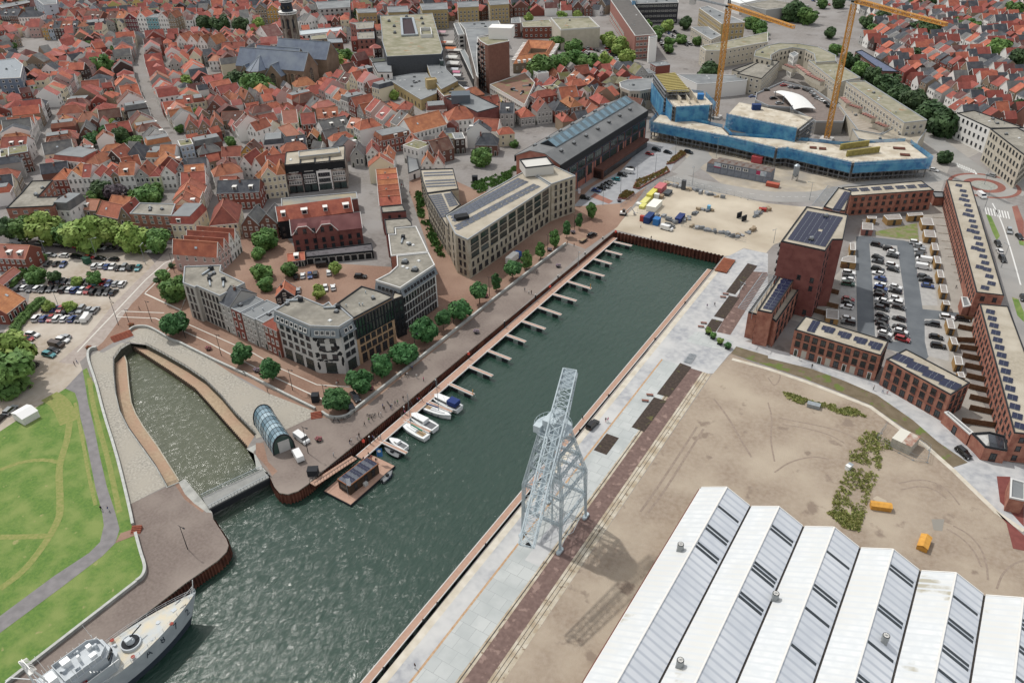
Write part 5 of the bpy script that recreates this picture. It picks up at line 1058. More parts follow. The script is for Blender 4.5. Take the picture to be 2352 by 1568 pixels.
TB('blue_grey_building','large blue grey mansard building at the left edge',0,0,'-20 560 140 540 215 600 190 720 -20 730',13,mat('blue_grey_wall','76869a','6b7b8f',s=.4),m_zinc,m_flatw,kind='w',vents=3)
TB('waterfront_hall','long dark roofed hall with white trimmed windows in the top left corner',0,0,'-20 55 240 10 285 25 20 80',9,WM['b'],m_bitum,m_flatw,kind='B',pitch=5,w=2,wh=2)
TB('silo_building','tall plain pale grey block at the top left waterfront',0,0,'300 -30 520 -40 525 40 400 50',16,mat('pale_grey_render','b9c2cb'),m_bitum,m_flatw,kind='d',pitch=8,w=1,wh=1)
# ================= OLD TOWN =================
def row(line,z,codes,depth,phrase,away=False,rh=None,group='houses of the old town',jit=.6,sides=0,**k):
 p,q=line;toks=codes.split();ws=[float(t[3:] or 1) for t in toks];W=sum(ws);u=(q-p).normalized();L=(q-p).length;nn=Vector((u.y,-u.x));mid=(p+q)/2
 fl=nn.dot(-mid) < 0
 if away:fl=not fl
 if fl:nn=-nn
 rz=math.atan2(nn.x,-nn.y)
 acc=0;R=random.Random(int(abs(p.x*7+p.y)))
 for i,t in enumerate(toks):
  w_=L*ws[i]/W;c=p+u*(acc+w_/2)-nn*R.uniform(0,jit);acc += w_
  wc,rc,s_=t[0],t[1],t[2];hgt=z+R.uniform(-.7,.7) if len(toks) > 1 else z
  rr=rh or {'g':w_*.5*R.uniform(.95,1.2),'p':depth*.36,'h':min(w_,depth)*.38,'m':3.0,'f':0}[s_]
  sh_n={'g':'gabled','p':'ridged','h':'hipped','m':'mansard','f':'flat'}[s_]
  rn=ROOFS[rc][0];nm=f"{WALLS[wc][0]} {sh_n} house, {rn} roof, " if s_ != 'f' else f"{WALLS[wc][0]} flat roofed house, "
  if len(toks) > 1:nm += f"{ORD[i]} from left {phrase}"
  else:nm += phrase
  nm=' '.join(nm.split()[:16])
  house(c,rz,w_-.06,depth*R.uniform(.93,1.05),hgt,min(rr,6),wc,rc,s_,nm,group=group,sides=(1 if i == len(toks)-1 else -1 if i == 0 else 0) if len(toks) > 1 else 2,rnd=R,**k)
OT='houses of the old town'
# small new houses between the two quay corner blocks
row(dp('505 697 634 758',10.5),10.5,'gdp1.1 rff1 gff1.3 gff.8 rRh1.3',10,'between the grey corner blocks',near=1,group='small modern row houses on the quay')
house(T(0,1,1670,490,8),.0+math.atan2(*(lambda d:(d.y,d.x))(T(0,1,1742,492,8)-T(0,1,1597,490,8))),9,14,8,4,'c','r','m','cream house with red mansard on the lane corner by the parking',sides=2)
row([T(0,1,1785,400,8),T(0,1,1925,60,8)],8,'crh1 crp1 cop1 wrp1 wrg1',11,'up the lane from the cream corner',group=OT)
row([T(0,1,2000,800,6.5),T(0,1,2212,600,6.5)],6.5,'pog1.1 prg1 wrg1 wrg1',17,'of stacked red roofs by the corner block',rh=4.5)
row([T(0,1,1925,505,6),T(0,1,2185,480,6)],6,'crh',17,'broad with big hips beside the narrow lane',rh=6)
row([T(0,1,2215,495,6),T(1,1,190,500,6)],6,'bGg bGg',10,'of twin gables beside the orange terrace')
row([T(0,1,1990,205,8),T(1,1,30,190,8)],8,'rdp',10,'long low with dark tiles in the lane')
row([T(0,1,-80,800,6),T(0,1,226,814,6)],6,'rPp',9,'brick at the left edge beside the parking')
row([T(0,1,66,1312,4.5),T(0,1,242,1175,4.5)],4.5,'rop',15,'with big orange slope left of the middle parking')
row([T(0,1,0,1065,3),T(0,1,185,920,3)],3,'rPp',4,'narrow shed like at the left edge')
row(ZB('690 850 2340 775',7.5),7.5,'roh2.2 wog2 wrp1.2 wrg1.3 wrg1.6 trg1 wop2.2 grg2 erh1.6 wrg2',11,'above the garden trees')
row(ZB('720 590 1320 650',8),8,'wrm4 wrh1.7',12,'behind the garden row')
row(ZB('1415 590 1640 605',7),7,'krg',10,'with white gable edge beside the black pyramid roof',rh=5)
row(ZB('1645 600 1950 590',5.5),5.5,'wdh',14,'with tall black pyramid roof',rh=6)
row(ZB('1960 545 2345 540',7),7,'wom1.6 wop1.9',10,'right of the black pyramid roof')
row(ZB('0 545 385 480',9.5),9.5,'wFf1 bFf2.2',12,'at the left street corner')
row(ZB('0 425 345 405',8),8,'wrp',10,'long one at the left edge of town')
row(ZB('715 1250 935 1262',7),7,'wGm',11,'with grey roof light beside the red flats',rh=4)
row(ZB('1050 1250 1285 1262',4),4,'tPp',8,'low with salmon tiles behind the big tree',rh=3)
row(ZB('1290 1310 1580 1372',4.5),4.5,'trp',9,'with two white dormers behind the big tree',rh=4)
row(ZB('1590 1372 1770 1378',6),6,'trg',10,'next to the right hand red flats',rh=5)
row(ZB('1440 1190 1700 1220',4),4,'rop',8,'small one behind the two white dormers')
row(ZA('1430 245 2350 252',10),10,'esp1.4 cop1.2 mog1.9 wog1.4 Bff1.7 wrg1.5 trg1.1',13,'on the far canal quay',rh=4)
row(ZA('550 380 1150 372',9),9,'orh.8 lrp.8 kdp1 mrp.8 wrp.8 tdp.8 grh1.2',11,'below the white hotel')
row(ZA('1150 355 1420 330',9),9,'cdm',12,'with cream arcade on the far square')
row(ZA('240 240 520 230',11),11,'wdh',12,'white hotel with dark roof near the top left')
row(ZA('0 205 240 215',11),11,'kdp1 bdp1',12,'left of the white hotel')
row(ZA('560 190 1340 250',8),8,'brp2 wrh1.2 crg1.2 rPg1 bsp2.2',12,'behind the far corner arcade')
row(ZF('615 80 970 60',11),11,'tdg1 oog1.1 cff1.1 por1'.replace('por1','pog1'),12,'behind the church tower',rh=4)
row(ZF('0 320 310 340',9),9,'wrg1.2 wrg1.2 wrg1 gog.9',13,'tall white along the church canal',rh=5)
row(ZF('615 250 710 290',7),7,'wsg',12,'white step gable beside the church tower',rh=8)
row(ZF('370 335 610 330',6),6,'wrg1 wrg.8 prg.8 wsg1',10,'left of the white step gable')
row(ZF('255 470 345 468',6.5),6.5,'wPh',8,'small white villa at the church corner')
row(ZF('355 375 535 370',6),6,'brp',9,'with long red roof behind the church nave')
row(ZF('355 440 465 440',7),7,'ksh',9,'half timbered look between villa and church')
row(ZC('140 745 650 682',6.5),6.5,'trg trg trg',12,'of three tan stepped gables',rh=4.6)
row(ZC('885 1040 1070 1045',8),8,'osg',9,'bright ochre with ornate gable',rh=3.5)
row(ZC('1195 945 1460 920',8),8,'wdm',11,'white corner house with white flat top')
row(ZC('845 1235 1170 1260',5.5),5.5,'wrg1.3 wog1',12,'of white gables beside the cream house',rh=4.5)
row(ZC('1190 1160 1370 1155',6),6,'nog',9,'dark green front behind the cream house',rh=4)
row(ZC('1160 1385 1480 1352',10),10,'cog2 coh1.1',11,'left of the dark modern row',rh=3.6)
row(ZC('1005 1445 1160 1450',4),4,'rog',8,'small one left of the cream pair')
row(ZC('620 1105 885 1090',6),6,'wrp',9,'left of the ochre gable')
row(ZC('585 1290 850 1250',6),6,'bsh',12,'with a big sunken roof terrace')
row(ZC('590 1500 820 1490',6),6,'rrp',8,'with a white lattice dormer in the lane')
row(ZC('70 965 250 935',10),10,'lFf',9,'tall blue grey cube on the lane corner')
row(ZC('0 1300 150 1290',7),7,'gdg',9,'grey front with black roof on the lane')
row(ZC('170 1265 430 1240',7),7,'wdp',9,'with black hips at the lane junction')
row(ZC('125 1345 395 1320',7),7,'wop',8,'white side wall above the lane')
row(ZC('100 1450 375 1420',7),7,'wop',8,'lower of two orange roofs above the lane')
row(ZC('1480 965 1770 930',6.5),6.5,'tdp',9,'with long white dormer near pale roof')
row(ZC('1765 860 1900 855',7),7,'kog',9,'dark neck gable beside the dense tree')
row(ZC('1990 740 2350 660',8),8,'wGp',9,'with grey hipped roof above pale modern roof')
row(ZC('960 690 1380 600',5),5,'rRp',8,'long red shop with salmon roof')
row(ZC('620 610 900 600',5),5,'tsp',9,'with skylights beside the tan gables')
row(ZC('805 375 1180 290',7),7,'trg1.1 trg1 gGg.9',10,'in front of the church trees',rh=4)
row(ZC('1620 170 1900 130',6),6,'coh',10,'orange hips right of the church')
row(ZC('1750 280 2060 240',5.5),5.5,'gRh',11,'scarlet hips above the long roofs',rh=4)
row(ZC('1910 590 2200 565',6),6,'wrp',11,'broad white gable end mid town')
row(ZC('0 385 125 385',6.5),6.5,'bPm',10,'with salmon mansard by the clipped hedge')
row(ZC('130 385 400 350',7),7,'crp1 crm1.3',9,'cream fronts behind the clipped hedge')
row(ZC('420 470 650 460',6),6,'brg',12,'maroon roofed one behind the tan gables',rh=5)
row(ZC('575 370 760 370',6),6,'prg',10,'pink wall with black roof edge')
row(ZC('340 90 600 270',7),7,'rrg1 rog1 rrg1',12,'along the church lane',rh=3.5)
row(ZE('478 450 745 378',8.5),8.5,'wop',14,'large white hotel like front with wide dormers',rh=5.5)
row(ZE('757 355 972 335',7.5),7.5,'woh',13,'right of the wide dormered white front')
row(ZE('245 510 475 462',7),7,'rrm',11,'brick corner with arched white dormers')
row(ZE('125 612 225 605',6),6,'wrg',12,'left of two at the head of the grey lane',rh=3.5)
row(ZE('235 668 332 665',6),6,'wog',12,'right of two at the head of the grey lane',rh=3.5)
row(ZE('398 545 520 578',8.5),8.5,'wFf',9,'plain white cube above the lane')
row(ZE('545 695 720 690',6),6,'wog1 wrg.9',9,'above the solar roofs',rh=4)
row(ZE('632 540 735 545',6),6,'trg',9,'narrow steep one behind the white cube',rh=4.5)
row(ZE('565 560 640 600',6),6,'bsg',12,'long steep maroon roof by the white cube',rh=4.5)
row(ZE('715 510 885 495',7),7,'tFf1.1 kdf'.replace('kdf','kff1'),9,'left of the curving brick lane')
row(ZE('960 538 1130 540',5.5),5.5,'bdh',9,'with dark pyramid roof beside the round tree',rh=4.5)
row(ZE('0 625 105 622',5.5),5.5,'gGg',9,'plain grey gable above the pale roof',rh=4)
row(ZE('590 275 740 265',7),7,'wsm',9,'white gable front below the theatre')
row(ZE('230 270 455 275',5.5),5.5,'toh1.3 trh1',10,'behind the yellow shopping wall')
# orange roofs stacked along the grey lane
a,c=T(1,1,1135,310,7),T(1,1,1110,0,7);a2,c2=T(1,1,1335,300,7),T(1,0,1290,1568,7)
for k in range(6):
 p=a2.lerp(c2,k/6);q=a2.lerp(c2,(k+1)/6);u=(q-p).normalized();rz=math.atan2(u.y,u.x)
 house((p+q)/2,rz,(q-p).length-.05,(a2-a).length,7,2.4,'w','o','g',f'white house with bright orange roof, {ORD[k]} up the grey paved lane',group='orange roofed houses on the grey lane')
# ---- filling the remaining blocks along surveyed streets ----
CELL=1.25;OCC=set()
def mark(poly,grow=0):
 xs=[p.x for p in poly];ys=[p.y for p in poly]
 x=math.floor(min(xs)/CELL)-1
 while x*CELL < max(xs)+CELL:
  y=math.floor(min(ys)/CELL)-1
  while y*CELL < max(ys)+CELL:
   if inside(((x+.5)*CELL,(y+.5)*CELL),poly):OCC.add((x,y))
   y += 1
  x += 1
def rect(c,u,w,d):
 n=Vector((-u.y,u.x));return [c-u*w/2,c+u*w/2,c+u*w/2+n*d,c-u*w/2+n*d]
def free(c,u,w,d):
 n=Vector((-u.y,u.x));nx_=max(3,int(w/1.2));ny_=max(3,int(d/1.2))
 for i in range(nx_+1):
  for j in range(ny_+1):
   p=c+u*(w*(i/nx_-.5)*.94)+n*(d*(.03+.94*j/ny_))
   if (math.floor(p.x/CELL),math.floor(p.y/CELL)) in OCC:return False
 return True
for f in FOOT:mark(f)
STREETS=[
 (dp('205 195 172 232 140 262 118 300 98 350 88 410 60 470'),8),(dp('330 105 322 150 328 185 342 232 372 290 405 332 440 380 468 420 490 470 478 510 458 560 440 600'),6.5),
 (dp('488 168 505 200 530 222'),9),(dp('0 160 60 172 110 150 160 140'),6),(dp('60 92 170 88 240 82 330 78 420 72 520 70 620 62 700 60'),12),(dp('205 195 250 170 270 160'),6),
 (dp('470 262 500 290 540 330 575 390 590 440'),4),(dp('405 332 430 318 480 335 520 345'),4),(dp('540 330 600 345 650 325 720 318 800 330 850 362 915 372'),5),(dp('916 360 930 400 938 470 960 560'),8),
 (dp('720 240 790 270 850 300 905 330'),5),(dp('790 215 850 235 900 262 960 290 1040 300'),6),(dp('1010 60 1035 100 1060 150 1090 190 1130 225 1190 262'),16),(dp('1050 380 1062 330 1090 300 1180 300 1200 330'),5),
 (dp('1180 300 1300 285 1400 270 1440 250'),5),(dp('1030 80 1200 45 1330 40 1480 60 1560 80'),9),(dp('1200 185 1360 165 1500 150 1580 140'),8),(dp('560 210 500 190 470 160 400 165 330 185'),5),
 (dp('0 250 60 240 100 262'),5),(dp('-20 110 60 92'),8),(dp('620 62 700 80 760 75 840 70'),8),(dp('1560 80 1640 130 1760 40 1960 20'),8)]
for pl,wd in STREETS:
 for a,b_ in zip(pl,pl[1:]):
  u=(b_-a).normalized();n=Vector((-u.y,u.x));mark([a-n*wd/2-u*2,b_-n*wd/2+u*2,b_+n*wd/2+u*2,a+n*wd/2-u*2])
SQUARES=['60 95 130 85 140 130 40 140','250 78 600 62 620 80 400 86 300 92 260 96','235 455 300 430 450 440 470 470 380 490 250 480','700 120 800 100 820 150 720 165','1190 120 1330 100 1480 95 1500 140 1330 175 1200 185','1560 40 1640 60 1700 130 1600 135 1540 100','510 180 600 170 610 215 540 220','1085 400 1180 380 1200 330 1300 400 1150 450','555 540 640 530 640 640 560 640','430 455 480 440 480 560 440 600','300 78 360 66 380 86 320 92']
for s_ in SQUARES:mark(dp(s_))
for pts_ in ([V2(p.x,p.y) for p in prom],):mark(pts_)
ZONES=[
 ('-40 100 60 60 240 50 480 40 700 30 880 40 880 200 870 280 1150 290 1170 330 940 390 930 440 880 380 640 380 640 440 500 440 480 470 400 470 300 420 200 420 100 440 0 480 -40 470','wwwcgtbrkcwp','oorrrrsodPG','gggpphhpm'),
 ('-40 -40 560 -30 880 -20 880 40 700 30 480 40 240 50 60 60 -40 80','wbbkcwcyel','rrsordd','ggpph'),
 ('1050 230 1180 262 1290 250 1420 235 1440 270 1320 290 1200 300 1060 300','wttbrg','orrrsd','ggphf'),('1180 190 1400 170 1500 175 1440 250 1300 260 1180 250','wbtrg','orrfdF','gghpf'),('880 -30 1500 -40 1500 30 1180 40 880 60','bbrwt','rrsd','ggp')]
GAPS=[]
def cand_fill(outline,walls,roofs,shapes,seed,dirs=None,zone=''):
 R=random.Random(seed);poly=dp(outline);xs=[p.x for p in poly];ys=[p.y for p in poly];out=[]
 segs=dirs or [(a,b_) for pl,wd in STREETS for a,b_ in zip(pl,pl[1:])]
 if not dirs:
  for pl,wd in STREETS:
   for a,b_ in zip(pl,pl[1:]):
    u0=(b_-a).normalized();L=(b_-a).length
    for side in (1,-1):
     u=u0*side;n=Vector((-u.y,u.x));t=1.5
     while t < L-2:
      w_=R.uniform(5.6,8.6);c=(a if side == 1 else b_)+u*(t+w_/2)+n*(wd/2+.8)
      d_=R.uniform(10,14)
      if inside(c,poly) and free(c,u,w_,d_):out.append((c,u,w_,d_,1));mark(rect(c,u,w_,d_));t += w_+.05
      else:t += 1.2
 y=min(ys)
 while y < max(ys):
  x=min(xs)
  while x < max(xs):
   c=Vector((x+R.uniform(-1,1),y+R.uniform(-1,1)))
   if inside(c,poly):
    if dirs:u=dirs[0]
    else:
     bd=None
     for a,b_ in segs:
      m_=(a+b_)/2;dd=(m_-c).length
      if bd is None or dd < bd[0]:bd=(dd,(b_-a).normalized())
     u=bd[1]
    if R.random() < .5:u=-u
    if R.random() < .35:u=Vector((-u.y,u.x))
    for w_,d_ in ((R.uniform(6.5,9),R.uniform(9,12)),(6,8),(4.5,6)):
     if free(c,u,w_,d_):
      if R.random() < .9:out.append((c,u,w_,d_,0))
      else:GAPS.append((c+Vector((-u.y,u.x))*d_/2,w_/2))
      mark(rect(c,u,w_,d_));break
   x += 3.1
  y += 3.1
 return [(c,u,w_,d_,f,R.choice(walls),R.choice(roofs),R.choice(shapes) if w_ > 5 else R.choice('pg'),R.uniform(5.2,9.2) if f else R.uniform(3.6,7.6),zone) for c,u,w_,d_,f in out]
CANDS=[]
for k,zz in enumerate(ZONES):CANDS += cand_fill(zz[0],zz[1],zz[2],zz[3],k+5,zone='t')
# eastern district: regular streets of gabled houses
ua=(G(2340,258)-G(2130,155)).normalized();ub=Vector((-ua.y,ua.x))
EZ='2010 60 1960 20 1980 -40 2500 -60 2520 330 2420 300 2200 290 2130 240 2060 170 2000 130'
ez=dp(EZ)
c0=G(2180,180);R=random.Random(77)
for k in range(-12,22):
 base=c0+ub*(k*23.5)
 for side in (0,1):
  t=-190
  while t < 330:
   w_=R.uniform(5.4,7.4);u=ua if side == 0 else -ua;n=Vector((-u.y,u.x))
   c=base+ua*t+(ub*(-4.2 if side else 4.2) if k % 2 == 0 else ub*(-1 if side else 1));c=c if side == 0 else c
   uu=ua if side == 0 else -ua
   d_=R.uniform(8.5,11)-(2 if k % 2 else 0)
   if inside(c,ez) and free(c,uu,w_,d_) and R.random() < .95:
    CANDS.append((c,uu,w_,d_,1,R.choice('wwwwgbtrkw'),R.choice('oorrdddsRG'),R.choice('gggppmg'),R.uniform(3.8,7),'e'));mark(rect(c,uu,w_,d_));t += w_+.05
   else:t += 1.4
def visible(c):
 v=Vector((c.x,c.y,5-H0));zc=v.x*R0[2]+v.y*R1[2]+v.z*R2[2]
 if zc < 5:return False
 px=1176+1829*(v.x*R0[0]+v.y*R1[0]+v.z*R2[0])/zc;py=784+1829*(v.x*R0[1]+v.y*R1[1]+v.z*R2[1])/zc
 return (px,py) if -60 < px < 2412 and -40 < py < 1600 else False
CANDS=[c for c in CANDS if visible(c[0])]
CANDS.sort(key=lambda c:c[0].length/ (c[2]*.1+.3))
NHOUSE=sum(1 for o in COL.objects if o.get('category') == 'house')
print('explicit houses',NHOUSE,'candidates',len(CANDS))
LM=[(G(300,420),'the western street'),(G(255,140),'the round tree'),(G(460,500),'the narrow lane'),(G(640,180),'the church'),(G(420,200),'the cobbled high street'),(G(150,280),'the left street'),(G(300,75),'the white quay square'),(G(700,350),'the pale modern roof'),(G(860,300),'the white hotel front'),(G(950,200),'the grey store'),(G(1240,140),'the almshouse'),(G(2060,260),'the avenue trees'),(G(2250,230),'the parked street'),(G(2200,60),'the crane jib'),(G(1380,210),'the round fronted building'),(G(1150,170),'the brick tower'),(G(720,90),'the church tower'),(G(60,160),'the blue grey mansard')]
far=M();FM=[];FMI={}
def fm(m):
 if m.name not in FMI:FMI[m.name]=len(FM);FM.append(m)
 return FMI[m.name]
def far_house(c,u,w,d,h,rh,wc,rc,s_):
 n=Vector((-u.y,u.x));X=lambda x,y,z:(c.x+u.x*x+n.x*y,c.y+u.y*x+n.y*y,z);hw=w/2;a,b_=fm(WM[wc]),fm(RM[rc]);g=fm(m_glass);fr_=fm(m_frame);t=h+rh
 for (x0,y0,x1,y1) in ((-hw,0,hw,0),(hw,0,hw,d),(hw,d,-hw,d),(-hw,d,-hw,0)):far.quad(X(x0,y0,0),X(x1,y1,0),X(x1,y1,h),X(x0,y0,h),a)
 if s_ == 'g':
  far.face([X(-hw,0,h),X(hw,0,h),X(0,0,t)],a);far.face([X(hw,d,h),X(-hw,d,h),X(0,d,t)],a)
  far.quad(X(-hw-.2,0,h-.2),X(0,0,t),X(0,d,t),X(-hw-.2,d,h-.2),b_);far.quad(X(0,0,t),X(hw+.2,0,h-.2),X(hw+.2,d,h-.2),X(0,d,t),b_)
  far.bar(X(-hw,-.1,h),X(0,-.1,t+.1),.2,fr_);far.bar(X(hw,-.1,h),X(0,-.1,t+.1),.2,fr_)
 elif s_ in 'pm':
  far.face([X(hw,0,h),X(hw,d,h),X(hw,d/2,t)],a);far.face([X(-hw,d,h),X(-hw,0,h),X(-hw,d/2,t)],a)
  far.quad(X(-hw,-.2,h-.2),X(hw,-.2,h-.2),X(hw,d/2,t),X(-hw,d/2,t),b_);far.quad(X(hw,d+.2,h-.2),X(-hw,d+.2,h-.2),X(-hw,d/2,t),X(hw,d/2,t),b_)
 elif s_ == 'h':
  for p,q in (((-hw,0),(hw,0)),((hw,0),(hw,d)),((hw,d),(-hw,d)),((-hw,d),(-hw,0))):far.face([X(p[0],p[1],h),X(q[0],q[1],h),X(0,d/2,t)],b_)
 else:far.quad(X(-hw,0,h),X(hw,0,h),X(hw,d,h),X(-hw,d,h),fm(m_gravel))
 for face in range(4):
  nn=[-n,u,n,-u][face]
  if nn.dot(-c) <= 0:continue
  W=w if face in (0,2) else d;nc=max(1,int(W/2.4));fl=max(1,int(h/2.9))
  if face in (1,3) and random.random() < .5:continue
  for k in range(fl):
   for i in range(nc):
    q=-W/2+W*(i+.5)/nc;z=h/fl*(k+.5)
    f={0:lambda s,zz:X(q+s,-.06,zz),1:lambda s,zz:X(hw+.06,d/2+q+s,zz),2:lambda s,zz:X(-(q+s),d+.06,zz),3:lambda s,zz:X(-hw-.06,d/2-(q+s),zz)}[face]
    far.quad(f(-.6,z-.85),f(.6,z-.85),f(.6,z+.85),f(-.6,z+.85),fr_)
    f2={0:lambda s,zz:X(q+s,-.08,zz),1:lambda s,zz:X(hw+.08,d/2+q+s,zz),2:lambda s,zz:X(-(q+s),d+.08,zz),3:lambda s,zz:X(-hw-.08,d/2-(q+s),zz)}[face]
    far.quad(f2(-.45,z-.68),f2(.45,z-.68),f2(.45,z+.68),f2(-.45,z+.68),g)
quota=298-NHOUSE;cnt={};R=random.Random(9)
for k,(c,u,w_,d_,f,wc,rc,s_,h,zn) in enumerate(CANDS):
 rh={'g':w_*.55,'p':d_*.36,'h':min(w_,d_)*.42,'m':3,'f':0}[s_];rh=min(rh,5)
 n=Vector((-u.y,u.x))
 if not f and n.dot(c) < 0:c=c+n*d_;u=-u
 if k < quota:
  px,py=visible(c);lm=min(LM,key=lambda q:(q[0]-c).length)
  d2=c-lm[0];v=visible(lm[0]) or (px,py);dx,dy=px-v[0],py-v[1]
  wh=('right of' if dx > 0 else 'left of') if abs(dx) > abs(dy)*1.3 else ('in front of' if dy > 0 else 'behind')
  key=(wh,lm[1]);cnt[key]=cnt.get(key,0)+1;i=cnt[key]
  od=ORD[i-1]
  sn={'g':'gabled','p':'ridged','h':'hipped','m':'mansard','f':'flat topped'}[s_]
  lab=f"{WALLS[wc][0]} {sn} house, {ROOFS[rc][0]} roof, {od} nearest {wh} {lm[1]}";lab=" ".join(lab.split()[:16])
  if zn == 'e':grp='houses of the eastern district'
  else:grp=OT
  house(c,math.atan2(u.y,u.x),w_-.05,d_,h,rh,wc,rc,s_,lab,near=0,group=grp,rnd=R,sides=R.choice((0,0,1,-1)),back=not f and False)
 else:far_house(c,u,w_,d_,h,rh,wc,rc,s_)
o=ob('far_houses',far.mesh('far_houses',FM));tag(o,'dense mass of small tiled houses in the far districts of the town','houses',kind='stuff')
# ================= TREES, PLANTS =================
def leafmat(n,a,b,c):
 m=mat(n,a,b,s=.5,c3=c,s3=1.6,rv=.14,r=.7);bs=m.node_tree.nodes['Principled BSDF'];bs.inputs['Subsurface Weight'].default_value=0;return m
LM_={'g':leafmat('leaf_green','4f7a2e','3d6526','6d9440'),'d':leafmat('leaf_dark','37542a','2c4723','4d6a38'),'y':leafmat('leaf_lime','7d9a35','6a8a2c','98ad48'),'p':leafmat('leaf_purple','4b4048','3d3540','5c5054'),'e':leafmat('leaf_emerald','35692f','2a5826','4f8240')}
m_bark=mat('bark','6a5a4a','564a3d',s=3)
def crown_mesh(seed,n,shape,key,ls=.17):
 R=random.Random(seed);m=M();cl=[]
 for _ in range(26):
  while 1:
   p=Vector((R.uniform(-1,1),R.uniform(-1,1),R.uniform(-1,1)))
   if p.length <= 1:break
  p=p.normalized()*R.uniform(.35,.72)
  if shape == 'cone':p=Vector((p.x*.8*(1-max(0,p.z)*.7),p.y*.8*(1-max(0,p.z)*.7),p.z*1.25))
  if shape == 'wide':p=Vector((p.x*1.1,p.y*1.1,p.z*.75))
  cl.append((p,R.uniform(.28,.46)*(1 if shape != 'cone' else .8)))
 for i in range(n):
  c,r=R.choice(cl);d=Vector((R.gauss(0,1),R.gauss(0,1),R.gauss(0,1)+.25)).normalized();p=c+d*r*R.uniform(.8,1.08)
  if p.length < .4 and R.random() < .7:continue
  nrm=(d+Vector((R.uniform(-.7,.7),R.uniform(-.7,.7),R.uniform(-.3,.8)))).normalized();t=nrm.cross(Vector((R.uniform(-1,1),R.uniform(-1,1),R.uniform(-1,1)))).normalized();b=nrm.cross(t);s=ls*R.uniform(.55,1.1)
  m.quad(p-t*s-b*s*.5,p+t*s*.2-b*s*.7,p+t*s+b*s*.5,p-t*s*.2+b*s*.7)
 return m.mesh('crown',LM_[key])
CR={}
def crown(key,shape,v):
 k=(key,shape,v)
 if k not in CR:CR[k]=crown_mesh(hash(shape) % 7*0+v*13+len(shape)*5+ord(key),2600 if shape != 'bush' else 900,shape,key)
 return CR[k]
def trunk_mesh(seed):
 R=random.Random(seed);m=M();m.cyl(0,0,0,1.0,.075,.05,8);
 for i in range(7):
  a=i*.9+R.uniform(-.2,.2);z=R.uniform(.55,.95);m.bar((0,0,z),(.42*math.cos(a),.42*math.sin(a),z+R.uniform(.4,.75)),.05,0,.018)
 return m.mesh('trunk',m_bark)
TRK=[trunk_mesh(k) for k in range(3)]
TREELOG=[]
def tree(pos,h,r,key='g',shape='round',label='',group=None,name='tree',cat='tree'):
 k=len(TREELOG);TREELOG.append(1);root=empty(name,(pos.x,pos.y,getattr(pos,'z',0) if len(pos) > 2 else 0),(k*2.4) % 6.28,label,cat,group)
 rz=r*{'round':.92,'wide':.75,'cone':1.25,'bush':.7}[shape]
 o=ob('crown',crown(key,shape,k % 3),root,(0,0,max(h-rz,rz*.8)),0,(r,r*(.92+.16*((k*7) % 5)/5),rz))
 if shape != 'bush':
  th=max(1.2,h-rz*1.5);ob('trunk',TRK[k % 3],root,(0,0,0),0,(max(1.6,r*.75),max(1.6,r*.75),th))
 return root
COLN={'g':'green','d':'dark green','y':'lime green','p':'purple','e':'emerald green'}
def trees(i,j,data,phrase,group,shape='round',name='tree'):
 d=[q.split() for q in data.split(',')]
 for k,q in enumerate(d):
  x,y,h,r=map(float,q[:4]);key=q[4] if len(q) > 4 else 'g';sh_=q[5] if len(q) > 5 else shape
  lab=f"{COLN[key]} {'shrub' if name != 'tree' else 'tree'}, {ORD[k]} of {['zero', 'one', 'two', 'three', 'four', 'five', 'six', 'seven', 'eight', 'nine', 'ten', 'eleven', 'twelve', 'thirteen', 'fourteen', 'fifteen', 'sixteen', 'seventeen', 'eighteen', 'nineteen', 'twenty'][len(d)]} {phrase}" if len(d) > 1 else f"{COLN[key]} {'shrub' if name != 'tree' else 'tree'} {phrase}"
  tree(T(i,j,x,y,h*.6),h,r,key,sh_,lab,group if len(d) > 1 else None,name,'shrub' if name != 'tree' else 'tree')
trees(0,1,'50 530 11 5 d,190 520 12 6,385 500 13 7 y,600 560 10 5,780 510 16 9 y,1000 545 12 6 y,1225 590 12 6.5 y,1450 620 10 5.5','from left along the western parking street','street trees along the western parking')
trees(0,1,'1580 1050 10 5.6 g','large and round on the square by the grey corner block',None);trees(0,1,'1600 1370 9 4.6 e','standing alone on the red square beside the old lock',None)
trees(0,1,'1715 775 6 2.2 e,1575 865 2 1.4 d bush,1495 955 5 2.6,1437 1010 3 1.6 d bush','from top beside the big square tree','greenery at the square')
trees(0,1,'320 945 6 4,495 960 5 2.4 d,700 1005 3.5 2.3 y,865 970 6 2.8,440 1240 3.5 2.3 y,640 1240 3.5 2.6 y','from top left among the parked cars','small trees of the west car park')
for k,(s_,nm) in enumerate((('400 820 300 880 150 1010 110 1060','by the brick house'),('390 1215 290 1300 160 1440 120 1568','between middle and lower parking'))):
 pts=smooth(tp(0,1,s_));R=random.Random(k);n=22;root=empty('hedge',(pts[0].x,pts[0].y,0),0,f'long shaggy green hedge {nm}','hedge');m=M();cm=crown('g','bush',k)
 for i in range(n):
  t=i/(n-1)*(len(pts)-1);a=int(t);q=pts[a].lerp(pts[min(a+1,len(pts)-1)],t-a)-pts[0]
  off=len(m.v);s_=R.uniform(1.5,2.1);m.v += [(v.co.x*s_+q.x,v.co.y*s_+q.y,v.co.z*s_*.8+1.2) for v in cm.vertices];m.f += [tuple(x+off for x in p.vertices) for p in cm.polygons];m.m += [0]*len(cm.polygons)
 ob('foliage',(m,LM_['g']),root)
trees(0,2,'90 60 11 7 y,95 270 11 8','from top at the left edge','trees at the left edge');
trees(0,2,'2210 100 7 3.4 e','nearest the old lock on the red promenade',None)
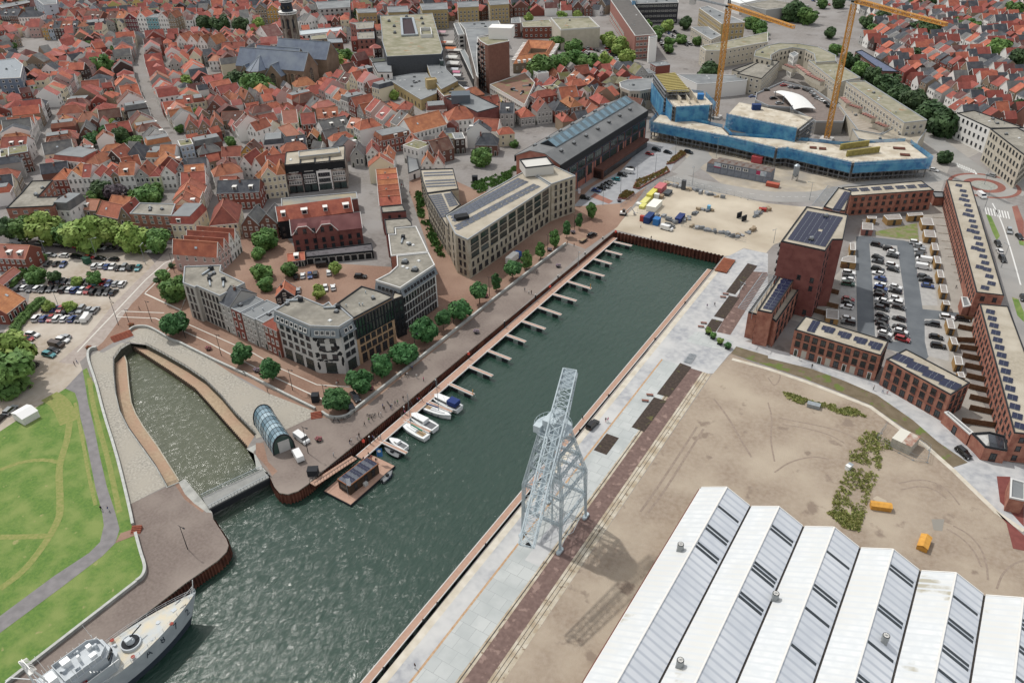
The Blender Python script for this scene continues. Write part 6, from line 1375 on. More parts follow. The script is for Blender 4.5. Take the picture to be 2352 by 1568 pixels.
trees(1,2,'130 240 7.5 3.4 e,735 510 8 3.9 e,955 350 8 3.9 e,1160 195 8 3.8 e,1365 80 8.5 4.3 e','from left along the promenade corner','promenade trees','round')
trees(1,1,'1540 1450 9 4.4 e,1715 1355 7.5 2.7 e,1870 1250 8.5 4.2 e,2050 1105 8 3.3 e,2205 1005 7 2.4 e cone','from left below the white block','promenade trees')
trees(2,1,'5 885 8 3.4 e,135 800 7.5 2.8 g cone,262 712 7.5 2.7 g cone,390 605 7.5 2.7 g cone,505 525 7 2.3 e cone,618 450 7 2.2 e cone,730 350 7.5 2.7 g cone','from left before the beige block','young promenade trees')
trees(1,1,'290 890 6 3.4,725 885 5 2.4 y,575 1100 5 2.7 y','from top in the brick courtyard','courtyard trees')
trees(1,1,'80 650 6 5.5,50 920 5 4,90 1030 4.5 3,20 760 4 3','from top in gardens left of the courtyard','garden trees')
def treesz(f,data,phrase,group):
 d=[q.split() for q in data.split(',')]
 for k,q in enumerate(d):
  x,y,h,r=map(float,q[:4]);key=q[4] if len(q) > 4 else 'g'
  lab=f"{COLN[key]} tree, {ORD[k]} listed from left {phrase}".replace(' listed','') if len(d) > 1 else f"{COLN[key]} tree {phrase}"
  tree(f(f'{x} {y}',h*.6)[0],h,r,key,q[5] if len(q) > 5 else 'round',lab,group if len(d) > 1 else None)
treesz(ZA,'1330 820 14 8.5','broad and lone among houses of the upper left town',None)
treesz(ZB,'1250 250 6 3.5,1480 90 8 4.4 y,1600 230 10 5 d,1850 330 6 4,1760 170 5 3','in the upper courtyard gardens','courtyard garden trees')
treesz(ZB,'1190 1090 6 4,1370 950 9 5.5 d,1570 1010 9 6 p,1800 1060 7 4,1960 1060 9 6,2060 960 7 4.5','behind the red flats','garden trees behind the flats')
treesz(ZC,'20 540 5 2.6 y,90 510 5 2.6,160 495 5 2.6,230 490 5 2.6,300 500 5 2.6 y,370 530 5 2.6,20 640 5 2.6 y,60 710 5 2.6','in the clipped hedge by tan gables','clipped trees by the tan gables')
treesz(ZC,'700 170 7 5,750 100 11 7 d,900 60 12 8 d,1050 120 13 9,1180 150 10 7','in front of the church','church trees')
treesz(ZC,'740 890 4 3,1060 470 5 3.5 p,1150 500 4 3.5,1990 860 8 5 e','among mid town gardens','mid town garden trees')
treesz(ZF,'100 640 6 6 y,215 160 12 7 d,345 165 13 8 d,495 170 12 7 d,640 170 9 5 y,350 270 5 3,460 570 8 5 d','around the church canal','canal trees')
treesz(ZF,'1165 385 12 8 g,1225 430 11 6 y,1250 470 11 6 y,1310 410 11 6','right of the church','trees right of the church')
treesz(ZE,'70 480 5 2.6,200 62 8 4.2,245 112 7 3.6,340 150 5 3.4 y,1018 620 8 5.5,1260 520 4 2.4','around the shopping roofs','trees around the shopping roofs')
treesz(ZJ,'50 110 11 4 d cone,110 30 6 3,800 90 9 4 d cone,1065 70 9 4 d cone,1260 70 8 4 d cone,1170 20 7 3','along the far tan flats','trees by the tan flats')
trees(2,0,'150 165 5 4 y,460 150 5 5 y,600 140 5 4 y,415 380 9 6,560 430 10 7,590 520 9 7,430 590 12 9,260 640 12 10,700 580 9 8,860 555 8 6 y','from left round the almshouse','trees round the almshouse')
trees(2,0,'880 335 9 6 y,930 380 9 6 y,1000 430 9 7 y,1050 500 9 6 y,1240 220 8 5,1345 275 7 4.5,1335 320 6 4','from left along the long flats','trees along the long flats')
trees(2,0,'1430 225 9 5.5 y,1445 375 6 4,1440 440 6 4,1560 345 7 4.5,1590 210 8 6 d,1695 380 5 4,1820 640 10 7 d,2200 210 7 6,2270 260 7 6,2300 300 7 5','from left around the upper car park','trees of the upper car park')
trees(3,0,'765 540 11 6 d,850 630 9 6,965 680 11 7 d,1100 760 12 8 d,1230 865 12 8 d,1340 925 12 8.5 d,1510 1035 13 9 d,1640 1095 14 9 d','from top of the street avenue','avenue trees')
trees(3,0,'240 110 12 10 d,360 150 10 8,500 30 7 5,650 20 8 6 d,910 190 9 6 d,1040 160 9 7 d,980 250 8 5,570 290 8 5 d,1380 250 10 7 d,1470 290 10 9 d,1270 410 6 5 d,1330 510 7 6 d,1350 50 8 7 d,1500 20 8 7 d','from left behind the curved block','trees behind the curved block')
trees(3,0,'2120 450 10 8,2310 540 10 8 d,1940 850 8 5 d,1610 660 7 4 d,1765 720 6 4,2110 900 6 4,2330 1000 7 6 d,1740 220 8 6,1880 230 8 6,2260 100 9 8,2060 700 5 4,620 460 6 5,1625 1430 6 4 d','from top in the eastern streets','trees in the eastern streets')
for k,(i,j,x,y,key) in enumerate(((2,1,1800,1490,'y'),(2,1,1845,1530,'g'),(2,2,1908,15,'y'),(2,2,1980,55,'e'))):
 root=empty('potted_shrub',tuple(T(i,j,x,y+8,0))+(0,),0,f'round {COLN[key]} shrub in a low square pot, {ORD[k]} from top on the plaza','shrub','potted shrubs on the plaza')
 ob('pot',(M().box(-.7,-.7,0,.7,.7,.5),m_edge),root);ob('crown',crown(key,'round',k % 3),root,(0,0,1.35),0,(1.15,1.15,1.05))
# hedges by beige block and green court, weeds
def tuft_field(name,polys,n,key,hgt,label,size=.5,kind='stuff',cat='plants',z=.05):
 R=random.Random(len(label));m=M();
 for poly in polys:
  xs=[p.x for p in poly];ys=[p.y for p in poly];k=0
  while k < n:
   x,y=R.uniform(min(xs),max(xs)),R.uniform(min(ys),max(ys))
   if not inside((x,y),poly):k += .2;continue
   k += 1;s=size*R.uniform(.5,1.2);cx=noise.noise(Vector((x*.25,y*.25,3)))
   if cx < -.25:continue
   for q in range(5):
    a=R.uniform(0,6.28);t=Vector((math.cos(a),math.sin(a),R.uniform(-.2,.7))).normalized()*s;b=Vector((R.uniform(-.6,.6),R.uniform(-.6,.6),1)).normalized()*s*R.uniform(.6,1.2);c=Vector((x+R.uniform(-s,s),y+R.uniform(-s,s),z+hgt*R.uniform(.1,.9)))
    m.quad(c-t,c-b*.6,c+t,c+b)
 o=ob(name,m.mesh(name,LM_[key] if isinstance(key,str) else key));tag(o,label,cat,kind=kind);return o
m_wd=leafmat('weed_blades','a3a84e','8b9a44','bfb878')
tuft_field('weeds',weeds,900,m_wd,.4,'yellow green weeds growing over the bare dirt site',.35,cat='weeds')
tuft_field('hedge_plants',[tp(1,1,'1465 205 1520 200 1540 290 1535 440 1500 440'),tp(1,1,'1525 470 1590 470 1700 700 1740 790 1700 810 1640 740 1560 560')],420,'g',1.1,'loose green hedge planting along the beige wing',.6,cat='hedge')
tuft_field('bed_plants',[tp(1,1,'1985 120 2120 70 2351 0 2351 80 2050 210 1990 170'),tp(2,0,'0 1568 20 1540 60 1568')],500,'g',.7,'mixed green planting bed behind the beige block',.6,cat='plants')
m_aut=leafmat('autumn_shrubs','8a7a3a','6d7434','9a6a38')
PB=[tp(2,1,'1120 160 1150 100 1320 30 1420 -20 1440 10 1330 70 1160 170'),tp(2,1,'985 255 1040 200 1115 215 1050 265'),tp(2,0,'1430 1510 1550 1400 1590 1420 1480 1500')]
for k,p in enumerate(PB):
 c=sum(p,V2(0,0))/len(p);root=empty('planter',(c.x,c.y,0),0,f'raised brick planter of rusty and green shrubs, {ORD[k]} along the hall street','planter','brick planters beside the hall street')
 ob('kerb',(M().wallstrip([q-c for q in p],.45,0,.7,0,True),mat('planter_brick','8e5a4c')),root)
 R=random.Random(k);m=M()
 for i in range(260):
  x,y=R.uniform(min(q.x for q in p),max(q.x for q in p)),R.uniform(min(q.y for q in p),max(q.y for q in p))
  if not inside((x,y),p):continue
  for q in range(6):
   t=Vector((R.uniform(-1,1),R.uniform(-1,1),R.uniform(-.3,.5))).normalized()*.5;b=Vector((R.uniform(-.6,.6),R.uniform(-.6,.6),1)).normalized()*.5;cc=Vector((x-c.x+R.uniform(-.4,.4),y-c.y+R.uniform(-.4,.4),.5+R.uniform(0,.7)));m.quad(cc-t,cc-b*.6,cc+t,cc+b)
 ob('shrubs',(m,m_aut),root)
# ================= VEHICLES =================
PAINT={'k':('black','1b1c20'),'d':('dark grey','45484c'),'s':('silver','a7abae'),'w':('white','e4e5e4'),'b':('blue','2c4a86'),'r':('red','a52226'),'t':('turquoise','2f8d94'),'g':('green','2e5a48'),'n':('brown','4a3d38')}
m_tyre=mat('tyre','1a1a1b');m_rim=mat('rim','8f9294',r=.4,metal=.6);m_cg=mat('car_glass','14181b',r=.08,spec=.9);m_head=mat('headlamp','dfe4e6',r=.2);m_tail=mat('tail_lamp','8a1c1c',r=.3)
SH={
 'c':dict(L=4.3,W=1.78,body=[(-2.12,.3),(-2.15,.62),(-2.0,.85),(-1.6,.92),(1.05,.88),(1.95,.72),(2.12,.55),(2.12,.3)],cab=[(-1.85,.9),(-1.5,1.4),(.1,1.45),(.95,.88)],wh=.31),
 'u':dict(L=4.6,W=1.85,body=[(-2.25,.35),(-2.28,.8),(-2.2,1.0),(1.1,.98),(2.1,.86),(2.27,.65),(2.27,.35)],cab=[(-2.15,.98),(-1.9,1.62),(.3,1.66),(1.1,.98)],wh=.36),
 'v':dict(L=5.2,W=1.95,body=[(-2.6,.35),(-2.62,1.1),(-2.55,2.0),(1.35,2.02),(1.75,1.35),(2.5,1.1),(2.62,.7),(2.62,.35)],cab=[(1.0,1.3),(1.0,1.98),(1.4,2.0),(1.98,1.28)],wh=.36)}
CM={}
def car_meshes(kind,col):
 key=(kind,col)
 if key in CM:return CM[key]
 s=SH[kind];hw=s['W']/2;m=M()
 def extr(m,prof,w0,w1,mi,z0,z1):
  n=len(prof);k=len(m.v);f=lambda z:w0+(w1-w0)*max(0,min(1,(z-z0)/(z1-z0)))
  m.v += [(x,-f(z),z) for x,z in prof]+[(x,f(z),z) for x,z in prof]
  m.f += [tuple(range(k,k+n)),tuple(range(k+2*n-1,k+n-1,-1))]+[(k+(i+1) % n,k+i,k+n+i,k+n+(i+1) % n) for i in range(n)];m.m += [mi]*(n+2)
 zt=max(z for _,z in s['body']);extr(m,s['body'],hw,hw*.94,0,.7,zt)
 c=s['cab'];k0=None
 if kind != 'v':
  (xa,za),(xb,zb),(xc,zc_),(xd,zd)=c;t=.04
  m.quad((xb-.02,-hw*.74,zb+.01),(xc+.05,-hw*.74,zc_+.01),(xc+.05,hw*.74,zc_+.01),(xb-.02,hw*.74,zb+.01),0)
 for sx,mi in ((1,1),(-1,2)):
  for sy in (-1,1):
   x=s['L']/2*.97*sx;m.box(x-.1 if sx > 0 else x-.06,sy*hw*.72-.18,.58,x+.06 if sx > 0 else x+.1,sy*hw*.72+.18,.75,mi)
 m.box(-s['L']/2-.01,-hw*.9,.3,s['L']/2+.01,hw*.9,.42,3)
 if kind != 'v':
  for sy in (-1,1):m.box(.75,sy*(hw+.02)-.1,.92,.92,sy*(hw+.02)+.1,1.05,0)
 p=PAINT[col];body=m.mesh('car_body',[mat('paint_'+p[0].replace(' ','_'),p[1],r=.25,spec=.6,metal=.2 if col in 'ds' else 0),m_head,m_tail,m_edge])
 g=M();extr(g,c,hw*.93 if kind != 'v' else hw*.96,hw*.74 if kind != 'v' else hw*.95,0,c[0][1],c[1][1])
 CM[key]=(body,g.mesh('car_windows',m_cg));return CM[key]
WH=M()
k_=14
for y0,y1,r in ((-.11,.11,1.0),):
 k=0;WH.v=[(r*math.cos(2*math.pi*i/k_),y,r*math.sin(2*math.pi*i/k_)) for y in (-.11,.11) for i in range(k_)]
 WH.f=[tuple(range(k_-1,-1,-1)),tuple(range(k_,2*k_))]+[(i,(i+1) % k_,k_+(i+1) % k_,k_+i) for i in range(k_)];WH.m=[0]*(k_+2)
k=len(WH.v);WH.v += [(.6*math.cos(2*math.pi*i/8),y,.6*math.sin(2*math.pi*i/8)) for y in (-.12,.12) for i in range(8)];WH.f += [tuple(range(k+7,k-1,-1)),tuple(range(k+8,k+16))];WH.m += [1,1]
WH=WH.mesh('wheel',[m_tyre,m_rim])
def car(pos,hd,kind,col,label,group=None,z=0,small=False):
 root=empty({'c':'car','u':'suv','v':'van'}[kind],(pos.x,pos.y,z),hd,label,{'c':'car','u':'car','v':'van'}[kind],group)
 b,g=car_meshes(kind,col);ob('body',b,root);ob('windows',g,root)
 if small:return root
 s=SH[kind];r=s['wh']
 for sx in (-.31,.31):
  for sy in (-1,1):ob('wheel',WH,root,(s['L']*sx,sy*(s['W']/2-.1),r),0,(r,1.1,r))
 return root
KN={'c':'car','u':'tall car','v':'van'}
def cars(f,data,hv,phrase,group,z=.02,small=False,seed=1):
 """data: 'x y c' colour (upper case = van, digit suffix u for tall); hv: heading as a pair of measured points"""
 d=[q.split() for q in data.split(',')];R=random.Random(seed)
 for k,q in enumerate(d):
  p=f(f'{q[0]} {q[1]}',.6)[0];col=q[2][0];kind='v' if col.isupper() else ('u' if (len(q[2]) > 1 and q[2][1] == 'u') or R.random() < .22 else 'c');col=col.lower()
  a,b_=f(hv if len(q) < 7 else ' '.join(q[3:7]),0);u=b_-a;hd=math.atan2(u.y,u.x)+R.uniform(-.03,.03)+(math.pi if R.random() < .35 else 0)
  pos=f"{ORD[k]} {phrase}" if k < 20 else f"{ORD[k-20]} after twenty {phrase}"
  lab=f"{PAINT[col][0]} {KN[kind]}, {pos}" if len(d) > 1 else f"{PAINT[col][0]} {KN[kind]} {phrase}"
  car(p,hd,kind,col,lab,group if len(d) > 1 else None,z,small)
t01=lambda s,z=0:tp(0,1,s,z);t02=lambda s,z=0:tp(0,2,s,z);t11=lambda s,z=0:tp(1,1,s,z);t12=lambda s,z=0:tp(1,2,s,z);t21=lambda s,z=0:tp(2,1,s,z);t20=lambda s,z=0:tp(2,0,s,z);t31=lambda s,z=0:tp(3,1,s,z);t30=lambda s,z=0:tp(3,0,s,z);t32=lambda s,z=0:tp(3,2,s,z);t22=lambda s,z=0:tp(2,2,s,z)
WP='cars of the western car park'
cars(t01,'390 770 s,470 775 s,585 778 w,705 790 k,820 795 r,925 803 k,1045 812 k','585 775 700 783','from left in the row along the street',WP)
cars(t01,'160 655 S,370 670 k,440 665 r,545 685 k,600 690 ku,725 700 r,780 708 s,925 708 w,1010 708 d,1140 715 k,1210 725 k,1350 735 w,1415 737 W','585 690 700 700','from left in the shade under the street trees',WP)
cars(t01,'440 852 d,515 852 k,582 860 b,872 875 w,935 870 w,985 878 b,1033 880 w,1085 890 k,1140 888 s,1203 890 ku,1270 892 t','555 890 610 830','from left in the top parking row',WP)
cars(t01,'255 1010 s,310 1015 k,370 1005 s,490 1015 d,550 1005 d,600 1015 k,655 1015 k,770 1015 d,815 1020 k,882 1025 t,945 1025 r,998 1035 b,1063 1035 s,1125 1040 w','970 1060 1020 1005','from left in the upper middle row',WP)
cars(t01,'178 1075 d,228 1070 w,285 1085 d,350 1080 wu,400 1090 k,465 1085 k,530 1080 k,588 1090 d,645 1090 w,693 1095 b,750 1100 w,810 1100 r,862 1108 k,925 1110 ku,985 1112 k,1045 1115 k','1010 1145 1075 1085','from left in the lower middle row',WP)
cars(t01,'430 1265 k,497 1265 b,555 1270 r,612 1290 k,678 1282 s,745 1272 su,810 1285 s,872 1280 s','850 1310 900 1255','from left in the upper bottom row',WP)
cars(t01,'335 1352 w,403 1355 b,467 1355 r,525 1355 w,592 1358 w,662 1358 b,727 1360 k,792 1355 W','310 1385 370 1320','from left in the bottom row',WP)
cars(t01,'300 1505 w,255 1540 r,595 1525 s,575 1555 w','550 1515 650 1530','of four loose ones low in the west lot',WP)
cars(t02,'240 20 s,520 30 N,490 78 k,450 118 t,190 200 k,238 220 w 210 245 265 195,305 232 k 280 260 335 205,95 628 s 50 670 140 590,-5 705 k 50 670 140 590','400 110 500 130','from top near the park corner',WP)
cars(t11,'367 970 k,430 962 w,495 960 b,547 948 d,670 935 w,388 1098 s,638 1075 w,708 1070 w','366 1000 367 940','clockwise in the brick courtyard','cars in the brick courtyard')
cars(t11,'960 970 k','910 970 1010 975','parked beside the courtyard garden wall',None);cars(t11,'615 865 K','560 870 670 860','parked in front of the black garages',None)
HC='cars beside the brick hall'
cars(t21,'670 248 k,775 180 b,815 160 k,855 145 d,880 122 k,915 102 s,952 77 t,1012 38 ku,1065 10 W','740 180 805 190','from left beside the brick hall',HC)
cars(t20,'1325 1375 ku,1430 1398 k,1265 1412 r,1620 1398 d,1085 1545 k','1290 1370 1360 1385','around the far hall corner',HC)
cars(t21,'1420 530 W','1370 520 1470 545','standing on the sandy basin head',None)
cars(t21,'1445 505 d','1400 495 1480 510','behind the white van on the sand',None);cars(t21,'735 590 ku','690 610 770 570','towing a trailer on the quay',None)
CP='cars in the new terrace car park'
hv='1000 785 1100 808'
cars(t31,'1000 680 k,1008 792 k,1008 832 d,1008 903 ku,1012 942 w,1032 990 b,1035 1048 w,1035 1080 b,1035 1110 k,1035 1148 k,1040 1188 w,1050 1225 k,1045 1262 d,1050 1330 k,1040 1375 k,1050 1410 k,1068 1450 k,1075 1492 w,1070 1535 k',hv,'from top in the left middle row',CP)
cars(t31,'1115 720 k,1148 750 w,1142 780 k,1140 868 w,1150 905 k,1172 1065 w,1170 1105 k,1178 1172 w,1175 1210 w,1200 1252 k,1203 1358 k,1205 1435 k,1220 1472 w,1225 1510 k,1235 1545 r',hv,'from top in the right middle row',CP)
cars(t31,'742 937 w,740 968 k,738 998 w,735 1038 g,738 1178 r,735 1210 k,722 1248 w,735 1355 w,738 1393 d','700 930 800 945','from top in the strip by the tower',CP)
cars(t31,'1355 660 w,1390 692 s,1398 732 s,1412 785 d,1430 820 W,1425 885 W,1430 968 d,1448 1003 ku,1468 1055 b,1510 1405 d,1545 1525 k','1300 655 1410 672','from top in the strip by the garden sheds',CP)
cars(t31,'1645 1345 w,1785 1360 k','1600 1340 1700 1355','of two in the gap between long terraces',CP);cars(t32,'1565 38 k','1500 30 1620 50','lowest in the strip by the garden sheds',None)
RC='cars on the roundabout roads'
cars(t31,'2217 552 s 2215 520 2220 590,2112 668 k 2090 640 2130 700,2130 738 w 2110 700 2150 770,2155 810 k 2130 780 2170 840,2310 605 k 2290 580 2340 630,2345 1165 k 2330 1130 2351 1200,2050 40 s 2015 30 2090 50,1960 230 W 1920 200 1995 260','1 1 2 2','on the roundabout roads counting from the nearest',RC)
cars(t30,'1660 1415 s 1650 1380 1690 1430,1525 1562 w 1490 1555 1560 1570','1 1 2 2','of two on the northern arm of the roundabout',RC)
cars(t32,'1795 1020 k','1740 975 1850 1070','parked on the new grey promenade',None);cars(t22,'740 760 ku','700 800 785 715','parked near the harbour crane',None)
cars(t12,'910 510 du','875 475 945 550','parked under the promenade trees',None);cars(t12,'850 590 K','820 560 880 620','half hidden behind a promenade tree',None)
cars(t12,'420 890 W','365 855 480 935','with blue lettering beside the glass pavilion',None);cars(t12,'385 1045 W','410 1095 345 990','with open rear doors beside the glass pavilion',None)
for o_,(x,y,c) in enumerate(((700,690,'k'),(595,743,'b'),(755,755,'k'),(800,793,'s'),(835,655,'r'),(893,668,'s'),(933,675,'k'),(1000,690,'k'),(1030,700,'k'),(1055,715,'s'),(1075,740,'k'),(1095,757,'s'),(1130,773,'w'),(1165,793,'k'),(1185,820,'k'))):
 a,b_=ZO('1100 750 1165 775' if o_ > 6 else '560 745 630 740',6);u=b_-a;car(ZO(f'{x} {y}',6.6)[0],math.atan2(u.y,u.x),'c',c,f'{PAINT[c][0]} car, {ORD[o_]} from left on the rooftop parking deck','cars on the rooftop deck',6.1)
R=random.Random(21)
for q,(a,c,n,h,ph) in enumerate((((655,455),(800,550),9,(640,470,690,460),'left row by the almshouse trees'),((700,445),(830,480),5,(700,440,750,455),'short row by the concrete hall'),((860,430),(1000,580),9,(960,570,1020,585),'row along the long flats'),((1350,365),(1440,490),8,(1380,460,1440,470),'left row of the upper car park'),((1430,300),(1600,415),10,(1480,350,1530,375),'middle row of the upper car park'),((1500,295),(1640,410),8,(1480,350,1530,375),'right row of the upper car park'),((190,760),(605,670),13,(210,780,280,760),'street row below the almshouse'),((410,5),(560,45),9,None,'row behind the hall at the top'))):
 f=t20 if q < 7 else t30
 A,C=f(f'{a[0]} {a[1]} {c[0]} {c[1]}',.6);hh=f(f'{h[0]} {h[1]} {h[2]} {h[3]}') if h else f('400 5 430 30');u=hh[1]-hh[0];hd=math.atan2(u.y,u.x)
 for k in range(n):
  col=R.choice('kkkddswwwwrb');car(A.lerp(C,k/(n-1)),hd+R.uniform(-.04,.04),R.choice('cccu'),col,f'{PAINT[col][0]} car, {ORD[k]} from left in the {ph}','cars in the upper town car parks',.02)

GAPS=[g for g in GAPS if visible(g[0])];GAPS.sort(key=lambda g:g[0].length);R=random.Random(3)
for k,(c,r) in enumerate(GAPS[:60]):
 r=min(4.2,r*R.uniform(.75,1.1));h=r*R.uniform(1.5,2.1);key=R.choice('gdyeg')
 tree(c.to_3d(),h,r,key,'round',f'small {COLN[key]} garden tree, {ORD[k]} nearest the harbour among town roofs','small garden trees between town roofs')
# ================= HARBOUR =================
m_rust=mat('rusty_steel','6a3b2c','4d2c23',s=.8,c3='7d4a36',s3=.3);m_yell=mat('crane_yellow','d9992e',r=.5);m_cgrey=mat('harbour_crane_grey','bccad0','b0bfc6',s=.4,r=.5);m_deckw=mat('pink_composite_deck','c09a84','b48e78',s=1.2,stripe=(1.2,'a8826d','X',.8));m_hullw=mat('gelcoat_white','eceeed',r=.25,spec=.6)
def piling(name,line,z0,z1,label,amp=.35,step=.75,cope=True,m=m_rust):
 pts=[];d0=None
 for a,b in zip(line,line[1:]):
  L=(b-a).length;u=(b-a)/L;n=Vector((-u.y,u.x));k=max(1,int(L/step))
  for i in range(k):
   for f,s_ in ((0,0),(.35,0),(.5,1),(.85,1)):pts.append(a+u*(L*(i+f)/k)+n*(amp*s_))
 o0=line[0];root=empty(name,(o0.x,o0.y,0),0,label,'quay wall');q=M();pts=[p-o0 for p in pts]
 for a,b in zip(pts,pts[1:]):q.quad((a.x,a.y,z0),(b.x,b.y,z0),(b.x,b.y,z1),(a.x,a.y,z1))
 ob('sheet_piling',(q,m),root)
 if cope:ob('coping',(M().wallstrip([p-o0 for p in line],cope if isinstance(cope,float) else -1.1,z1-.25,z1+.08),m_cope),root)
LW=[V2(p.x,p.y) for p in WESTQ]
piling('quay_wall',LW,-4,-.15,'rusty corrugated west quay wall under a pale stone coping',cope=-1.1)
piling('quay_wall',[EASTQ[3],WESTQ[0]],-4,.35,'dark brown rusty sheet piling closing the head of the basin',amp=.8,step=1.5,cope=False)
piling('quay_wall',EASTQ[:4],-4,-.02,'plain dark wall of the east quay behind the floating walkway',cope=False,m=m_edge)
piling('quay_wall',SWQ,-4,-.15,'rounded rusty quay wall below the brown brick terrace',cope=-1.1)
for k,(ln,lb) in enumerate(((LOCKE,'eastern retaining wall of the old lock basin'),(LOCKTOP[:1]+LOCKTOP,'dark stone head wall of the old lock basin'),([LOCKTOP[-1]]+LOCKW[:8],'western retaining wall of the old lock basin'))):
 ln=[p for i,p in enumerate(ln) if i == 0 or (p-ln[i-1]).length > .1]
 o0=ln[0];root=empty('lock_wall',(o0.x,o0.y,0),0,lb,'wall');q=M();l2=[p-o0 for p in ln]
 for a,b in zip(l2,l2[1:]):q.quad((a.x,a.y,-5),(b.x,b.y,-5),(b.x,b.y,.05),(a.x,a.y,.05))
 ob('stonework',(q,mat('mossy_stone','5b5a4c','47473d',s=1)),root);ob('coping',(M().wallstrip(l2,-.35,0,.12),m_stone),root)
 r_=M()
 for a,b in zip(l2,l2[1:]):
  n_=max(1,int((b-a).length/1.6))
  for i in range(n_):p=a.lerp(b,i/n_);r_.bar((p.x,p.y,0),(p.x,p.y,1.1),.06)
  for z in (.4,.75,1.1):r_.bar((a.x,a.y,z),(b.x,b.y,z),.05)
 ob('railing',(r_,m_dframe),root)
for k,(E_,lb) in enumerate(((E_IN,'row of timber fenders along the eastern towpath edge'),(W_IN,'stone edge along the western towpath'))):
 o0=E_[0];root=empty('edge_posts',(o0.x,o0.y,0),0,lb,'edging');m=M();l2=[p-o0 for p in E_]
 for a,b in zip(l2,l2[1:]):
  n_=max(1,int((b-a).length/.9))
  for i in range(n_):
   p=a.lerp(b,i/n_)
   if k == 0:m.bar((p.x,p.y,-4),(p.x,p.y,-1.45),.3)
 if k == 1:m.wallstrip(l2,.3,-1.9,-1.5)
 ob('posts' if k == 0 else 'edging',(m,mat('weathered_oak','5c5044','483f36',s=1) if k == 0 else m_cope),root)
def wall_thing(pts,th,h,label,m=m_stone,name='low_wall',cat='wall',z=0):
 o0=pts[0];root=empty(name,(o0.x,o0.y,z),0,label,cat);ob('masonry',(M().wallstrip([p-o0 for p in pts],th,0,h-.12),m),root);ob('cap',(M().wallstrip([p-o0 for p in pts],th*1.1,h-.12,h),mat('wall_cap','c3c5c0','b0b2ad',s=.8)),root);return root
wall_thing(smooth(tp(1,2,'600 662 650 700 710 715 770 715 850 695 900 650 1700 15')+tp(2,1,'0 1060 500 680'),1),.55,.95,'pale granite seat wall running along the promenade')
wall_thing(tp(0,2,'1640 20 1960 180 2250 315'),.55,.9,'granite seat wall above the cobbled quay, upper part');wall_thing(tp(1,2,'-120 300 0 362 270 500 540 632'),.55,.9,'granite seat wall above the cobbled quay, lower part')
wall_thing(smooth(tp(0,1,'1200 1478 1230 1450 1290 1440 1360 1445 1450 1490 1570 1568')+tp(0,2,'1640 20')),.5,.9,'curved granite wall round the top of the lock')
wall_thing(smooth(tp(0,2,'895 65 850 70 815 90 800 140 820 230 880 400 950 690 1070 1060 1190 1568')+tp(0,3,'1215 130')),.6,1.1,'long pale sea wall between lawn and cobbles')
wall_thing(smooth(tp(0,3,'1240 210 1290 400 1325 500 1325 560 1300 610 1255 640')),.6,1.1,'short pale sea wall curving round the lower lawn');wall_thing(tp(0,3,'1255 640 60 1568'),.6,.9,'straight dark sea wall beside the moored grey ship')
def steps(a,b,n,run,rise,label):
 u=(b-a).normalized();nn=Vector((u.y,-u.x));m=M();L=(b-a).length
 root=empty('steps',(a.x,a.y,0),math.atan2(u.y,u.x),label,'steps')
 for i in range(n):m.box(0,-run*(i+1),0,L,-run*i-.04,rise*(n-i))
 ob('treads',(m,mat('corten_steps','a0543a','8c4832',s=1)),root)
steps(*tp(0,1,'1020 1545 1200 1480'),6,.5,.16,'broad corten steel steps at the head of the old lock');steps(*tp(1,2,'505 670 605 655'),5,.45,.17,'small corten steps cut into the seat wall');steps(*tp(0,3,'1225 140 1315 135'),5,.4,.17,'striped steps through the sea wall by the path')
# footbridge
P_=tp(0,2,'1855 1428',.4)+tp(1,2,'60 1165 120 1245',.4)+tp(0,2,'1918 1532',.4)
c=sum(P_,V2(0,0))/4;root=empty('footbridge',(c.x,c.y,0),0,'grey steel footbridge across the mouth of the old lock basin','bridge');P_=[p-c for p in P_]
ob('deck',(M().prism(P_,.15,.4),mat('bridge_deck','9b9c98','8d8e8b',s=.6,stripe=(1.2,'83847f','X',.8))),root)
m=M().wallstrip([P_[0],P_[1]],.3,-1.2,.12).wallstrip([P_[3],P_[2]],-.3,-1.6,.12)
for i in range(12):a,b=P_[3].lerp(P_[2],i/12),P_[3].lerp(P_[2],(i+1)/12);m.bar((a.x,a.y,-.2),(b.x,b.y,-1.6),.2);m.bar((b.x,b.y,-.2),(a.x,a.y,-1.6),.2)
ob('girder',(m,m_edge),root);m=M()
for a,b in ((P_[0],P_[1]),(P_[3],P_[2])):
 m.bar((a.x,a.y,1.4),(b.x,b.y,1.4),.1);m.bar((a.x,a.y,.8),(b.x,b.y,.8),.05)
 for i in range(20):p=a.lerp(b,i/19);m.bar((p.x,p.y,.4),(p.x,p.y,1.4),.07)
ob('railing',(m,m_steel),root)
# floating walkways
def pontoon(a,b,w,z,label,group=None,name='jetty',parent=None):
 u=(b-a).normalized();L=(b-a).length
 root=parent or empty(name,(a.x,a.y,0),math.atan2(u.y,u.x),label,'jetty',group)
 ob('deck',(M().box(0,-w/2+.22,z-.08,L,w/2-.22,z),m_deckw),root);ob('frame',(M().box(0,-w/2,z-.3,L,-w/2+.2,z+.03,0).box(0,w/2-.2,z-.3,L,w/2,z+.03,0).box(-.0,-w/2+.2,z-.3,L,w/2-.2,z-.1,0),m_flatw),root)
 m=M();n=max(2,int(L/4));m.box(.1,-.1,z-.6,L-.1,.1,z-.305)
 for i in range(n):m.box(L*(i+.3)/n,-w/2+.2,z-1.9,L*(i+.7)/n,w/2-.2,z-.31)
 ob('floats',(m,m_edge),root);return root
pontoon(V2(-121.3,112.2),V2(-120.7,264.5),2.7,-1.5,'long west floating walkway with pink deck and white edges')
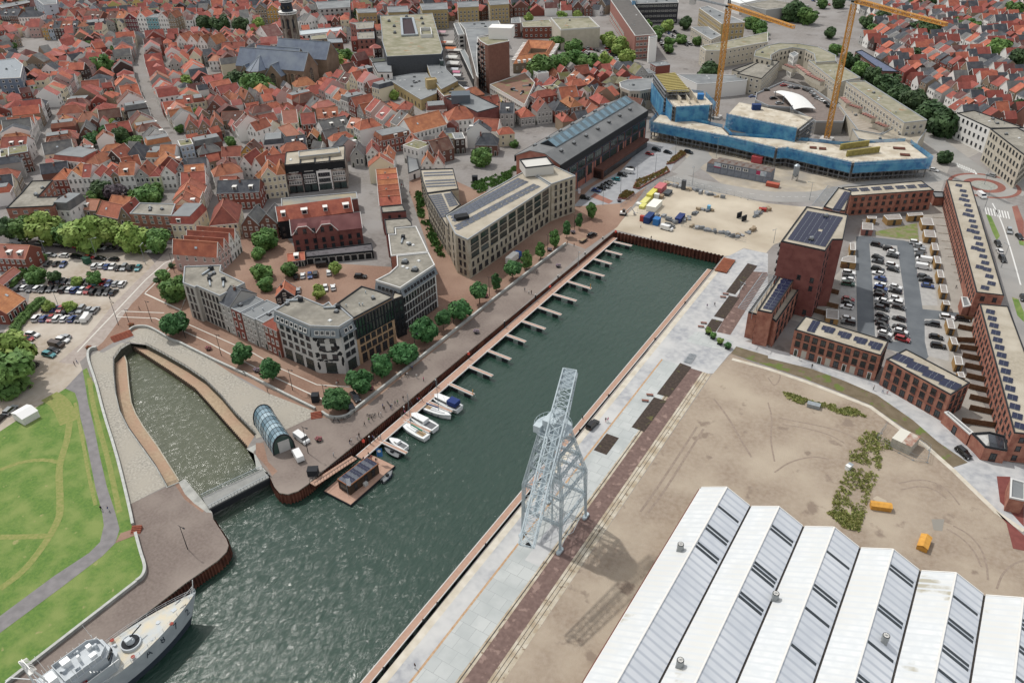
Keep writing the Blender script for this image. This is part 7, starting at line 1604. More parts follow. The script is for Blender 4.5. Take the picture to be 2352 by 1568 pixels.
pontoon(V2(-73.6,-190),V2(-78.5,258),1.9,-1.5,'long east floating walkway with tan deck along the quay')
fg=[(2,1,q) for q in ('940 650 1100 688','858 730 1010 770','755 808 915 855','640 908 848 965','510 1013 728 1080','372 1128 592 1193','237 1247 452 1320','92 1377 305 1450')]+[(2,1,'-60 1500 125 1568'),(1,2,'2120 75 2340 160'),(1,2,'1945 220 2172 312'),(1,2,'1765 380 2000 485'),(1,2,'1575 548 1800 640'),(1,2,'1365 718 1600 825'),(1,2,'1145 908 1385 1020')]
for k,(i,j,s_) in enumerate(fg):
 a,b=tp(i,j,s_,-1.5);r_=pontoon(a,b,1.15,-1.52,f'narrow finger jetty, {ORD[k]} counted from the basin head','finger jetties of the west walkway','finger_jetty')
 if k in (4,11):ob('end_post',(M().cyl((b-a).length-.3,0,-1.5,.1,.12),m_yell),r_)
def post(x,y,z0,z1,label,white=True):
 root=empty('mooring_pile',(x,y,0),0,label,'pile','mooring piles along the walkways');ob('shaft',(M().cyl(0,0,z0,z1,.22,n=10),m_edge),root)
 if white:ob('cap',(M().cyl(0,0,z1,z1+.3,.25,.1,10),m_frame),root)
for k,p in enumerate([(-122.6,y) for y in (258,243,222,206,186,165,148,133,118)]):post(p[0]+.05*k*0,p[1],-4,.9,f'black mooring pile with white cap, {ORD[k]} along the west walkway')
for k,y in enumerate((256,228,202,168,150,120,103,84,79,66)):post(-76.4+(258-y)*.0125+.25-.6,y,-4,.6,f'plain black mooring pile, {ORD[k]} down the east walkway',False)
for k,(i,j,s_) in enumerate(((2,1,'350 1095'),(2,1,'952 590'),(1,2,'1957 145'),(1,2,'995 950'))):
 q=tp(i,j,s_,-1.0)[0];root=empty('lifebuoy_post',(q.x,q.y,-1.4),0,f'orange lifebuoy board, {ORD[k]} along the west walkway edge','lifebuoy','orange lifebuoys by the walkway');ob('post',(M().bar((0,0,0),(0,0,1.6),.1),m_rust),root);ob('lifebuoy',(M().cyl(0,0,0,.18,.5,n=16),mat('signal_orange','d8432a')),root,(0,0,1.9)).rotation_euler=(1.3,0,0)
# gangway
a,b=T(1,2,905,1060,-1.3),T(1,2,520,1310,.1);u=(b-a).normalized();L=(b-a).length;root=empty('gangway',(a.x,a.y,0),math.atan2(u.y,u.x),'sloping pink gangway with dark railings beside the houseboat','gangway')
m=M();slab(m,(0,-1,-1.3),(L,-1,.12),(L,1,.12),(0,1,-1.3));ob('deck',(m,m_deckw),root);m=M()
for y in (-1,1):
 m.bar((0,y,-.2),(L,y,1.2),.08)
 for i in range(16):x=L*i/15;m.bar((x,y,-1.3+1.42*i/15),(x,y,-.2+1.42*i/15),.06)
ob('railing',(m,m_edge),root)
# houseboat
hp=[T(1,2,662,1372,-2.5),T(1,2,1015,1003,-2.5),T(1,2,1280,1138,-2.5),T(1,2,870,1500,-2.5)]
a,b=hp[3],hp[2];u=(b-a).normalized();L=(b-a).length;W=((hp[0]-a).length+(hp[1]-b).length)/2;root=empty('floating_platform',(a.x,a.y,0),math.atan2(u.y,u.x),'square pink decked floating platform carrying a brown cabin','platform')
ob('deck',(M().box(.15,.15,-2.6,L-.15,W-.15,-2.5),m_deckw),root);ob('frame',(M().box(0,0,-3.6,L,W,-2.62,0),m_edge),root)
R_=[T(1,2,870,1318,.6),T(1,2,1132,1130,.6),T(1,2,1018,1078,.6),T(1,2,762,1302,.6)];a=T(1,2,870,1410,-2.5);b=T(1,2,1135,1205,-2.5);u=(b-a).normalized();L=(b-a).length;W=4.2
root=empty('cabin',(a.x,a.y,-2.5),math.atan2(u.y,u.x),'long brown timber cabin with solar roof on the floating platform','cabin')
ob('wall',(M().box(0,0,0,L,W,3.0),mat('brown_timber','54402f','46352a',s=.8,stripe=(.8,'3d2f24','X',.8))),root)
rf=ob('roof',(M().box(-.1,-.1,3.0,L+.1,W+.1,3.06,1).wallstrip([V2(-.1,-.1),V2(L+.1,-.1),V2(L+.1,W+.1),V2(-.1,W+.1)],.12,3.0,3.25,0,True),[mat('rusty_orange_trim','a8673a'),m_bitum]),root)
for i in range(8):
 for j in range(3):ob('solar_panel',SOLAR if i % 2 else SOLAR_G,rf,(L*(i+.5)/8,.8+j*1.3,3.12),0,(.62,1.2,.9))
for x in (.2,.55,.8):ob('window',WIN['D'],root,(L*x,0,1.6),0,(1.0,1,1.9))
ob('window',WIN['G'],root,(0,W/2,1.7),-math.pi/2,(3,1,1.8));ob('heat_pump',(M().box(0,-.9,0,1.1,-.05,1.0).cyl(.55,-.93,0,.01,.01),m_lgrey),root,(L*.42,0,0))
def flag(pos,z0,h,fw,fh,col,label,stripe=None):
 root=empty('flag',(pos.x,pos.y,z0),.6,label,'flag');ob('pole',(M().cyl(0,0,0,h,.05,.03,6),m_steel),root);m=M()
 for i in range(5):
  y=lambda q:.12*math.sin(q*1.4);m.quad((fw*i/5,y(i),h-fh),(fw*(i+1)/5,y(i+1),h-fh),(fw*(i+1)/5,y(i+1),h-.05),(fw*i/5,y(i),h-.05),0)
 ob('cloth',(m,[mat('flag_'+col,col)]),root)
 if stripe:ob('emblem',(M().cyl(0,0,0,.02,fw*.32,n=12),m_frame),root,(fw*.5,-.17,h-fh*.3)).rotation_euler=(math.pi/2,0,0)
flag(T(1,2,1122,1115,-2.5),-2.5,5.2,1.5,3.0,'2474b8','tall blue banner flag with round white emblem on the platform',1);flag(T(1,2,850,1420,-2.5),-2.5,6.2,1.1,2.6,'e6e6ee','tall white banner flag at the near cabin corner');flag(T(2,1,605,262),0,5,1,2.4,'e0dce4','white and red banner flag by the beige block corner')
# glass barrel pavilion
a,b=T(1,2,165,1045),T(1,2,358,968);u=(b-a).normalized();W=(b-a).length;nn=Vector((-u.y,u.x));Lp=15.5;root=empty('pavilion',(a.x,a.y,0),math.atan2(u.y,u.x),'barrel vaulted blue glass pavilion beside the lock footbridge','pavilion')
m=M();N=10;hgt=5.6;pts=[(W/2-(W/2+.0)*math.cos(math.pi*i/N)*(1 if abs(math.cos(math.pi*i/N)) < 2 else 1),1.2*0+hgt*math.sin(math.pi*i/N)**.8) for i in range(N+1)]
nr=8
for i in range(N):
 for j in range(nr):
  (x0,z0),(x1,z1)=pts[i],pts[i+1];y0,y1=Lp*j/nr,Lp*(j+1)/nr;m.quad((x0,y0,z0),(x0,y1,z0),(x1,y1,z1),(x1,y0,z1),(i*3+j*5) % 3)
ob('glazing',(m,[mat('pav_glass_a','7f9fae',r=.15,spec=.9),mat('pav_glass_b','9db8c4',r=.15,spec=.9),mat('pav_glass_c','5f8090',r=.15,spec=.9)]),root)
m=M()
for j in range(nr+1):
 for i in range(N):m.bar((pts[i][0],Lp*j/nr,pts[i][1]),(pts[i+1][0],Lp*j/nr,pts[i+1][1]),.12 if j % nr else .3)
for i in range(N+1):m.bar((pts[i][0],0,pts[i][1]),(pts[i][0],Lp,pts[i][1]),.08)
ob('ribs',(m,m_edge),root);m=M();m.face([(x,.05,z) for x,z in pts][::-1],0);m.face([(x,Lp-.05,z) for x,z in pts],0);ob('end_wall',(m,mat('dark_green_glass','3f5650',r=.15)),root)
ob('door',(M().box(W*.28,-.12,0,W*.8,.02,3.6,0),m_lgrey),root)
# boats
def boat(bow,stern,w,label,kind='motor',z=-3.2,canvas='223a78',hull='w',group='boats moored at the west walkway'):
 u=(bow-stern).normalized();L=(bow-stern).length;c=(bow+stern)/2;root=empty('boat',(c.x,c.y,z),math.atan2(u.y,u.x),label,'boat',group);m=M();n=12
 H_=.16*w+.75 if kind != 'rib' else .65
 def half(t):return w/2*(1-max(0,(t-.45)/.55)**2.2)*(.82+.18*min(1,t/.2)) if t < 1 else .02
 top,bot=[],[]
 for i in range(n+1):t=i/n;x=-L/2+L*t;s_=half(t);top.append((x,s_,H_+.35*t**2));bot.append((x*(.94 if t > .6 else 1),s_*.72,-.1))
 for sg in (1,-1):
  for i in range(n):
   q=[(bot[i][0],bot[i][1]*sg,bot[i][2]),(bot[i+1][0],bot[i+1][1]*sg,bot[i+1][2]),(top[i+1][0],top[i+1][1]*sg,top[i+1][2]),(top[i][0],top[i][1]*sg,top[i][2])]
   m.face(q if sg < 0 else q[::-1],0)
 m.face([(top[0][0],-top[0][1],top[0][2]),(bot[0][0],-bot[0][1],-.1),(bot[0][0],bot[0][1],-.1),(top[0][0],top[0][1],top[0][2])],0)
 hm=m_hullw if hull == 'w' else m_edge if hull == 'k' else m_bitum
 ob('hull',(m,hm),root);d=M()
 for i in range(n):d.quad((top[i][0],-top[i][1]*.94,top[i][2]-.02),(top[i+1][0],-top[i+1][1]*.94,top[i+1][2]-.02),(top[i+1][0],top[i+1][1]*.94,top[i+1][2]-.02),(top[i][0],top[i][1]*.94,top[i][2]-.02),0)
 for sg in (1,-1):
  for i in range(n):d.bar((top[i][0],top[i][1]*sg,top[i][2]),(top[i+1][0],top[i+1][1]*sg,top[i+1][2]),.1,1)
 ob('deck',(d,[m_hullw if kind != 'rib' else m_bitum,m_steel if hull == 'w' else m_edge]),root);cb=M()
 if kind in ('motor','small'):
  z1=H_+(1.1 if kind == 'motor' else .7);x0,x1=(-L*.18,L*.26) if kind == 'motor' else (-L*.1,L*.12)
  for s_,z_,x_ in ((0,0,0),):cb.prism([V2(x0,-w*.32),V2(x1,-w*.26),V2(x1+L*.08,0),V2(x1,w*.26),V2(x0,w*.32)],H_,z1,0)
  cb.prism([V2(x0,-w*.3),V2(x1-L*.06,-w*.22),V2(x1-L*.06,w*.22),V2(x0,w*.3)],z1,z1+.12,0)
  ob('cabin',(cb,m_hullw),root);ob('windscreen',(M().prism([V2(x0+.3,-w*.33),V2(x1+.02,-w*.268),V2(x1+L*.07,0),V2(x1+.02,w*.268),V2(x0+.3,w*.33)],H_+.35,z1-.15,0),m_cg),root)
  ob('cockpit',(M().box(-L*.46,-w*.3,H_-.02,x0-.05,w*.3,H_+.04),mat('cockpit_grey','6d6f72')),root)
  if canvas:ob('canopy',(M().prism([V2(-L*.44,-w*.33),V2(x0+.2,-w*.33),V2(x0+.2,w*.33),V2(-L*.44,w*.33)],H_+.5,H_+1.9,0),mat('canvas_'+canvas,canvas)),root)
 if kind == 'sail':
  cb.prism([V2(-L*.15,-w*.25),V2(L*.2,-w*.16),V2(L*.28,0),V2(L*.2,w*.16),V2(-L*.15,w*.25)],H_,H_+.45);ob('cabin',(cb,m_hullw),root);ob('cockpit',(M().box(-L*.42,-w*.24,H_-.02,-L*.17,w*.24,H_+.05),mat('teak','a88e6c')),root)
  ob('mast',(M().cyl(L*.08,0,H_,H_+L*1.15,.09,.06,8).bar((L*.08,-.6,H_+L*.6),(L*.08,.6,H_+L*.6),.05).bar((L*.08,0,H_+L*1.12),(L*.49,0,H_+.3),.03).bar((L*.08,0,H_+L*1.12),(-L*.49,0,H_+.2),.03).bar((L*.08,0,H_+L*1.1),(L*.05,w*.45,H_),.02).bar((L*.08,0,H_+L*1.1),(L*.05,-w*.45,H_),.02),m_steel),root)
  ob('furled_sail',(M().bar((L*.06,0,H_+1.3),(-L*.34,0,H_+1.2),.3),mat('canvas_'+canvas,canvas)),root)
  if canvas == '1f8f74':ob('hull_stripe',(M().box(-L*.1,-w*.5-.01,.45,L*.1,-w*.49,.75),mat('hull_green','2a8f78')),root)
 if kind == 'rib':ob('console',(M().box(-.4,-.35,.5,.3,.35,1.3),m_edge),root);ob('outboard',(M().box(-L/2-.35,-.2,0,-L/2+.05,.2,1.2),m_edge),root)
 for t in (.25,.45,.65):
  for sg in (-1,):ob('fender',(M().cyl(0,0,0,.55,.13),mat('fender_navy','2b3858')),root,(-L/2+L*t,sg*(half(t)+.12),.25))
B=lambda s,z=-2.2:tp(1,2,s,z)
boat(*B('1600 498 1872 618'),3.9,'white motor cruiser with blue canopy at the far berth');boat(*B('1795 690 1525 585'),3.0,'white sailing yacht with blue furled sail beside the blue canopy cruiser','sail',canvas='26356a')
boat(*B('1392 668 1650 800'),3.7,'white motor cruiser with hard top and dark windows',canvas=None);boat(*B('1325 742 1570 878'),3.4,'white sailing yacht with green hull stripe','sail',canvas='1f8f74')
boat(*B('1222 890 1382 975'),2.5,'small cream cabin boat behind the finger jetty','small',canvas=None);boat(*B('1178 968 1318 1040'),2.0,'small black open boat in front of the finger jetty','rib',hull='k');boat(*B('1255 1185 1160 1280',-2.6),1.7,'grey inflatable dinghy tied to the cabin platform','rib',hull='g')
# grey naval ship
def ship():
 Zd=2.6;nv=mat('naval_grey','c2cacf','b4bcc2',s=.5,r=.5);dk=mat('ship_deck','bfc6c8','d6c9ab',s=.35,r=.7);nb=mat('boot_topping','37424f')
 bow=T(0,3,1800,735,Zd+1.2);a1,a2=T(0,3,1290,985,Zd),T(0,3,1450,1222,Zd);mid=(a1+a2)/2;w2=(a2-a1).length/2*1.0
 u=(bow-mid).normalized();L=46.;nn=Vector((-u.y,u.x));root=empty('naval_ship',(bow.x,bow.y,0),math.atan2(u.y,u.x),'grey naval ship with lattice mast and foredeck gun moored bottom left','ship')
 hw=4.1;m=M();n=24;half=lambda t:hw*min(1,(1-(1-min(1,t/.42))**2.0)+.02);top=[];wl=[]
 for i in range(n+1):t=i/n;x=-L*t;top.append((x,half(t),Zd+1.5*(1-t)**2.5));wl.append((x-3.2*(1-t)**4,half(t)*.8,-3.3))
 for sg in (1,-1):
  for i in range(n):
   (xa,ya,za),(xb,yb,zb)=top[i],top[i+1];(xc,yc,zc),(xd,yd,zd)=wl[i],wl[i+1];f=.28
   mu=(xa*(f)+xc*(1-f),ya*f+yc*(1-f),za*f+zc*(1-f));mv=(xb*f+xd*(1-f),yb*f+yd*(1-f),zb*f+zd*(1-f))
   for q,mi in ((((xa,ya,za),(xb,yb,zb),mv,mu),0),((mu,mv,(xd,yd,zd),(xc,yc,zc)),1)):
    q=[(x,y*sg,z) for x,y,z in q];m.face(q if sg > 0 else q[::-1],mi)
 ob('hull',(m,[nv,nb]),root);d=M()
 for i in range(n):(xa,ya,za),(xb,yb,zb)=top[i],top[i+1];d.quad((xa,ya,za-.1),(xa,-ya,za-.1),(xb,-yb,zb-.1),(xb,yb,zb-.1))
 ob('deck',(d,dk),root);r_=M()
 for sg in (1,-1):
  for i in range(n):
   (xa,ya,za),(xb,yb,zb)=top[i],top[i+1];r_.bar((xa,ya*sg*.97,za),(xa,ya*sg*.97,za+1),.06)
   for z in (.5,1):r_.bar((xa,ya*sg*.97,za+z),(xb,yb*sg*.97,zb+z),.04)
 ob('railing',(r_,nv),root);g=M();gx=-15.0;g.cyl(gx,0,Zd,Zd+1.1,2.0,2.0,20,0);g.cyl(gx,0,Zd+1.12,Zd+1.14,1.75,n=20,mi=1);g.cyl(gx,0,Zd+1.1,Zd+1.8,.9,.7,10,0);g.bar((gx-.6,0,Zd+2),(gx+3.2,.6,Zd+2.8),.18,1);g.box(gx-.9,-.5,Zd+1.6,gx+.3,.5,Zd+2.3,0);ob('gun',(g,[nv,m_edge]),root)
 c=M();c.cyl(-9,0,Zd,Zd+.9,.5,.45,10,0);c.box(-10,-.9,Zd,-8.2,.9,Zd+.35,0);c.bar((-8.5,.3,Zd+.4),(-3,1,Zd+1.2),.14,1);c.bar((-8.5,-.3,Zd+.4),(-3,-1,Zd+1.2),.14,1);c.box(-5.8,-.5,Zd+.4,-4.8,.4,Zd+1.1,0);ob('capstan',(c,[nv,m_edge]),root)
 s=M();oct_=lambda x0,x1,w:[V2(x0,-w),V2(x1-1.6,-w),V2(x1,-w*.5),V2(x1,w*.5),V2(x1-1.6,w),V2(x0,w)]
 s.prism(oct_(-34,-18.2,3.3),Zd-.1,Zd+2.6);s.prism(oct_(-31,-18.9,3.0),Zd+2.6,Zd+5.0);s.prism(oct_(-28,-19.5,2.7),Zd+5,Zd+5.15);s.wallstrip(oct_(-28,-19.5,2.7),.12,Zd+5.1,Zd+6.1,0,True);s.wallstrip(oct_(-31,-18.9,4.1),.1,Zd+2.6,Zd+3.6,0,True)
 ob('superstructure',(s,nv),root);w=M();w.wallstrip(oct_(-24,-18.8,3.05)[1:5],-.05,Zd+3.8,Zd+4.6);ob('bridge_windows',(w,m_cg),root)
 t=M()
 for x,y,z,a,b,h in ((-26,1.2,Zd+5.15,1.6,1.4,1.4),(-22,-1.4,Zd+5.15,1.2,.9,1.1),(-21.5,1.3,Zd+5.15,.9,.9,.9),(-29.5,0,Zd+5,2,2.2,1.6),(-24,0,Zd+5.15,.5,.5,1.7)):t.box(x-a/2,y-b/2,z,x+a/2,y+b/2,z+h)
 ob('deck_gear',(t,m_hullw),root);k=M();bx=-30.5
 for z in range(7):k.bar((bx-.2*z,-.7+.07*z,Zd+5+z*1.2),(bx-.2*z-.3,.7-.07*z,Zd+6.2+z*1.2),.1)
 for sy in (-1,1):k.bar((bx+.9,sy*.8,Zd+4.6),(bx-1.4,sy*.15,Zd+14),.3,0,.15)
 k.bar((bx-1.2,0,Zd+4.6),(bx-1.6,0,Zd+14.5),.45,0,.2);k.bar((bx-1,-2.6,Zd+11),(bx-1,2.6,Zd+11),.12);k.bar((bx-1,-1.6,Zd+13),(bx-1,1.6,Zd+13),.1)
 ob('mast',(k,m_hullw),root);rd=M()
 for i in range(14):a0=math.pi*i/13;rd.bar((bx-1,1.9*math.cos(a0),Zd+12.2+.8*math.sin(a0)),(bx-.2,1.9*math.cos(a0),Zd+12.2+.2*math.sin(a0)),.1)
 rd.box(bx-1.6,-2.2,Zd+12,bx-.9,2.2,Zd+12.3);ob('radar',(rd,m_frame),root)
 f=M();f.cyl(-37.5,0,Zd,Zd+4.2,1.7,1.5,18,0);f.cyl(-37.5,0,Zd+4.2,Zd+4.6,1.6,1.6,18,1);f.box(-44,-3,Zd,-34,3,Zd+1.8,0);ob('funnel',(f,[nv,m_edge]),root)
 e=M()
 for x,y,z,h in ((-20,2.6,5.1,5),(-26,-2.6,5.1,4),(-29,2.2,5.1,6),(-28,-1.2,5.1,3)):e.bar((x,y,Zd+z),(x-.6,y,Zd+z+h),.07)
 for i in range(9):e.bar((-20-i*1.2,-2.9,Zd+5.1),(-20-i*1.2,-2.9,Zd+6.3),.08);e.bar((-20-i*1.2,2.9,Zd+5.1),(-20-i*1.2,2.9,Zd+6.3),.08)
 for sy in (-4.1,4.1):e.bar((-31,sy,Zd+3.7),(-19,sy,Zd+3.7),.1);e.bar((-34,sy*.9,Zd+2.6),(-19,sy*.95,Zd+.1),.1)
 for i in range(6):e.bar((-24+i*.5,-3.3-.12*i,Zd+5-i*.45),(-24+i*.5,-3.9,Zd+5-i*.45),.14)
 e.bar((-31,3,Zd+5),(-34,5.4,Zd+7),.14);e.bar((-31,-3,Zd+5),(-34,-5.2,Zd+6.4),.14);e.bar((-34,5.4,Zd+7),(-39,4.6,Zd+5.5),.14);ob('rigging',(e,m_hullw),root)
 e=M()
 for x,y,z,r,h in ((-25,-1.8,5.1,.3,1.2),(-20.6,.2,5.1,.35,1.3),(-23.4,1.9,5.1,.28,.9),(-27,.2,5.1,.5,.8),(-17.2,2.2,0,.4,.8),(-12,-2.6,.1,.3,.6),(-12,2.6,.1,.3,.6),(-6,-1.9,.4,.25,.5),(-6,1.9,.4,.25,.5),(-32.5,2.2,2.6,.5,1)):e.cyl(x,y,Zd+z,Zd+z+h,r,r*.8,9);e.box(x-.6,y+.3,Zd+z,x-.2,y+.7,Zd+z+h*.6)
 e.box(-33,-.1,Zd-.3,-5,.1,Zd-.15);ob('fittings',(e,nv),root)
 for sy in (-2.3,2.3):ob('life_raft',(M().cyl(-33.5,sy,Zd+2.7,Zd+3.6,.7,n=12),m_hullw),root)
 for x,y in ((-16.5,-3.4),(-7.5,-2.6),(-17,3.5)):ob('lifebuoy',(M().cyl(0,0,0,.12,.42,n=12),mat('signal_orange2','a5493a')),root,(x,y*1.0,Zd+.9))
 fl=M();fl.quad((-27,-3.35,Zd+2.8),(-25,-3.35,Zd+2.8),(-25,-3.4,Zd+3.7),(-27,-3.4,Zd+3.7),0);fl.quad((-26.6,-3.42,Zd+3),(-25.4,-3.42,Zd+3),(-25.4,-3.46,Zd+3.5),(-26.6,-3.46,Zd+3.5),1);ob('banner',(fl,[mat('banner_red','b02a2a'),m_frame]),root)
 j=M();j.bar((-.6,0,Zd+1.4),(.2,0,Zd+5),.12);j.bar((-2.5,1,Zd+1.2),(-.3,0,Zd+3.5),.05);j.bar((-2.5,-1,Zd+1.2),(-.3,0,Zd+3.5),.05);ob('jackstaff',(j,m_hullw),root)
 for k_,ch in enumerate('A872'):
  t_=.30-.075*k_;i0=int(t_*n);x=-L*t_;hy=half(t_);sl=math.atan2(half(t_+.03)-half(t_-.03),-L*.06)
  cu=bpy.data.curves.new('digit','FONT');cu.body=ch;cu.size=2.1;cu.align_x='CENTER';cu.align_y='CENTER';cu.extrude=.01;o=bpy.data.objects.new('tmp',cu)
  me=bpy.data.meshes.new_from_object(o);me.materials.clear();me.materials.append(nb);bpy.data.objects.remove(o)
  dx=L*.06;dy=half(t_-.03)-half(t_+.03);ang=math.atan2(-dy,dx)*-1
  ob('hull_number',me,root,(x,-(hy*.955)-.12,1.5+.7*(1-t_)**2)).rotation_euler=(math.pi/2-.16,0,math.atan2(-(half(t_-.02)-half(t_+.02)),L*.04))
ship()
# ---- lattice helper for cranes
def lattice(m,a,b,w,h,n,t=.2,tb=.12,up=Vector((0,0,1)),w2=None,h2=None,mi=0):
 a,b=Vector(a),Vector(b);d=(b-a).normalized();s=d.cross(up)
 if s.length < .01:s=Vector((1,0,0))
 s.normalize();v=s.cross(d).normalized();w2=w if w2 is None else w2;h2=h if h2 is None else h2
 C=lambda k,sx,sv:tuple(a.lerp(b,k/n)+s*(sx*(w+(w2-w)*k/n)/2)+v*(sv*(h+(h2-h)*k/n)/2))
 for sx in (-1,1):
  for sv in (-1,1):m.bar(C(0,sx,sv),C(n,sx,sv),t,mi)
 for k in range(n+1):
  if k < n:
   e=1 if k % 2 else -1
   for sv in (-1,1):m.bar(C(k,-e,sv),C(k+1,e,sv),tb,mi);m.bar(C(k,e,sv),C(k+1,-e,sv),tb,mi)
   for sx in (-1,1):m.bar(C(k,sx,-e),C(k+1,sx,e),tb,mi)
  for sv in (-1,1):m.bar(C(k,-1,sv),C(k,1,sv),tb,mi)
  for sx in (-1,1):m.bar(C(k,sx,-1),C(k,sx,1),tb,mi)
 return m
def harbour_crane():
 root=empty('harbour_crane',(-65,116.5,0),0,'tall pale grey lattice harbour crane standing on the east quay','crane')
 X0,X1,Y0,Y1=-4.3,5.7,-6.4,6.2;zt=29.5;ft=[(X0,Y0),(X1,Y0),(X1,Y1),(X0,Y1)];zs=(.6,8,15.5,20.5,25,zt)
 sc_=lambda p,z:(p[0]*(1-.04*z/15.5 if z < 15.6 else .96-.53*(z-15.5)/14),p[1]*(1-.12*z/15.5 if z < 15.6 else .88-.46*(z-15.5)/14),z)
 for p in ft:
  m=M();lattice(m,sc_(p,.6),sc_(p,15.5),.3,.3,12,.13,.06,Vector((0,1,0)),.6,.6);lattice(m,sc_(p,15.5),sc_(p,zt),.6,.6,11,.13,.06,Vector((0,1,0)),.4,.4);m.box(p[0]-.5,p[1]-.9,.02,p[0]+.5,p[1]+.9,.6);m.cyl(p[0],p[1]-.9,.05,.5,.35);m.cyl(p[0],p[1]+.9,.05,.5,.35)
  ob('leg',(m,m_cgrey),root)
 m=M()
 for i in range(4):
  a,b=ft[i],ft[(i+1) % 4]
  for z0,z1 in zip(zs,zs[1:]):
   if i in (0,2) and z0 < 8:continue
   m.bar(sc_(a,z0),sc_(b,z1),.1);m.bar(sc_(b,z0),sc_(a,z1),.1);A,B_,C_,D_=Vector(sc_(a,z0)),Vector(sc_(b,z0)),Vector(sc_(b,z1)),Vector(sc_(a,z1));m.bar((A+B_)/2,(A+D_)/2,.09);m.bar((A+B_)/2,(B_+C_)/2,.09);m.bar((C_+D_)/2,(A+D_)/2,.09);m.bar((C_+D_)/2,(B_+C_)/2,.09)
  for z in (8,15.5,20.5,25):lattice(m,sc_(a,z),sc_(b,z),.35,.7,8,.12,.06)
 ob('bracing',(m,m_cgrey),root)
 m=M();m.cyl(0,0,zt,zt+.25,3.4,3.4,24,0);m.cyl(0,0,zt+.25,zt+1.6,2.2,2.0,20,0);m.box(-1.2,-2.6,zt+1.6,1.6,2.6,zt+3.4,0);m.box(-2.9,-3.6,zt+.2,-1.2,-2.0,zt+2.0,0)
 for i in range(24):a,b=6.283*i/24,6.283*(i+1)/24;m.bar((4.1*math.cos(a),4.1*math.sin(a),zt+.1),(4.1*math.cos(a),4.1*math.sin(a),zt+1.2),.07);m.bar((4.1*math.cos(a),4.1*math.sin(a),zt+1.2),(4.1*math.cos(b),4.1*math.sin(b),zt+1.2),.06);m.quad((3.4*math.cos(a),3.4*math.sin(a),zt+.2),(4.2*math.cos(a),4.2*math.sin(a),zt+.2),(4.2*math.cos(b),4.2*math.sin(b),zt+.2),(3.4*math.cos(b),3.4*math.sin(b),zt+.2))
 ob('slewing_platform',(m,m_cgrey),root)
 near,farp=Vector((-57.7+65,93.1-116.5,18.9)),Vector((-65.1+65,124-116.5,40));m=M()
 mid=Vector((1.9,-.5,34.4));lattice(m,near,mid,2.9,1.6,11,.26,.11,w2=3.2,h2=2.8);lattice(m,mid,farp,3.2,2.8,7,.26,.11,w2=2.9,h2=1.8);ob('jib',(m,m_cgrey),root)
 m=M();d=(farp-near).normalized();s_=d.cross(Vector((0,0,1))).normalized();v=s_.cross(d)
 pan=lambda a,b,w,off:m.quad(*[tuple(p) for p in (a-s_*w+v*off,b-s_*w+v*off,b+s_*w+v*off,a+s_*w+v*off)])
 pan(mid.lerp(farp,.55),farp,1.3,.7);pan(near.lerp(mid,.25),near.lerp(mid,.9),.55,-.6);ob('walkway',(m,mat('crane_panel','a9b9c0',r=.6)),root)
 m=M();m.box(-1.0,-1.4,zt-5.4,1.0,1.4,zt-3.4,0);ob('machinery_house',(m,[mat('machine_grey','a3b0b6')]),root)
 m=M()
 for i in range(30):z=1+i;a=i*.8;m.bar((1.4*math.cos(a),1.4*math.sin(a),z),(1.4*math.cos(a+.8),1.4*math.sin(a+.8),z+1),.12)
 m.bar((0,0,0),(0,0,zt),.3);lattice(m,(0,0,12),(0,0,zt),1.6,1.6,10,.1,.06,Vector((0,1,0)));ob('stair',(m,m_cgrey),root)
 m=M();n_=near;m.box(n_.x-.6,n_.y+.6,n_.z-.8,n_.x+.6,n_.y+1.2,n_.z-.4);m.cyl(n_.x,n_.y+.9,n_.z-.4,n_.z,.3);ob('sheave_block',(m,m_edge),root)
harbour_crane()
def tower_crane(base,h,tip,tail,label):
 root=empty('tower_crane',(base.x,base.y,0),0,label,'crane');m=M();lattice(m,(0,0,0),(0,0,h),2.2,2.2,int(h/2.4),.32,.2,Vector((0,1,0)));ob('mast',(m,m_yell),root)
 t=Vector((tip.x-base.x,tip.y-base.y,h+1.4));q=Vector((tail.x-base.x,tail.y-base.y,h+1.4));m=M();lattice(m,(0,0,h+1.4),t,1.7,1.7,int(t.length/2.2),.3,.17,w2=1.2,h2=1.2);ob('jib',(m,m_yell),root)
 m=M();lattice(m,(0,0,h+1.0),q,1.5,.5,6,.2,.12);ob('counter_jib',(m,m_steel),root);d=q.normalized()
 e=q-d*1.5;ob('counterweight',(M().box(e.x-1.4,e.y-1.4,h-1.6,e.x+1.4,e.y+1.4,h+1.6),m_lgrey),root);ob('cab',(M().box(-1.2,-1.2,h-.2,1.6,1.4,h+2.2,0).box(-1.25,-1.25,h+.6,1.65,1.0,h+1.6,1),[m_frame,m_cg]),root)
 m=M();lattice(m,(0,0,h+2),(0,0,h+7),1.2,1.2,3,.2,.1,Vector((0,1,0)),.3,.3);m.bar((0,0,h+7),tuple(t*.6+Vector((0,0,(h+1.4)*.4+.8))),.1);m.bar((0,0,h+7),tuple(e),.1);ob('apex',(m,m_edge),root)
 ob('ballast',(M().box(-3,-3,0,3,3,1.2),m_lgrey),root)
tower_crane(T(2,0,1865,1085),56,T(3,0,235,260,57),V2(-160,432),'left yellow tower crane with long jib over the shopping centre');tower_crane(T(3,0,535,1290),64.5,T(3,0,1640,225,66),V2(-93,428),'right yellow tower crane with jib reaching over the eastern houses')
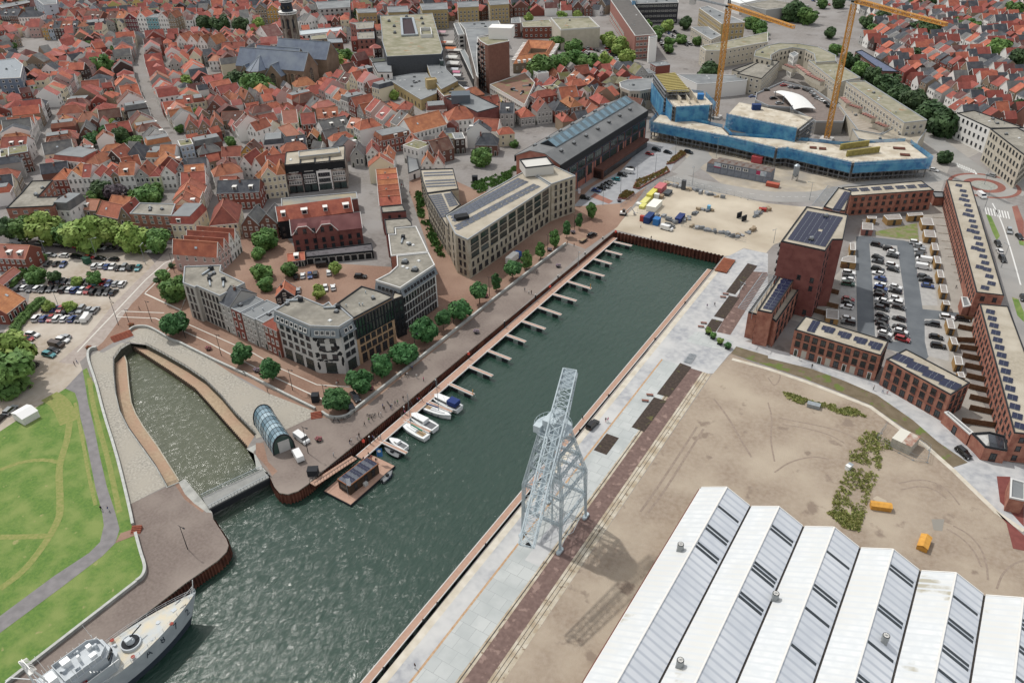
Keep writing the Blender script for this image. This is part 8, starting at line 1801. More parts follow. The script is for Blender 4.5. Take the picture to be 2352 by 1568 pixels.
# ================= CONSTRUCTION SITE =================
m_net=mat('blue_netting','3aa5dc','2580c2',s=.6,c3='5cbbe6',s3=.25,r=.6,trans=.34);m_conc=mat('fresh_concrete','d2c9b6','c2b8a4',s=.3,c3='b3a58d',s3=.15,patch=('9d8e76',.4,.64));m_frm=mat('concrete_frame','8e8a82','7c7870',s=.5);m_ply=mat('formwork_yellow','a89a4c','8c8040',s=1);m_scaf=mat('scaffold','85888c',r=.5)
def site(label,pts,z0,z1,nf,netz=None,net=None,deck=m_conc,scaf=True,back=1.3):
 pts=[Vector((p.x,p.y)) for p in pts]
 if sum(pts[i-1].cross(pts[i]) for i in range(len(pts))) < 0:pts.reverse()
 c=sum(pts,V2(0,0))/len(pts);p=[q-c for q in pts];FOOT.append(pts);root=empty('unfinished_building',(c.x,c.y,0),0,label,'building');m=M();H1=(z1-z0)/nf;n=len(p)
 for k in range(nf):m.prism(p,z0+H1*(k+1)-.3,z0+H1*(k+1)-(.01 if k < nf-1 else 0.02),0)
 for i in range(n):
  a,b=p[i],p[(i+1) % n];L=(b-a).length;q=max(1,int(L/4.5));inn=Vector((-(b-a).y,(b-a).x)).normalized()
  for e in range(q):s_=a+(b-a)*(e/q)+inn*.4;m.box(s_.x-.25,s_.y-.25,z0,s_.x+.25,s_.y+.25,z1-.3,0)
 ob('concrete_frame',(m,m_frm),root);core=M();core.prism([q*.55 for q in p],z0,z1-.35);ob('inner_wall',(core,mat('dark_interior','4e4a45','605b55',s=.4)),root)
 d=M();d.prism([q*.995 for q in p],z1-.018,z1+.04);ob('deck',(d,deck),root)
 for i in range(n):
  a,b=p[i],p[(i+1) % n];L=(b-a).length
  if L < 4:continue
  u=(b-a)/L;out_=Vector((u.y,-u.x));A,Bq=a+out_*back,b+out_*back
  if scaf and out_.dot(-(c+a)) > 0:
   s=M();q=max(2,int(L/2.2))
   for e in range(q+1):
    for w_ in (0,-.9):s_=A+(Bq-A)*(e/q)+out_*w_;s.bar((s_.x,s_.y,0),(s_.x,s_.y,z1+1.3),.09)
   z=2.0
   while z < z1+1.2:
    for w_ in (0,-.9):s.bar((A.x+out_.x*w_,A.y+out_.y*w_,z),(Bq.x+out_.x*w_,Bq.y+out_.y*w_,z),.08)
    s.quad((A.x,A.y,z-.1),(Bq.x,Bq.y,z-.1),(Bq.x-out_.x*.9,Bq.y-out_.y*.9,z-.1),(A.x-out_.x*.9,A.y-out_.y*.9,z-.1));z += 2.0
   ob('scaffold',(s,m_scaf),root)
  if netz and (net is None or i in net or out_.dot(-(c+a)) > 0):
   s=M();q=max(2,int(L/1.1));R=random.Random(i);pr=[(A+(Bq-A)*(e/q)+out_*(.15+.22*R.random())) for e in range(q+1)];zz=netz[0]
   while zz < netz[1]-.1:
    z2=min(zz+2,netz[1])
    for e in range(q):g,h=pr[e],pr[e+1];s.quad((g.x,g.y,zz),(h.x,h.y,zz),(h.x,h.y,z2),(g.x,g.y,z2))
    zz=z2
   ob('safety_net',(s,m_net),root)
 return root,c
fr_,bk=ZK('108 492 700 605 1068 696',8.5),ZK('640 560 330 470 215 430 160 430',8.5)
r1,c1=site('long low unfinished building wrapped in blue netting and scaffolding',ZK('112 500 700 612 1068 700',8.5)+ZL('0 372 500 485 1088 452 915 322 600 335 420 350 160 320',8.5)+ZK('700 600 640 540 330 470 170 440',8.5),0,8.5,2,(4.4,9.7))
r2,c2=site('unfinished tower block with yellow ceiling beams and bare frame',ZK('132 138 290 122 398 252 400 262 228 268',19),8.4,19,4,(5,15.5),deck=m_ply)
m=M();q=ZK('132 138 290 122 398 252 228 268',19.1)
for k in range(12):a,b=q[0].lerp(q[3],k/11)-c2,q[1].lerp(q[2],k/11)-c2;m.bar((a.x,a.y,19.3),(b.x,b.y,19.3),.35)
ob('beam',(m,mat('beam_yellow','cdbb74')),r2)
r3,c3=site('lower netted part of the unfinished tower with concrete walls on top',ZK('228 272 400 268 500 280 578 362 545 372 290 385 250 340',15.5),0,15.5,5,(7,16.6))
m=M();
for s_ in ('255 275 330 350','330 268 395 360','390 265 450 350','250 275 400 268'):a,b=ZK(s_,15.5);a -= c3;b -= c3;m.wallstrip([a,b],.3,15.5,18.0)
ob('wall_stub',(m,m_conc),r3)
r4,c4=site('unfinished block with white deck and open concrete storeys facing the road',ZK('692 440 780 345 1345 462 1232 550',14.5),0,14.5,5,(3,15.6),net=())
for ch in [o for o in COL.objects if o.parent == r4 and o.name.startswith('safety_net')][:1]:
 bpy.data.objects.remove(ch)
def crate(pos,dx,dy,dz,rz,m,label,cat='container',name='container',group=None,z=0,ribs=True):
 root=empty(name,(pos.x,pos.y,z),rz,label,cat,group);q=M();q.box(-dx/2,-dy/2,.05,dx/2,dy/2,dz)
 if ribs:
  for k in range(int(dx/.45)):q.box(-dx/2+.2+k*.45,-dy/2-.05,.15,-dx/2+.38+k*.45,-dy/2+.01,dz-.15)
 ob('body',(q,m),root);ob('lid',(M().box(-dx/2-.06,-dy/2-.06,dz,dx/2+.06,dy/2+.06,dz+.1),m),root);return root
def hd2(f,s):a,b=f(s);return math.atan2((b-a).y,(b-a).x)
m_bc=mat('container_blue','27467e','20396a',s=1);crate(ZK('483 305',16.5)[0],3,3,2.6,.5,mat('cabin_blue','2d7ec0'),'small bright blue cabin on the netted unfinished block',z=15.55)
crate(ZK('912 378',16)[0],4.2,2.6,2.6,.5,m_bc,'blue container standing on the white deck of the open block',z=14.55)
for k,s_ in enumerate(('515 345','580 395')):crate(ZL(s_,10)[0],15 if k == 0 else 17,.8,2.6,hd2(ZL,'470 400 680 372'),m_ply,f'long yellow formwork panel on the low block, {["rear", "front"][k]} one','formwork','formwork_panel','yellow formwork panels',8.55)
for k,(s_,w_) in enumerate((('855 375',5),('900 425',4),('195 370',3),('268 378',3))):crate(ZL(s_,8.6)[0],w_,2,.5,.3,m_rust,f'stack of rusty reinforcement mats, {ORD[k]} listed on the low block deck','steel','rebar_stack','rusty stacks on the deck',8.55,False)
# site offices
A,C=zp(2780,630,3.36,'150 125'),zp(2780,630,3.36,'1010 290');A,C=zp(2780,630,3.36,'150 190')[0],zp(2780,630,3.36,'1000 355')[0];u=(C-A).normalized();L=(C-A).length;hd=math.atan2(u.y,u.x)
for k in range(9):
 c=A+u*(L*(k+.5)/9)+Vector((-u.y,u.x))*3
 root=empty('site_cabin',(c.x,c.y,0),hd,f'two storey grey site cabin with stained roof, {ORD[k]} from left of nine','cabin','grey site cabins');w_=L/9-.1
 ob('wall',(M().box(-w_/2,-3,0,w_/2,3,2.7).box(-w_/2,-3.02,2.8,w_/2,3,5.4 if k else 4.2),mat('cabin_grey','868d99','7a818c',s=.6)),root);ob('roof',(M().box(-w_/2-.03,-3.1,5.4 if k else 4.2,w_/2+.03,3.1,5.5 if k else 4.3),mat('stained_roof','77706b','6a4a3a',s=.25,c3='5f3f30',s3=.5)),root)
 if 1 < k < 6:ob('window',WIN['W'],root,(0,-3.02,4.2),0,(w_*.7,1,1.2))
 if k in (1,7):ob('sign',(M().box(-w_*.5,-3.1,2.9,w_*(.5 if k == 1 else .9),-3.0,5.2,0).box(-w_*.5,-3.13,2.9 if k == 1 else 3.2,w_*.5 if k == 1 else w_*.05,-3.08,3.4 if k == 1 else 5.1,1),[mat('sign_pale','cfd8dd','9fb3c2',s=.6),mat('sign_magenta','b8305f')]),root)
crate(zp(2780,630,3.36,'1040 390')[0],5.5,2.4,1.6,hd,mat('skip_orange','b8583f'),'orange skip at the end of the site cabins','skip','skip')
crate(zp(2780,630,3.36,'830 70')[0],5,2.5,3,hd,mat('tarp_red','bf4a4f'),'red roofed hut behind the site cabins','hut','hut')
root=empty('silo',tuple(T(3,1,245,85))+(0,),0,'pale grey mortar silo beside the scaffolding','silo');ob('tank',(M().cyl(0,0,2.4,6.8,1.3,n=16).cyl(0,0,1.2,2.4,.3,1.3,16).cyl(0,0,6.8,7.5,1.3,.4,16),m_steel),root);ob('frame',(M().bar((-1,-1,0),(-1,-1,3),.15).bar((1,-1,0),(1,-1,3),.15).bar((1,1,0),(1,1,3),.15).bar((-1,1,0),(-1,1,3),.15).bar((-1,-1,2.6),(1,1,2.6),.15).bar((1,-1,2.6),(-1,1,2.6),.15),m_edge),root)
# yard goods
Y=lambda s:zp(2440,720,4.2,s);hy=hd2(Y,'560 640 640 560')
crate(Y('650 690')[0],6.2,2.5,2.7,hy,m_bc,'dark blue shipping container with white lettering on the yard');crate(Y('780 745')[0],3,2.4,2.7,hy,mat('cabin_blue2','2673b8'),'bright blue portable cabin beside the dark blue container','cabin','cabin');crate(Y('535 690')[0],1.3,1.6,2.3,hy,mat('booth_red','b33a2b'),'small red booth left of the blue container','booth','booth')
crate(Y('1170 680')[0],6,2.4,2.0,hy,mat('skip_blue','2a3c74'),'dark blue open skip holding timber','skip','skip')
R=random.Random(5)
for k,(s_,a,b,h,col,nm) in enumerate((('840 180',7,3.5,2.4,'c86a6f','pink wrapped pallet stack nearest the road'),('750 225',6,2.2,2.0,'d6cc3f','upper yellow wrapped pallet stack'),('690 290',6,2.4,2.2,'d8ce46','lower yellow wrapped pallet stack'),('780 310',1.6,2,2.1,'e4e4df','white wrapped pallet beside the yellow stacks'),('600 370',8,2.4,1.2,'dcd878','low pale yellow insulation stack'),('740 470',8.5,4,2.2,'efeee0','large white topped insulation stack'),('550 460',4,2,1.1,'d8d46a','small yellow insulation stack'),('500 430',2,3,1,'e6e6e2','white bag pile beside yellow insulation'),('860 300',2.5,1.6,1.2,'9a8265','brown wooden crate behind yellow stacks'),('970 240',5,2.4,1.2,'4d5257','dark heap of scaffold clamps'),('1230 160',1.6,1.6,4.2,'55585c','tall dark tower of formwork frames'))):crate(Y(s_)[0],a,b,h,hy,mat('goods_'+col,col,s=1),nm,'pallet','pallet_stack',ribs=False)
cols=['9da0a3','8a8e92','b2ab9c','7f8388','a39074','6f7479'];n_=0
for (i,j,s_,n),ph in zip(((2,1,'1400 130 1700 180',9),(2,1,'1700 200 1940 250',7),(2,1,'1330 410 1520 480',5),(2,1,'1560 470 1710 390',6),(2,1,'1640 510 2100 620',14),(2,1,'2080 600 2250 540',6),(2,1,'2220 420 2351 360',6),(2,1,'1690 350 1830 370',5),(3,1,'-100 400 -40 330',3)),('in the rear row','in the rear right heap','beside the blue skip','right of the blue skip','in the long front row','right of the front row','near the red skip','by the light blue toilet','at the yard corner')):
 a,b=tp(i,j,s_)
 for k in range(n):
  p=a.lerp(b,(k+.5)/n)+Vector((R.uniform(-1,1),R.uniform(-1,1)));root=empty('material_stack',(p.x,p.y,0),R.uniform(0,3),f'bundle of building material, {ORD[k]} from left {ph} of the yard','material','bundles stored on the sandy yard');n_ += 1
  m=M();h=R.choice((.5,.9,1.3));w_,l_=R.uniform(1,1.5),R.uniform(1.4,3.2)
  for q in range(4):m.box(-l_/2,-w_/2+w_*q/4+.03,0 if q % 2 else .02,l_/2+R.uniform(-.3,.3),-w_/2+w_*(q+1)/4-.03+.04,h+R.uniform(-.1,.1))
  ob('bundle',(m,mat('goods_'+R.choice(cols),R.choice(cols))),root)
crate(T(2,1,1805,365),1.2,1.2,2.2,0,mat('toilet_blue','6fb4d8'),'light blue portable toilet on the yard','toilet','toilet',ribs=False);crate(T(2,1,2300,370),3,1.6,1.2,.3,mat('skip_red','a83226'),'red open skip at the right of the yard','skip','skip')
for k,s_ in enumerate(('2085 430','2130 460')):crate(T(2,1,*map(float,s_.split())),2.6,.5,2.2,1.2,m_edge,f'black window frames leaning upright, {["left", "right"][k]} rack on yard','frames','frame_rack','black frame racks')
root=empty('pipe_stack',tuple(T(2,1,1960,870))+(0,),hd2(t21,'1900 950 2010 800'),'stack of rusty brown pipes lying on the pale quay','pipes');m=M()
for k in range(9):m.bar((-6,-2+k*.5,.35),(5,-2+k*.5,.35),.38)
ob('pipes',(m,mat('pipe_rust','a05a38','8a4a2e',s=1)),root);ob('bearer',(M().box(-4.5,-3,.01,-4.2,3,.15).box(3.5,-3,.01,3.8,3,.15),m_cope),root)
root=empty('frame_stack',tuple(T(2,2,1635,160))+(0,),hd2(t22,'1600 200 1660 120'),'stack of galvanised metal frames beside the soil bed','frames');m=M()
for k in range(6):m.bar((-2.5,-1+k*.4,.3),(2.5,-1+k*.4,.3),.12)
for x in (-2.5,0,2.5):m.bar((x,-1,.3),(x,1,.3),.12)
ob('frames',(m,m_steel),root)
# dirt site things
def hut(pos,L,W,H,rz,wm,rm,label,name='container',cat='container',rh=0):
 root=empty(name,(pos.x,pos.y,0),rz,label,cat);m=M();m.box(-L/2,-W/2,0,L/2,W/2,H)
 for k in range(int(L/.4)):
  for sy in (-1,1):m.box(-L/2+k*.4+.05,sy*W/2-.05,.1,-L/2+k*.4+.2,sy*W/2+.05,H-.1)
 ob('wall',(m,wm),root)
 if rh:f=M();slab(f,(-L/2-.1,-W/2-.1,H),(L/2+.1,-W/2-.1,H),(L/2+.1,0,H+rh),(-L/2-.1,0,H+rh),.08);slab(f,(L/2+.1,W/2+.1,H),(-L/2-.1,W/2+.1,H),(-L/2-.1,0,H+rh),(L/2+.1,0,H+rh),.08);ob('roof',(f,rm),root)
 else:ob('roof',(M().box(-L/2-.05,-W/2-.05,H,0,W/2+.05,H+.1,0).box(0,-W/2-.05,H,L/2+.05,W/2+.05,H+.1,1),rm),root)
hut(T(3,2,1245,955),5.0,5.6,2.8,hd2(t32,'1130 985 1290 1060'),mat('cream_metal','c6c1b2','b4ae9e',s=1),[mat('cream_roof','d6d3c6'),mat('rust_patch','9a6a55','c6c0b2',s=.6)],'pair of cream containers with one rusty roof on dirt','container')
m_ybin=mat('bin_yellow','e0a01e','c98c18',s=1)
hut(T(3,2,1030,1520+10),4.6,1.8,1.3,hd2(t32,'960 1540 1110 1560'),m_ybin,m_ybin,'yellow ridged waste bin near the weeds','waste_bin','waste bin',.4);hut(T(3,3,1425,300),4.2,2.2,1.3,hd2(t33 :=(lambda s,z=0:tp(3,3,s,z)),'1400 350 1440 240'),m_ybin,m_ybin,'yellow ridged waste bin standing upright on the dirt','waste_bin','waste bin',.5)
hut(T(3,2,740,1165),1.8,1.1,1.2,1.2,m_hullw,[m_hullw,m_steel],'small white compressor box in the weeds','compressor','machine');hut(T(3,2,415,600),3.4,1.6,1.1,hd2(t32,'345 590 480 625'),m_steel,[m_steel,m_steel],'stack of galvanised fence panels on dirt','fence_stack','fence panels')
hut(T(0,2,250,700),4.6,5.5,2.2,hd2(t02,'150 700 290 780')+math.pi/2,m_frame,mat('tent_white','e8e8e6'),'white marquee tent at the top of the lawn','marquee','tent',.8)
b=Bld('bridge_house','brick control house with grey roof and railings at the right edge',tp(3,2,'2225 1262 2360 1300 2360 1470 2215 1440',4),4,m_redb,m_bitum,m_flatw,'building')
# garden sheds of the terraces
def gshed(i,j,s_,label,wood=True):
 p=tp(i,j,s_,2.5);b=Bld('garden_shed',label,p,2.5,mat('yellow_boarding','b08a4e','a07c44',s=.8) if wood else m_pinkb,mat('grey_shed_roof','a29b94','8f8882',s=.4),m_flatw,'shed',group='flat roofed garden sheds of the terraces',par=.12,parw=.25)
 e=min(b.edges(minl=1.5),key=lambda e:abs(e[2]+90));b.fac(e[0],[1.2],1,1.0,2.1,'d',.3)
SHD=['908 418 1000 420 995 442 915 440','1060 410 1210 400 1235 445 1100 452','1275 392 1415 384 1428 408 1290 418','1398 435 1505 440 1525 503 1418 498','1428 543 1530 550 1545 615 1440 608','1500 662 1555 668 1570 733 1512 728','1522 782 1580 790 1592 855 1538 848','1548 908 1605 915 1620 985 1562 980','1575 1042 1638 1050 1652 1125 1590 1118','1602 1190 1660 1195 1675 1235 1612 1228','1635 1360 1700 1368 1722 1455 1655 1445','1668 1525 1728 1533 1750 1600 1690 1592','865 475 965 485 965 545 862 540','750 660 802 664 805 732 755 728','680 800 755 780 808 785 808 850 672 832','535 1270 650 1282 648 1368 532 1352']
for k,s_ in enumerate(SHD):gshed(3,1,s_,f'flat roofed shed with white edge, {ORD[k]} round the terrace car park',k != 12)
for k,s_ in enumerate(('1705 130 1780 140 1795 215 1722 212','1735 278 1795 280 1812 335 1750 322')):gshed(3,2,s_,f'flat roofed shed with white edge, {["upper", "lower"][k]} one by the southern gardens')
n_=0;m_fence=mat('brown_fence','7d5a3c','6c4c32',s=1)
def fence(a,b,label,h=1.8,m=m_fence,grp='brown garden fences'):
 root=empty('garden_fence',(a.x,a.y,0),math.atan2((b-a).y,(b-a).x),label,'fence',grp);L=(b-a).length;q=M().box(0,-.04,0,L,.04,h)
 for k in range(int(L/1.8)+1):q.box(k*1.8-.05,-.09,0,k*1.8+.05,.09,h+.1)
 ob('panels',(q,m),root)
FN=[(3,1,'1720 1360 1870 1390'),(3,1,'1740 1450 1890 1480'),(3,2,'1700 0 1930 10'),(3,2,'1755 65 1925 90'),(3,2,'1780 145 1945 180'),(3,2,'1800 235 1965 270'),(3,2,'1815 330 1990 370'),(3,2,'1840 430 2015 470'),(3,2,'1845 525 2040 570'),(3,2,'1845 625 2060 670'),(3,2,'1770 745 2090 790'),(3,1,'420 1215 640 1270'),(3,1,'550 1115 645 1140'),(3,1,'280 1265 525 1330'),(3,1,'670 895 800 900')]
for k,(i,j,s_) in enumerate(FN):a,b=tp(i,j,s_);fence(a,b,f'brown timber garden fence, {ORD[k]} among the terrace gardens')
for k in range(9):y=430+k*72;a,b=tp(3,1,f'{1510+k*28} {y} {1630+k*26} {y+10}');fence(a,b,f'low white garden kerb, {ORD[k]} behind the long terrace',.25,m_cream,'white kerbs of the long terrace gardens')
# market stalls
for k,(s_,col,a,b) in enumerate((('705 240','c9a0a8',7,7),('755 318','e4dfd6',8,6),('720 320','c87a5f',4,5),('775 365','d5743a',8,6),('832 380','d8d6d0',6,5),('785 430','deded8',8,7),('795 475','dadad5',8,8),('805 525','d5dae0',5,4),('818 547','d77fa0',5,4),('825 572','d9dcdf',5,4),('845 600','2c2f35',6,5),('858 630','2c2f35',6,5),('865 655','2c2f35',6,4),('915 675','d8d9e4',6,5),('950 700','e8e8e8',8,6),('1105 775','e2c431',9,5),('1140 815','d86a6a',8,6),('1170 840','c8b04a',7,5))):
 p=ZJ(s_,3)[0];root=empty('market_stall',(p.x,p.y,0),.35,f'market stall canopy, {ORD[k]} down the market street','stall','stalls of the street market');f=M();slab(f,(-a/2,-b/2,2.5),(a/2,-b/2,2.5),(a/2,0,3.4),(-a/2,0,3.4),.06);slab(f,(a/2,b/2,2.5),(-a/2,b/2,2.5),(-a/2,0,3.4),(a/2,0,3.4),.06)
 ob('canopy',(f,mat('canvas2_'+col,col)),root);ob('frame',(M().bar((-a/2,-b/2,0),(-a/2,-b/2,2.5),.08).bar((a/2,-b/2,0),(a/2,-b/2,2.5),.08).bar((a/2,b/2,0),(a/2,b/2,2.5),.08).bar((-a/2,b/2,0),(-a/2,b/2,2.5),.08).bar((-a/2,-b/2,2.45),(a/2,-b/2,2.45),.08).bar((-a/2,b/2,2.45),(a/2,b/2,2.45),.08).bar((a/2,-b/2,2.45),(a/2,b/2,2.45),.08),m_steel),root)
# ================= PEOPLE, LAMPS, STREET FURNITURE =================
def person_mesh(name,shirt,legs,hair,pose=0,skin='c69a7c'):
 J=[(0,0,.95),(0,0,1.15),(0,0,1.38),(0,0,1.5),(0,.01,1.62),(0,0,1.75),(.1,0,.9),(.12,.12 if pose else 0,.5),(.12,.05 if pose else 0,.07),(.12,.2,.03),(-.1,0,.9),(-.12,-.1 if pose else 0,.5),(-.12,-.3 if pose else 0,.09),(-.12,-.15 if pose else .15,.03),(.19,0,1.4),(.25,-.05,1.12),(.24,.12 if pose < 2 else .3,.9 if pose < 2 else 1.2),(-.19,0,1.4),(-.25,.02,1.12),(-.24,.08,.88)]
 E=[(0,1),(1,2),(2,3),(3,4),(4,5),(0,6),(6,7),(7,8),(8,9),(0,10),(10,11),(11,12),(12,13),(2,14),(14,15),(15,16),(2,17),(17,18),(18,19)]
 Rr=[.15,.14,.16,.06,.1,.085,.1,.07,.045,.04,.1,.07,.045,.04,.065,.045,.03,.065,.045,.03]
 me=bpy.data.meshes.new(name);me.from_pydata(J,E,[]);o=bpy.data.objects.new('tmp',me);COL.objects.link(o);mo=o.modifiers.new('s','SKIN');ly=me.skin_vertices[0].data if me.skin_vertices else None
 if ly is None:
  import bmesh
  bm=bmesh.new();bm.from_mesh(me);bm.verts.layers.skin.verify();bm.to_mesh(me);bm.free();ly=me.skin_vertices[0].data
 for i,r in enumerate(Rr):ly[i].radius=(r,r*.85)
 ly[0].use_root=True;sb=o.modifiers.new('b','SUBSURF');sb.levels=1
 dg=bpy.context.evaluated_depsgraph_get();m2=bpy.data.meshes.new_from_object(o.evaluated_get(dg));m2.name=name;bpy.data.objects.remove(o)
 m2.materials.clear()
 for mm in (mat('cloth_'+legs,legs),mat('cloth_'+shirt,shirt),mat('skin',skin),mat('hair_'+hair,hair),m_edge):m2.materials.append(mm)
 for p in m2.polygons:
  z=p.center.z;x=abs(p.center.x);p.material_index=4 if z < .08 else 0 if z < .95 and x < .2 else (2 if z < 1.02 and x > .2 else 1 if z < 1.47 else (3 if z > 1.66 or (p.center.y < -.04 and z > 1.53) else 2))
 m2.polygons.foreach_set('use_smooth',[True]*len(m2.polygons));return m2
PC={'k':('black','26272b'),'w':('white','dadad8'),'r':('red','b03038'),'b':('blue','34508c'),'g':('grey','8a8c90'),'n':('navy','232b45'),'p':('pink','d04a86'),'e':('green','5c8a5a'),'v':('purple','7d6a94')}
PM={}
def people(f,data,phrase,group,z=0):
 d=[q.split() for q in data.split(',')];R=random.Random(len(data))
 for k,q in enumerate(d):
  p=f(f'{q[0]} {q[1]}',z)[0];cl=q[2];ps=1 if k % 3 else 0;key=(cl,ps)
  if key not in PM:PM[key]=person_mesh('person',PC[cl[0]][1],PC[cl[1]][1],'3a2c22',ps)
  lab=f"person, {PC[cl[0]][0]} top, {PC[cl[1]][0]} trousers, {ORD[k]} {phrase}" if len(d) > 1 else f"person in {PC[cl[0]][0]} top and {PC[cl[1]][0]} trousers {phrase}"
  o=ob('person',PM[key],None,(p.x,p.y,z+.03),R.uniform(0,6.28));tag(o,lab,'person',group if len(d) > 1 else None)
people(t12,'715 1055 wg,865 940 kb,878 930 wk,933 900 wg,950 880 kn,1000 775 kk,1040 740 eg,1068 720 kk,1130 690 kg,1150 682 wg,1168 610 bk,1180 635 kk,1240 620 nb,1250 605 wk,1280 582 gk,1303 575 eg,1355 540 kg,1478 335 wg,1541 365 pk,1390 320 wk,1375 325 kk,1437 260 bk,745 405 wg,757 385 rk,110 470 kk','from left along the lower west quay','people on the west quay')
people(t12,'1077 900 bn,1117 890 kk,1148 895 wg,1090 910 gk,1485 555 vk,1502 550 rk,1527 545 kk,1412 640 kn,1340 690 kg,1370 670 pg','from left on the floating walkway','people on the walkway',-1.5)
people(t12,'1038 1055 kk,1062 1085 rk,1106 1110 kk,990 1100 nk','from left on the cabin platform','people on the platform',-2.5)
people(t21,'228 955 kk,117 1110 gk,155 1135 wk,178 1135 kn,508 680 nk,570 700 nk,2283 0 rk','from bottom on the upper promenade','people on the promenade');people(t21,'1790 1262 vw,1860 1245 nk,1277 635 kk,1182 525 wk','of four round the basin head','people by the basin head')
people(t22,'860 740 kr,880 738 pg,650 715 kk','of three near the black car on the east quay','people on the east quay');people((lambda s,z=0:tp(1,3,s,z)),'1465 1430 kw','walking at the bottom of the east quay',None)
people(t32,'400 245 kk,965 445 wk,1050 470 wb,1092 480 wr,285 172 kw','from left on the terrace street','people on the terrace street');people(t01,'1015 1190 kk,1285 1280 kk,1750 665 rk,1780 680 rk','of four by the western square','people on the western square');people(t02,'690 220 kk,710 195 wb,935 1550 kk,1000 1555 bw','from top on the park path','people on the park path')
people(t11,'1340 150 rk,1356 160 kk,1415 220 rk','of three on the grey lane','people on the grey lane');R=random.Random(31)
for k in range(30):a,b=ZJ('755 390 900 660');p=a.lerp(b,R.random())+Vector((R.uniform(-5,7),R.uniform(-2,2)));key=R.choice(list(PM));o=ob('person',PM[key],None,(p.x,p.y,.03),R.uniform(0,6));tag(o,'tiny shopper walking among the market stalls','person','shoppers in the market street')
BK=M()
for cx in (-.52,.52):
 for i in range(12):a,b=6.283*i/12,6.283*(i+1)/12;BK.bar((cx+.34*math.cos(a),0,.35+.34*math.sin(a)),(cx+.34*math.cos(b),0,.35+.34*math.sin(b)),.05)
BK=BK.bar((-.52,0,.35),(-.2,0,.85),.05).bar((-.2,0,.85),(.4,0,.85),.05).bar((.4,0,.95),(.52,0,.35),.05).bar((-.1,0,.35),(.4,0,.85),.05).bar((-.2,0,.85),(-.1,0,.35),.05).box(-.35,-.07,.9,-.1,.07,.97).bar((.4,-.28,1),(.4,.28,1),.04).mesh('bicycle',m_edge)
n_=0
for f,s_ in ((t12,'490 505'),(t12,'500 515'),(t12,'720 730'),(t12,'760 735'),(t12,'800 725'),(t12,'850 700'),(t12,'905 665'),(t12,'1035 690'),(t12,'1060 690'),(t12,'1090 690'),(t12,'1215 575'),(t12,'1090 400'),(t12,'1115 395'),(t12,'1330 320'),(t12,'1410 245'),(t12,'1525 100'),(t12,'1550 95'),(t21,'2135 1060'),(t21,'2110 1090'),(t31,'1725 1075'),(t11,'1690 1500')):
 p=f(s_)[0];o=ob('bicycle',BK,None,(p.x,p.y,.02),n_*.9);tag(o,f'dark bicycle, {ORD[n_] if n_ < 20 else "last"} in order along the quays','bicycle','parked bicycles');n_ += 1
def lamp(f,b,h,label,grp,arm=1.2,head='m_edge',white=False,rz=0):
 p=f(b)[0];root=empty('street_lamp',(p.x,p.y,0),rz,label,'street lamp',grp);mm=m_steel if white else m_edge;ob('pole',(M().cyl(0,0,0,h,.11,.06,7),mm),root);ob('arm',(M().bar((0,0,h-.1),(arm,0,h+.1),.09).bar((0,0,h-.1),(-arm*.5,0,h),.07),mm),root);ob('lamp_head',(M().box(arm-.1,-.15,h+.02,arm+.5,.15,h+.16),mm),root)
for k,(f,b,h) in enumerate(((t01,'1090 1415',9),(t01,'1395 1385',8),(t01,'1705 1535',8),(t01,'1605 935',8),(t01,'1185 1390',5),(t02,'2035 130',8),(t12,'337 445',7.5),(t12,'645 590',7.5),(t12,'1085 360',7.5),(t12,'1468 105',7.5),(t11,'1815 1405',7.5),(t11,'2145 1150',7.5),(t21,'65 950',7.5),(t21,'328 755',7.5),(t21,'572 565',7.5),(t12,'480 1025',9))):lamp(f,b,h,f'dark street lamp, {ORD[k]} in order round the promenade','dark promenade lamps')
lamp(lambda s:tp(0,3,s),'1725 335',7.5,'dark multi headed lamp alone on the south west quay',None);lamp(t21,'607 880',6,'white slim light mast at the west quay edge',None,.3,white=True)
for k,(f,b,h) in enumerate(((t01,'440 815',8),(t01,'897 820',9),(t01,'1340 860',8),(t01,'240 925',6),(t01,'535 1235',6),(t21,'995 230',9),(t21,'835 320',9),(t21,'1145 125',10),(t20,'1315 1590',9),(t20,'1500 1420',8),(t20,'1875 1450',10),(t21,'1655 135',9),(t21,'2085 1160',6),(t31,'1985 130',11),(t31,'1980 370',9),(t31,'2140 890',9),(t31,'380 270',8),(t31,'50 665',6))):lamp(f,b,h,f'pale grey street lamp, {ORD[k]} in order on streets and car parks','pale street lamps',1.6,white=True,rz=k)
for k,(f,b,s_) in enumerate(((t01,'1212 1430','red'),(t02,'822 70','red'),(t02,'1920 75','pink'),(t12,'580 910','pink'),(t21,'425 885','mauve'),(t21,'560 575','mauve'),(t21,'345 735','mauve'),(t21,'985 285','mauve'),(t11,'2025 1490','mauve'),(t11,'2110 1160','pink'),(t12,'1055 440','pink'),(t12,'10 275','mauve'))):
 p=f(b)[0];root=empty('flower_bowl',(p.x,p.y,0),0,f'round bowl of {s_} flowers, {ORD[k]} in order on the quays','planter','flower bowls');ob('bowl',(M().cyl(0,0,0,.6,.6,.95,14),m_edge),root);ob('flowers',crown('g','bush',k % 3),root,(0,0,.85),0,(1,1,.5)).data=ob('x',crown('g','bush',k % 3)).data
for o in [o for o in COL.objects if o.name.split('.')[0] == 'x']:bpy.data.objects.remove(o)
FC={'red':'b5342c','pink':'c4527a','mauve':'b289b0'};FB={}
for o in COL.objects:
 if o.name.startswith('flowers') and o.parent:
  c=o.parent['label'].split()[3]
  if c not in FB:me=crown('g','bush',0).copy();me.materials.clear();me.materials.append(mat('petals_'+c,FC[c],'4c6a34',s=4));FB[c]=me
  o.data=FB[c]
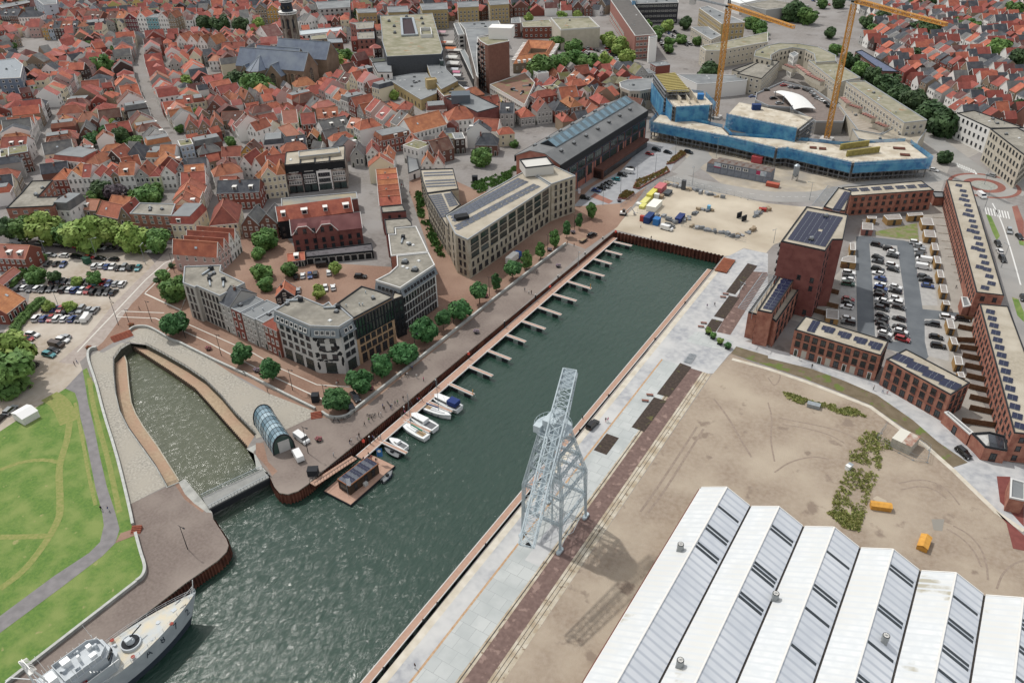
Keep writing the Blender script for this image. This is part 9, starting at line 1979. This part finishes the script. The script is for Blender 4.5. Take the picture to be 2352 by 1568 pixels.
for k,(f,b) in enumerate(((t22,'1265 495'),(t22,'1223 548'),(t21,'1962 1137'),(t21,'1938 1165'),(t21,'1760 1403'),(t21,'1735 1437'))):
 p=f(b)[0];root=empty('bench',(p.x,p.y,0),.35,f'backless brown bench, {ORD[k]} from below on the east quay','bench','brown benches on the east quay');ob('seat',(M().box(-1,-.35,.4,1,.35,.5),mat('bench_brown','8a5a4c')),root);ob('leg',(M().box(-.8,-.3,0,-.6,.3,.4),m_edge),root);ob('leg',(M().box(.6,-.3,0,.8,.3,.4),m_edge),root)
for k,(f,b,l) in enumerate(((t12,'552 545','dark square kiosk box on the red promenade'),(t12,'528 1215','dark ticket kiosk at the top of the gangway'),(t21,'2015 95','x'),(t11,'2012 95','dark grey bin shelter beside the green planting bed'),(t01,'805 850','dark green recycling shelter in the west car park'))):
 if l == 'x':continue
 crate(f(b)[0],2.6 if k else 2,2 if k else 2,2.4 if k != 1 else 1.8,.6 if k < 4 else 0,m_edge if k < 4 else mat('shelter_green','2d5a45'),l,'kiosk','kiosk',ribs=False)
a,b=T(0,1,380,740,0),T(1,3,0,0)
root=empty('digger',tuple(T(2,1,1020,405))+(0,),.3,'small white excavator with folded arm beside the yard fence','excavator');ob('body',(M().box(-1.2,-.9,.7,1,.9,1.4,0).box(-.3,-.8,1.4,.9,.3,2.6,1),[m_hullw,m_cg]),root);ob('track',(M().box(-1.4,-1.1,0,1.4,-.6,.65),m_tyre),root);ob('track',(M().box(-1.4,.6,0,1.4,1.1,.65),m_tyre),root);ob('boom',(M().bar((1,.5,1.2),(3,.8,3.4),.35).bar((3,.8,3.4),(4.6,1,1.0),.28).box(4.2,.5,.3,5,1.5,1.1),m_lgrey),root)
a=T(2,1,655,650);root=empty('trailer',(a.x,a.y,0),hd2(t21,'610 680 700 625'),'flat trailer loaded with timber behind the dark tall car','trailer');ob('bed',(M().box(-2.2,-.95,.6,1.8,.95,.75).bar((1.8,0,.6),(3,0,.55),.1),m_edge),root);ob('load',(M().box(-1.8,-.7,.76,1.2,.6,1.1),mat('timber_load','9c8468')),root)
for x in (-.5,.4):
 for y in (-1,1):ob('wheel',WH,root,(x-.3,y*1.0,.33),0,(.33,1,.33))
a=T(2,1,15,835);root=empty('truck',(a.x,a.y,0),hd2(t21,'-60 890 60 790'),'blue cabbed truck with white box body under promenade trees','truck');ob('cab',(M().box(2.2,-1.15,.5,4.2,1.15,2.7,0).box(4.18,-1,1.5,4.24,1,2.4,1),[mat('truck_blue','2f5fa8'),m_cg]),root);ob('box_body',(M().box(-4,-1.2,.9,2.0,1.2,3.3),m_frame),root)
for x in (-2.8,3.2):
 for y in (-1,1):ob('wheel',WH,root,(x,y*1.05,.48),0,(.48,1.6,.48))

for k,(f,s_) in enumerate(((t21,'1000 330 1180 210 1400 80'),(t21,'1410 85 1700 150 2040 230 2230 290'),(t21,'1150 390 1320 420 1500 470'),(t21,'1560 510 1780 560 2150 660'),(t32,'990 910 1080 960 1330 1090'),(t32,'990 910 1090 780'),(t32,'1330 1090 1460 1110 1480 1000 1350 900'))):
 p=f(s_);o0=p[0];root=empty('mesh_fence',(o0.x,o0.y,0),0,f'temporary steel mesh fence, {ORD[k]} run round yard and dirt site','fence','temporary mesh fences');m=M()
 for a,b in zip(p,p[1:]):
  n=max(1,int((b-a).length/3.4))
  for i in range(n):
   q,r=a.lerp(b,i/n)-o0,a.lerp(b,(i+1)/n)-o0;m.bar((q.x,q.y,0),(q.x,q.y,2),.06);m.box(q.x-.3,q.y-.12,.01,q.x+.3,q.y+.12,.14)
   for z in (.2,1.1,2):m.bar((q.x,q.y,z),(r.x,r.y,z),.04)
   for e in range(1,8):t=q.lerp(r,e/8);m.bar((t.x,t.y,.2),(t.x,t.y,2),.02)
 ob('panels',(m,m_steel),root)
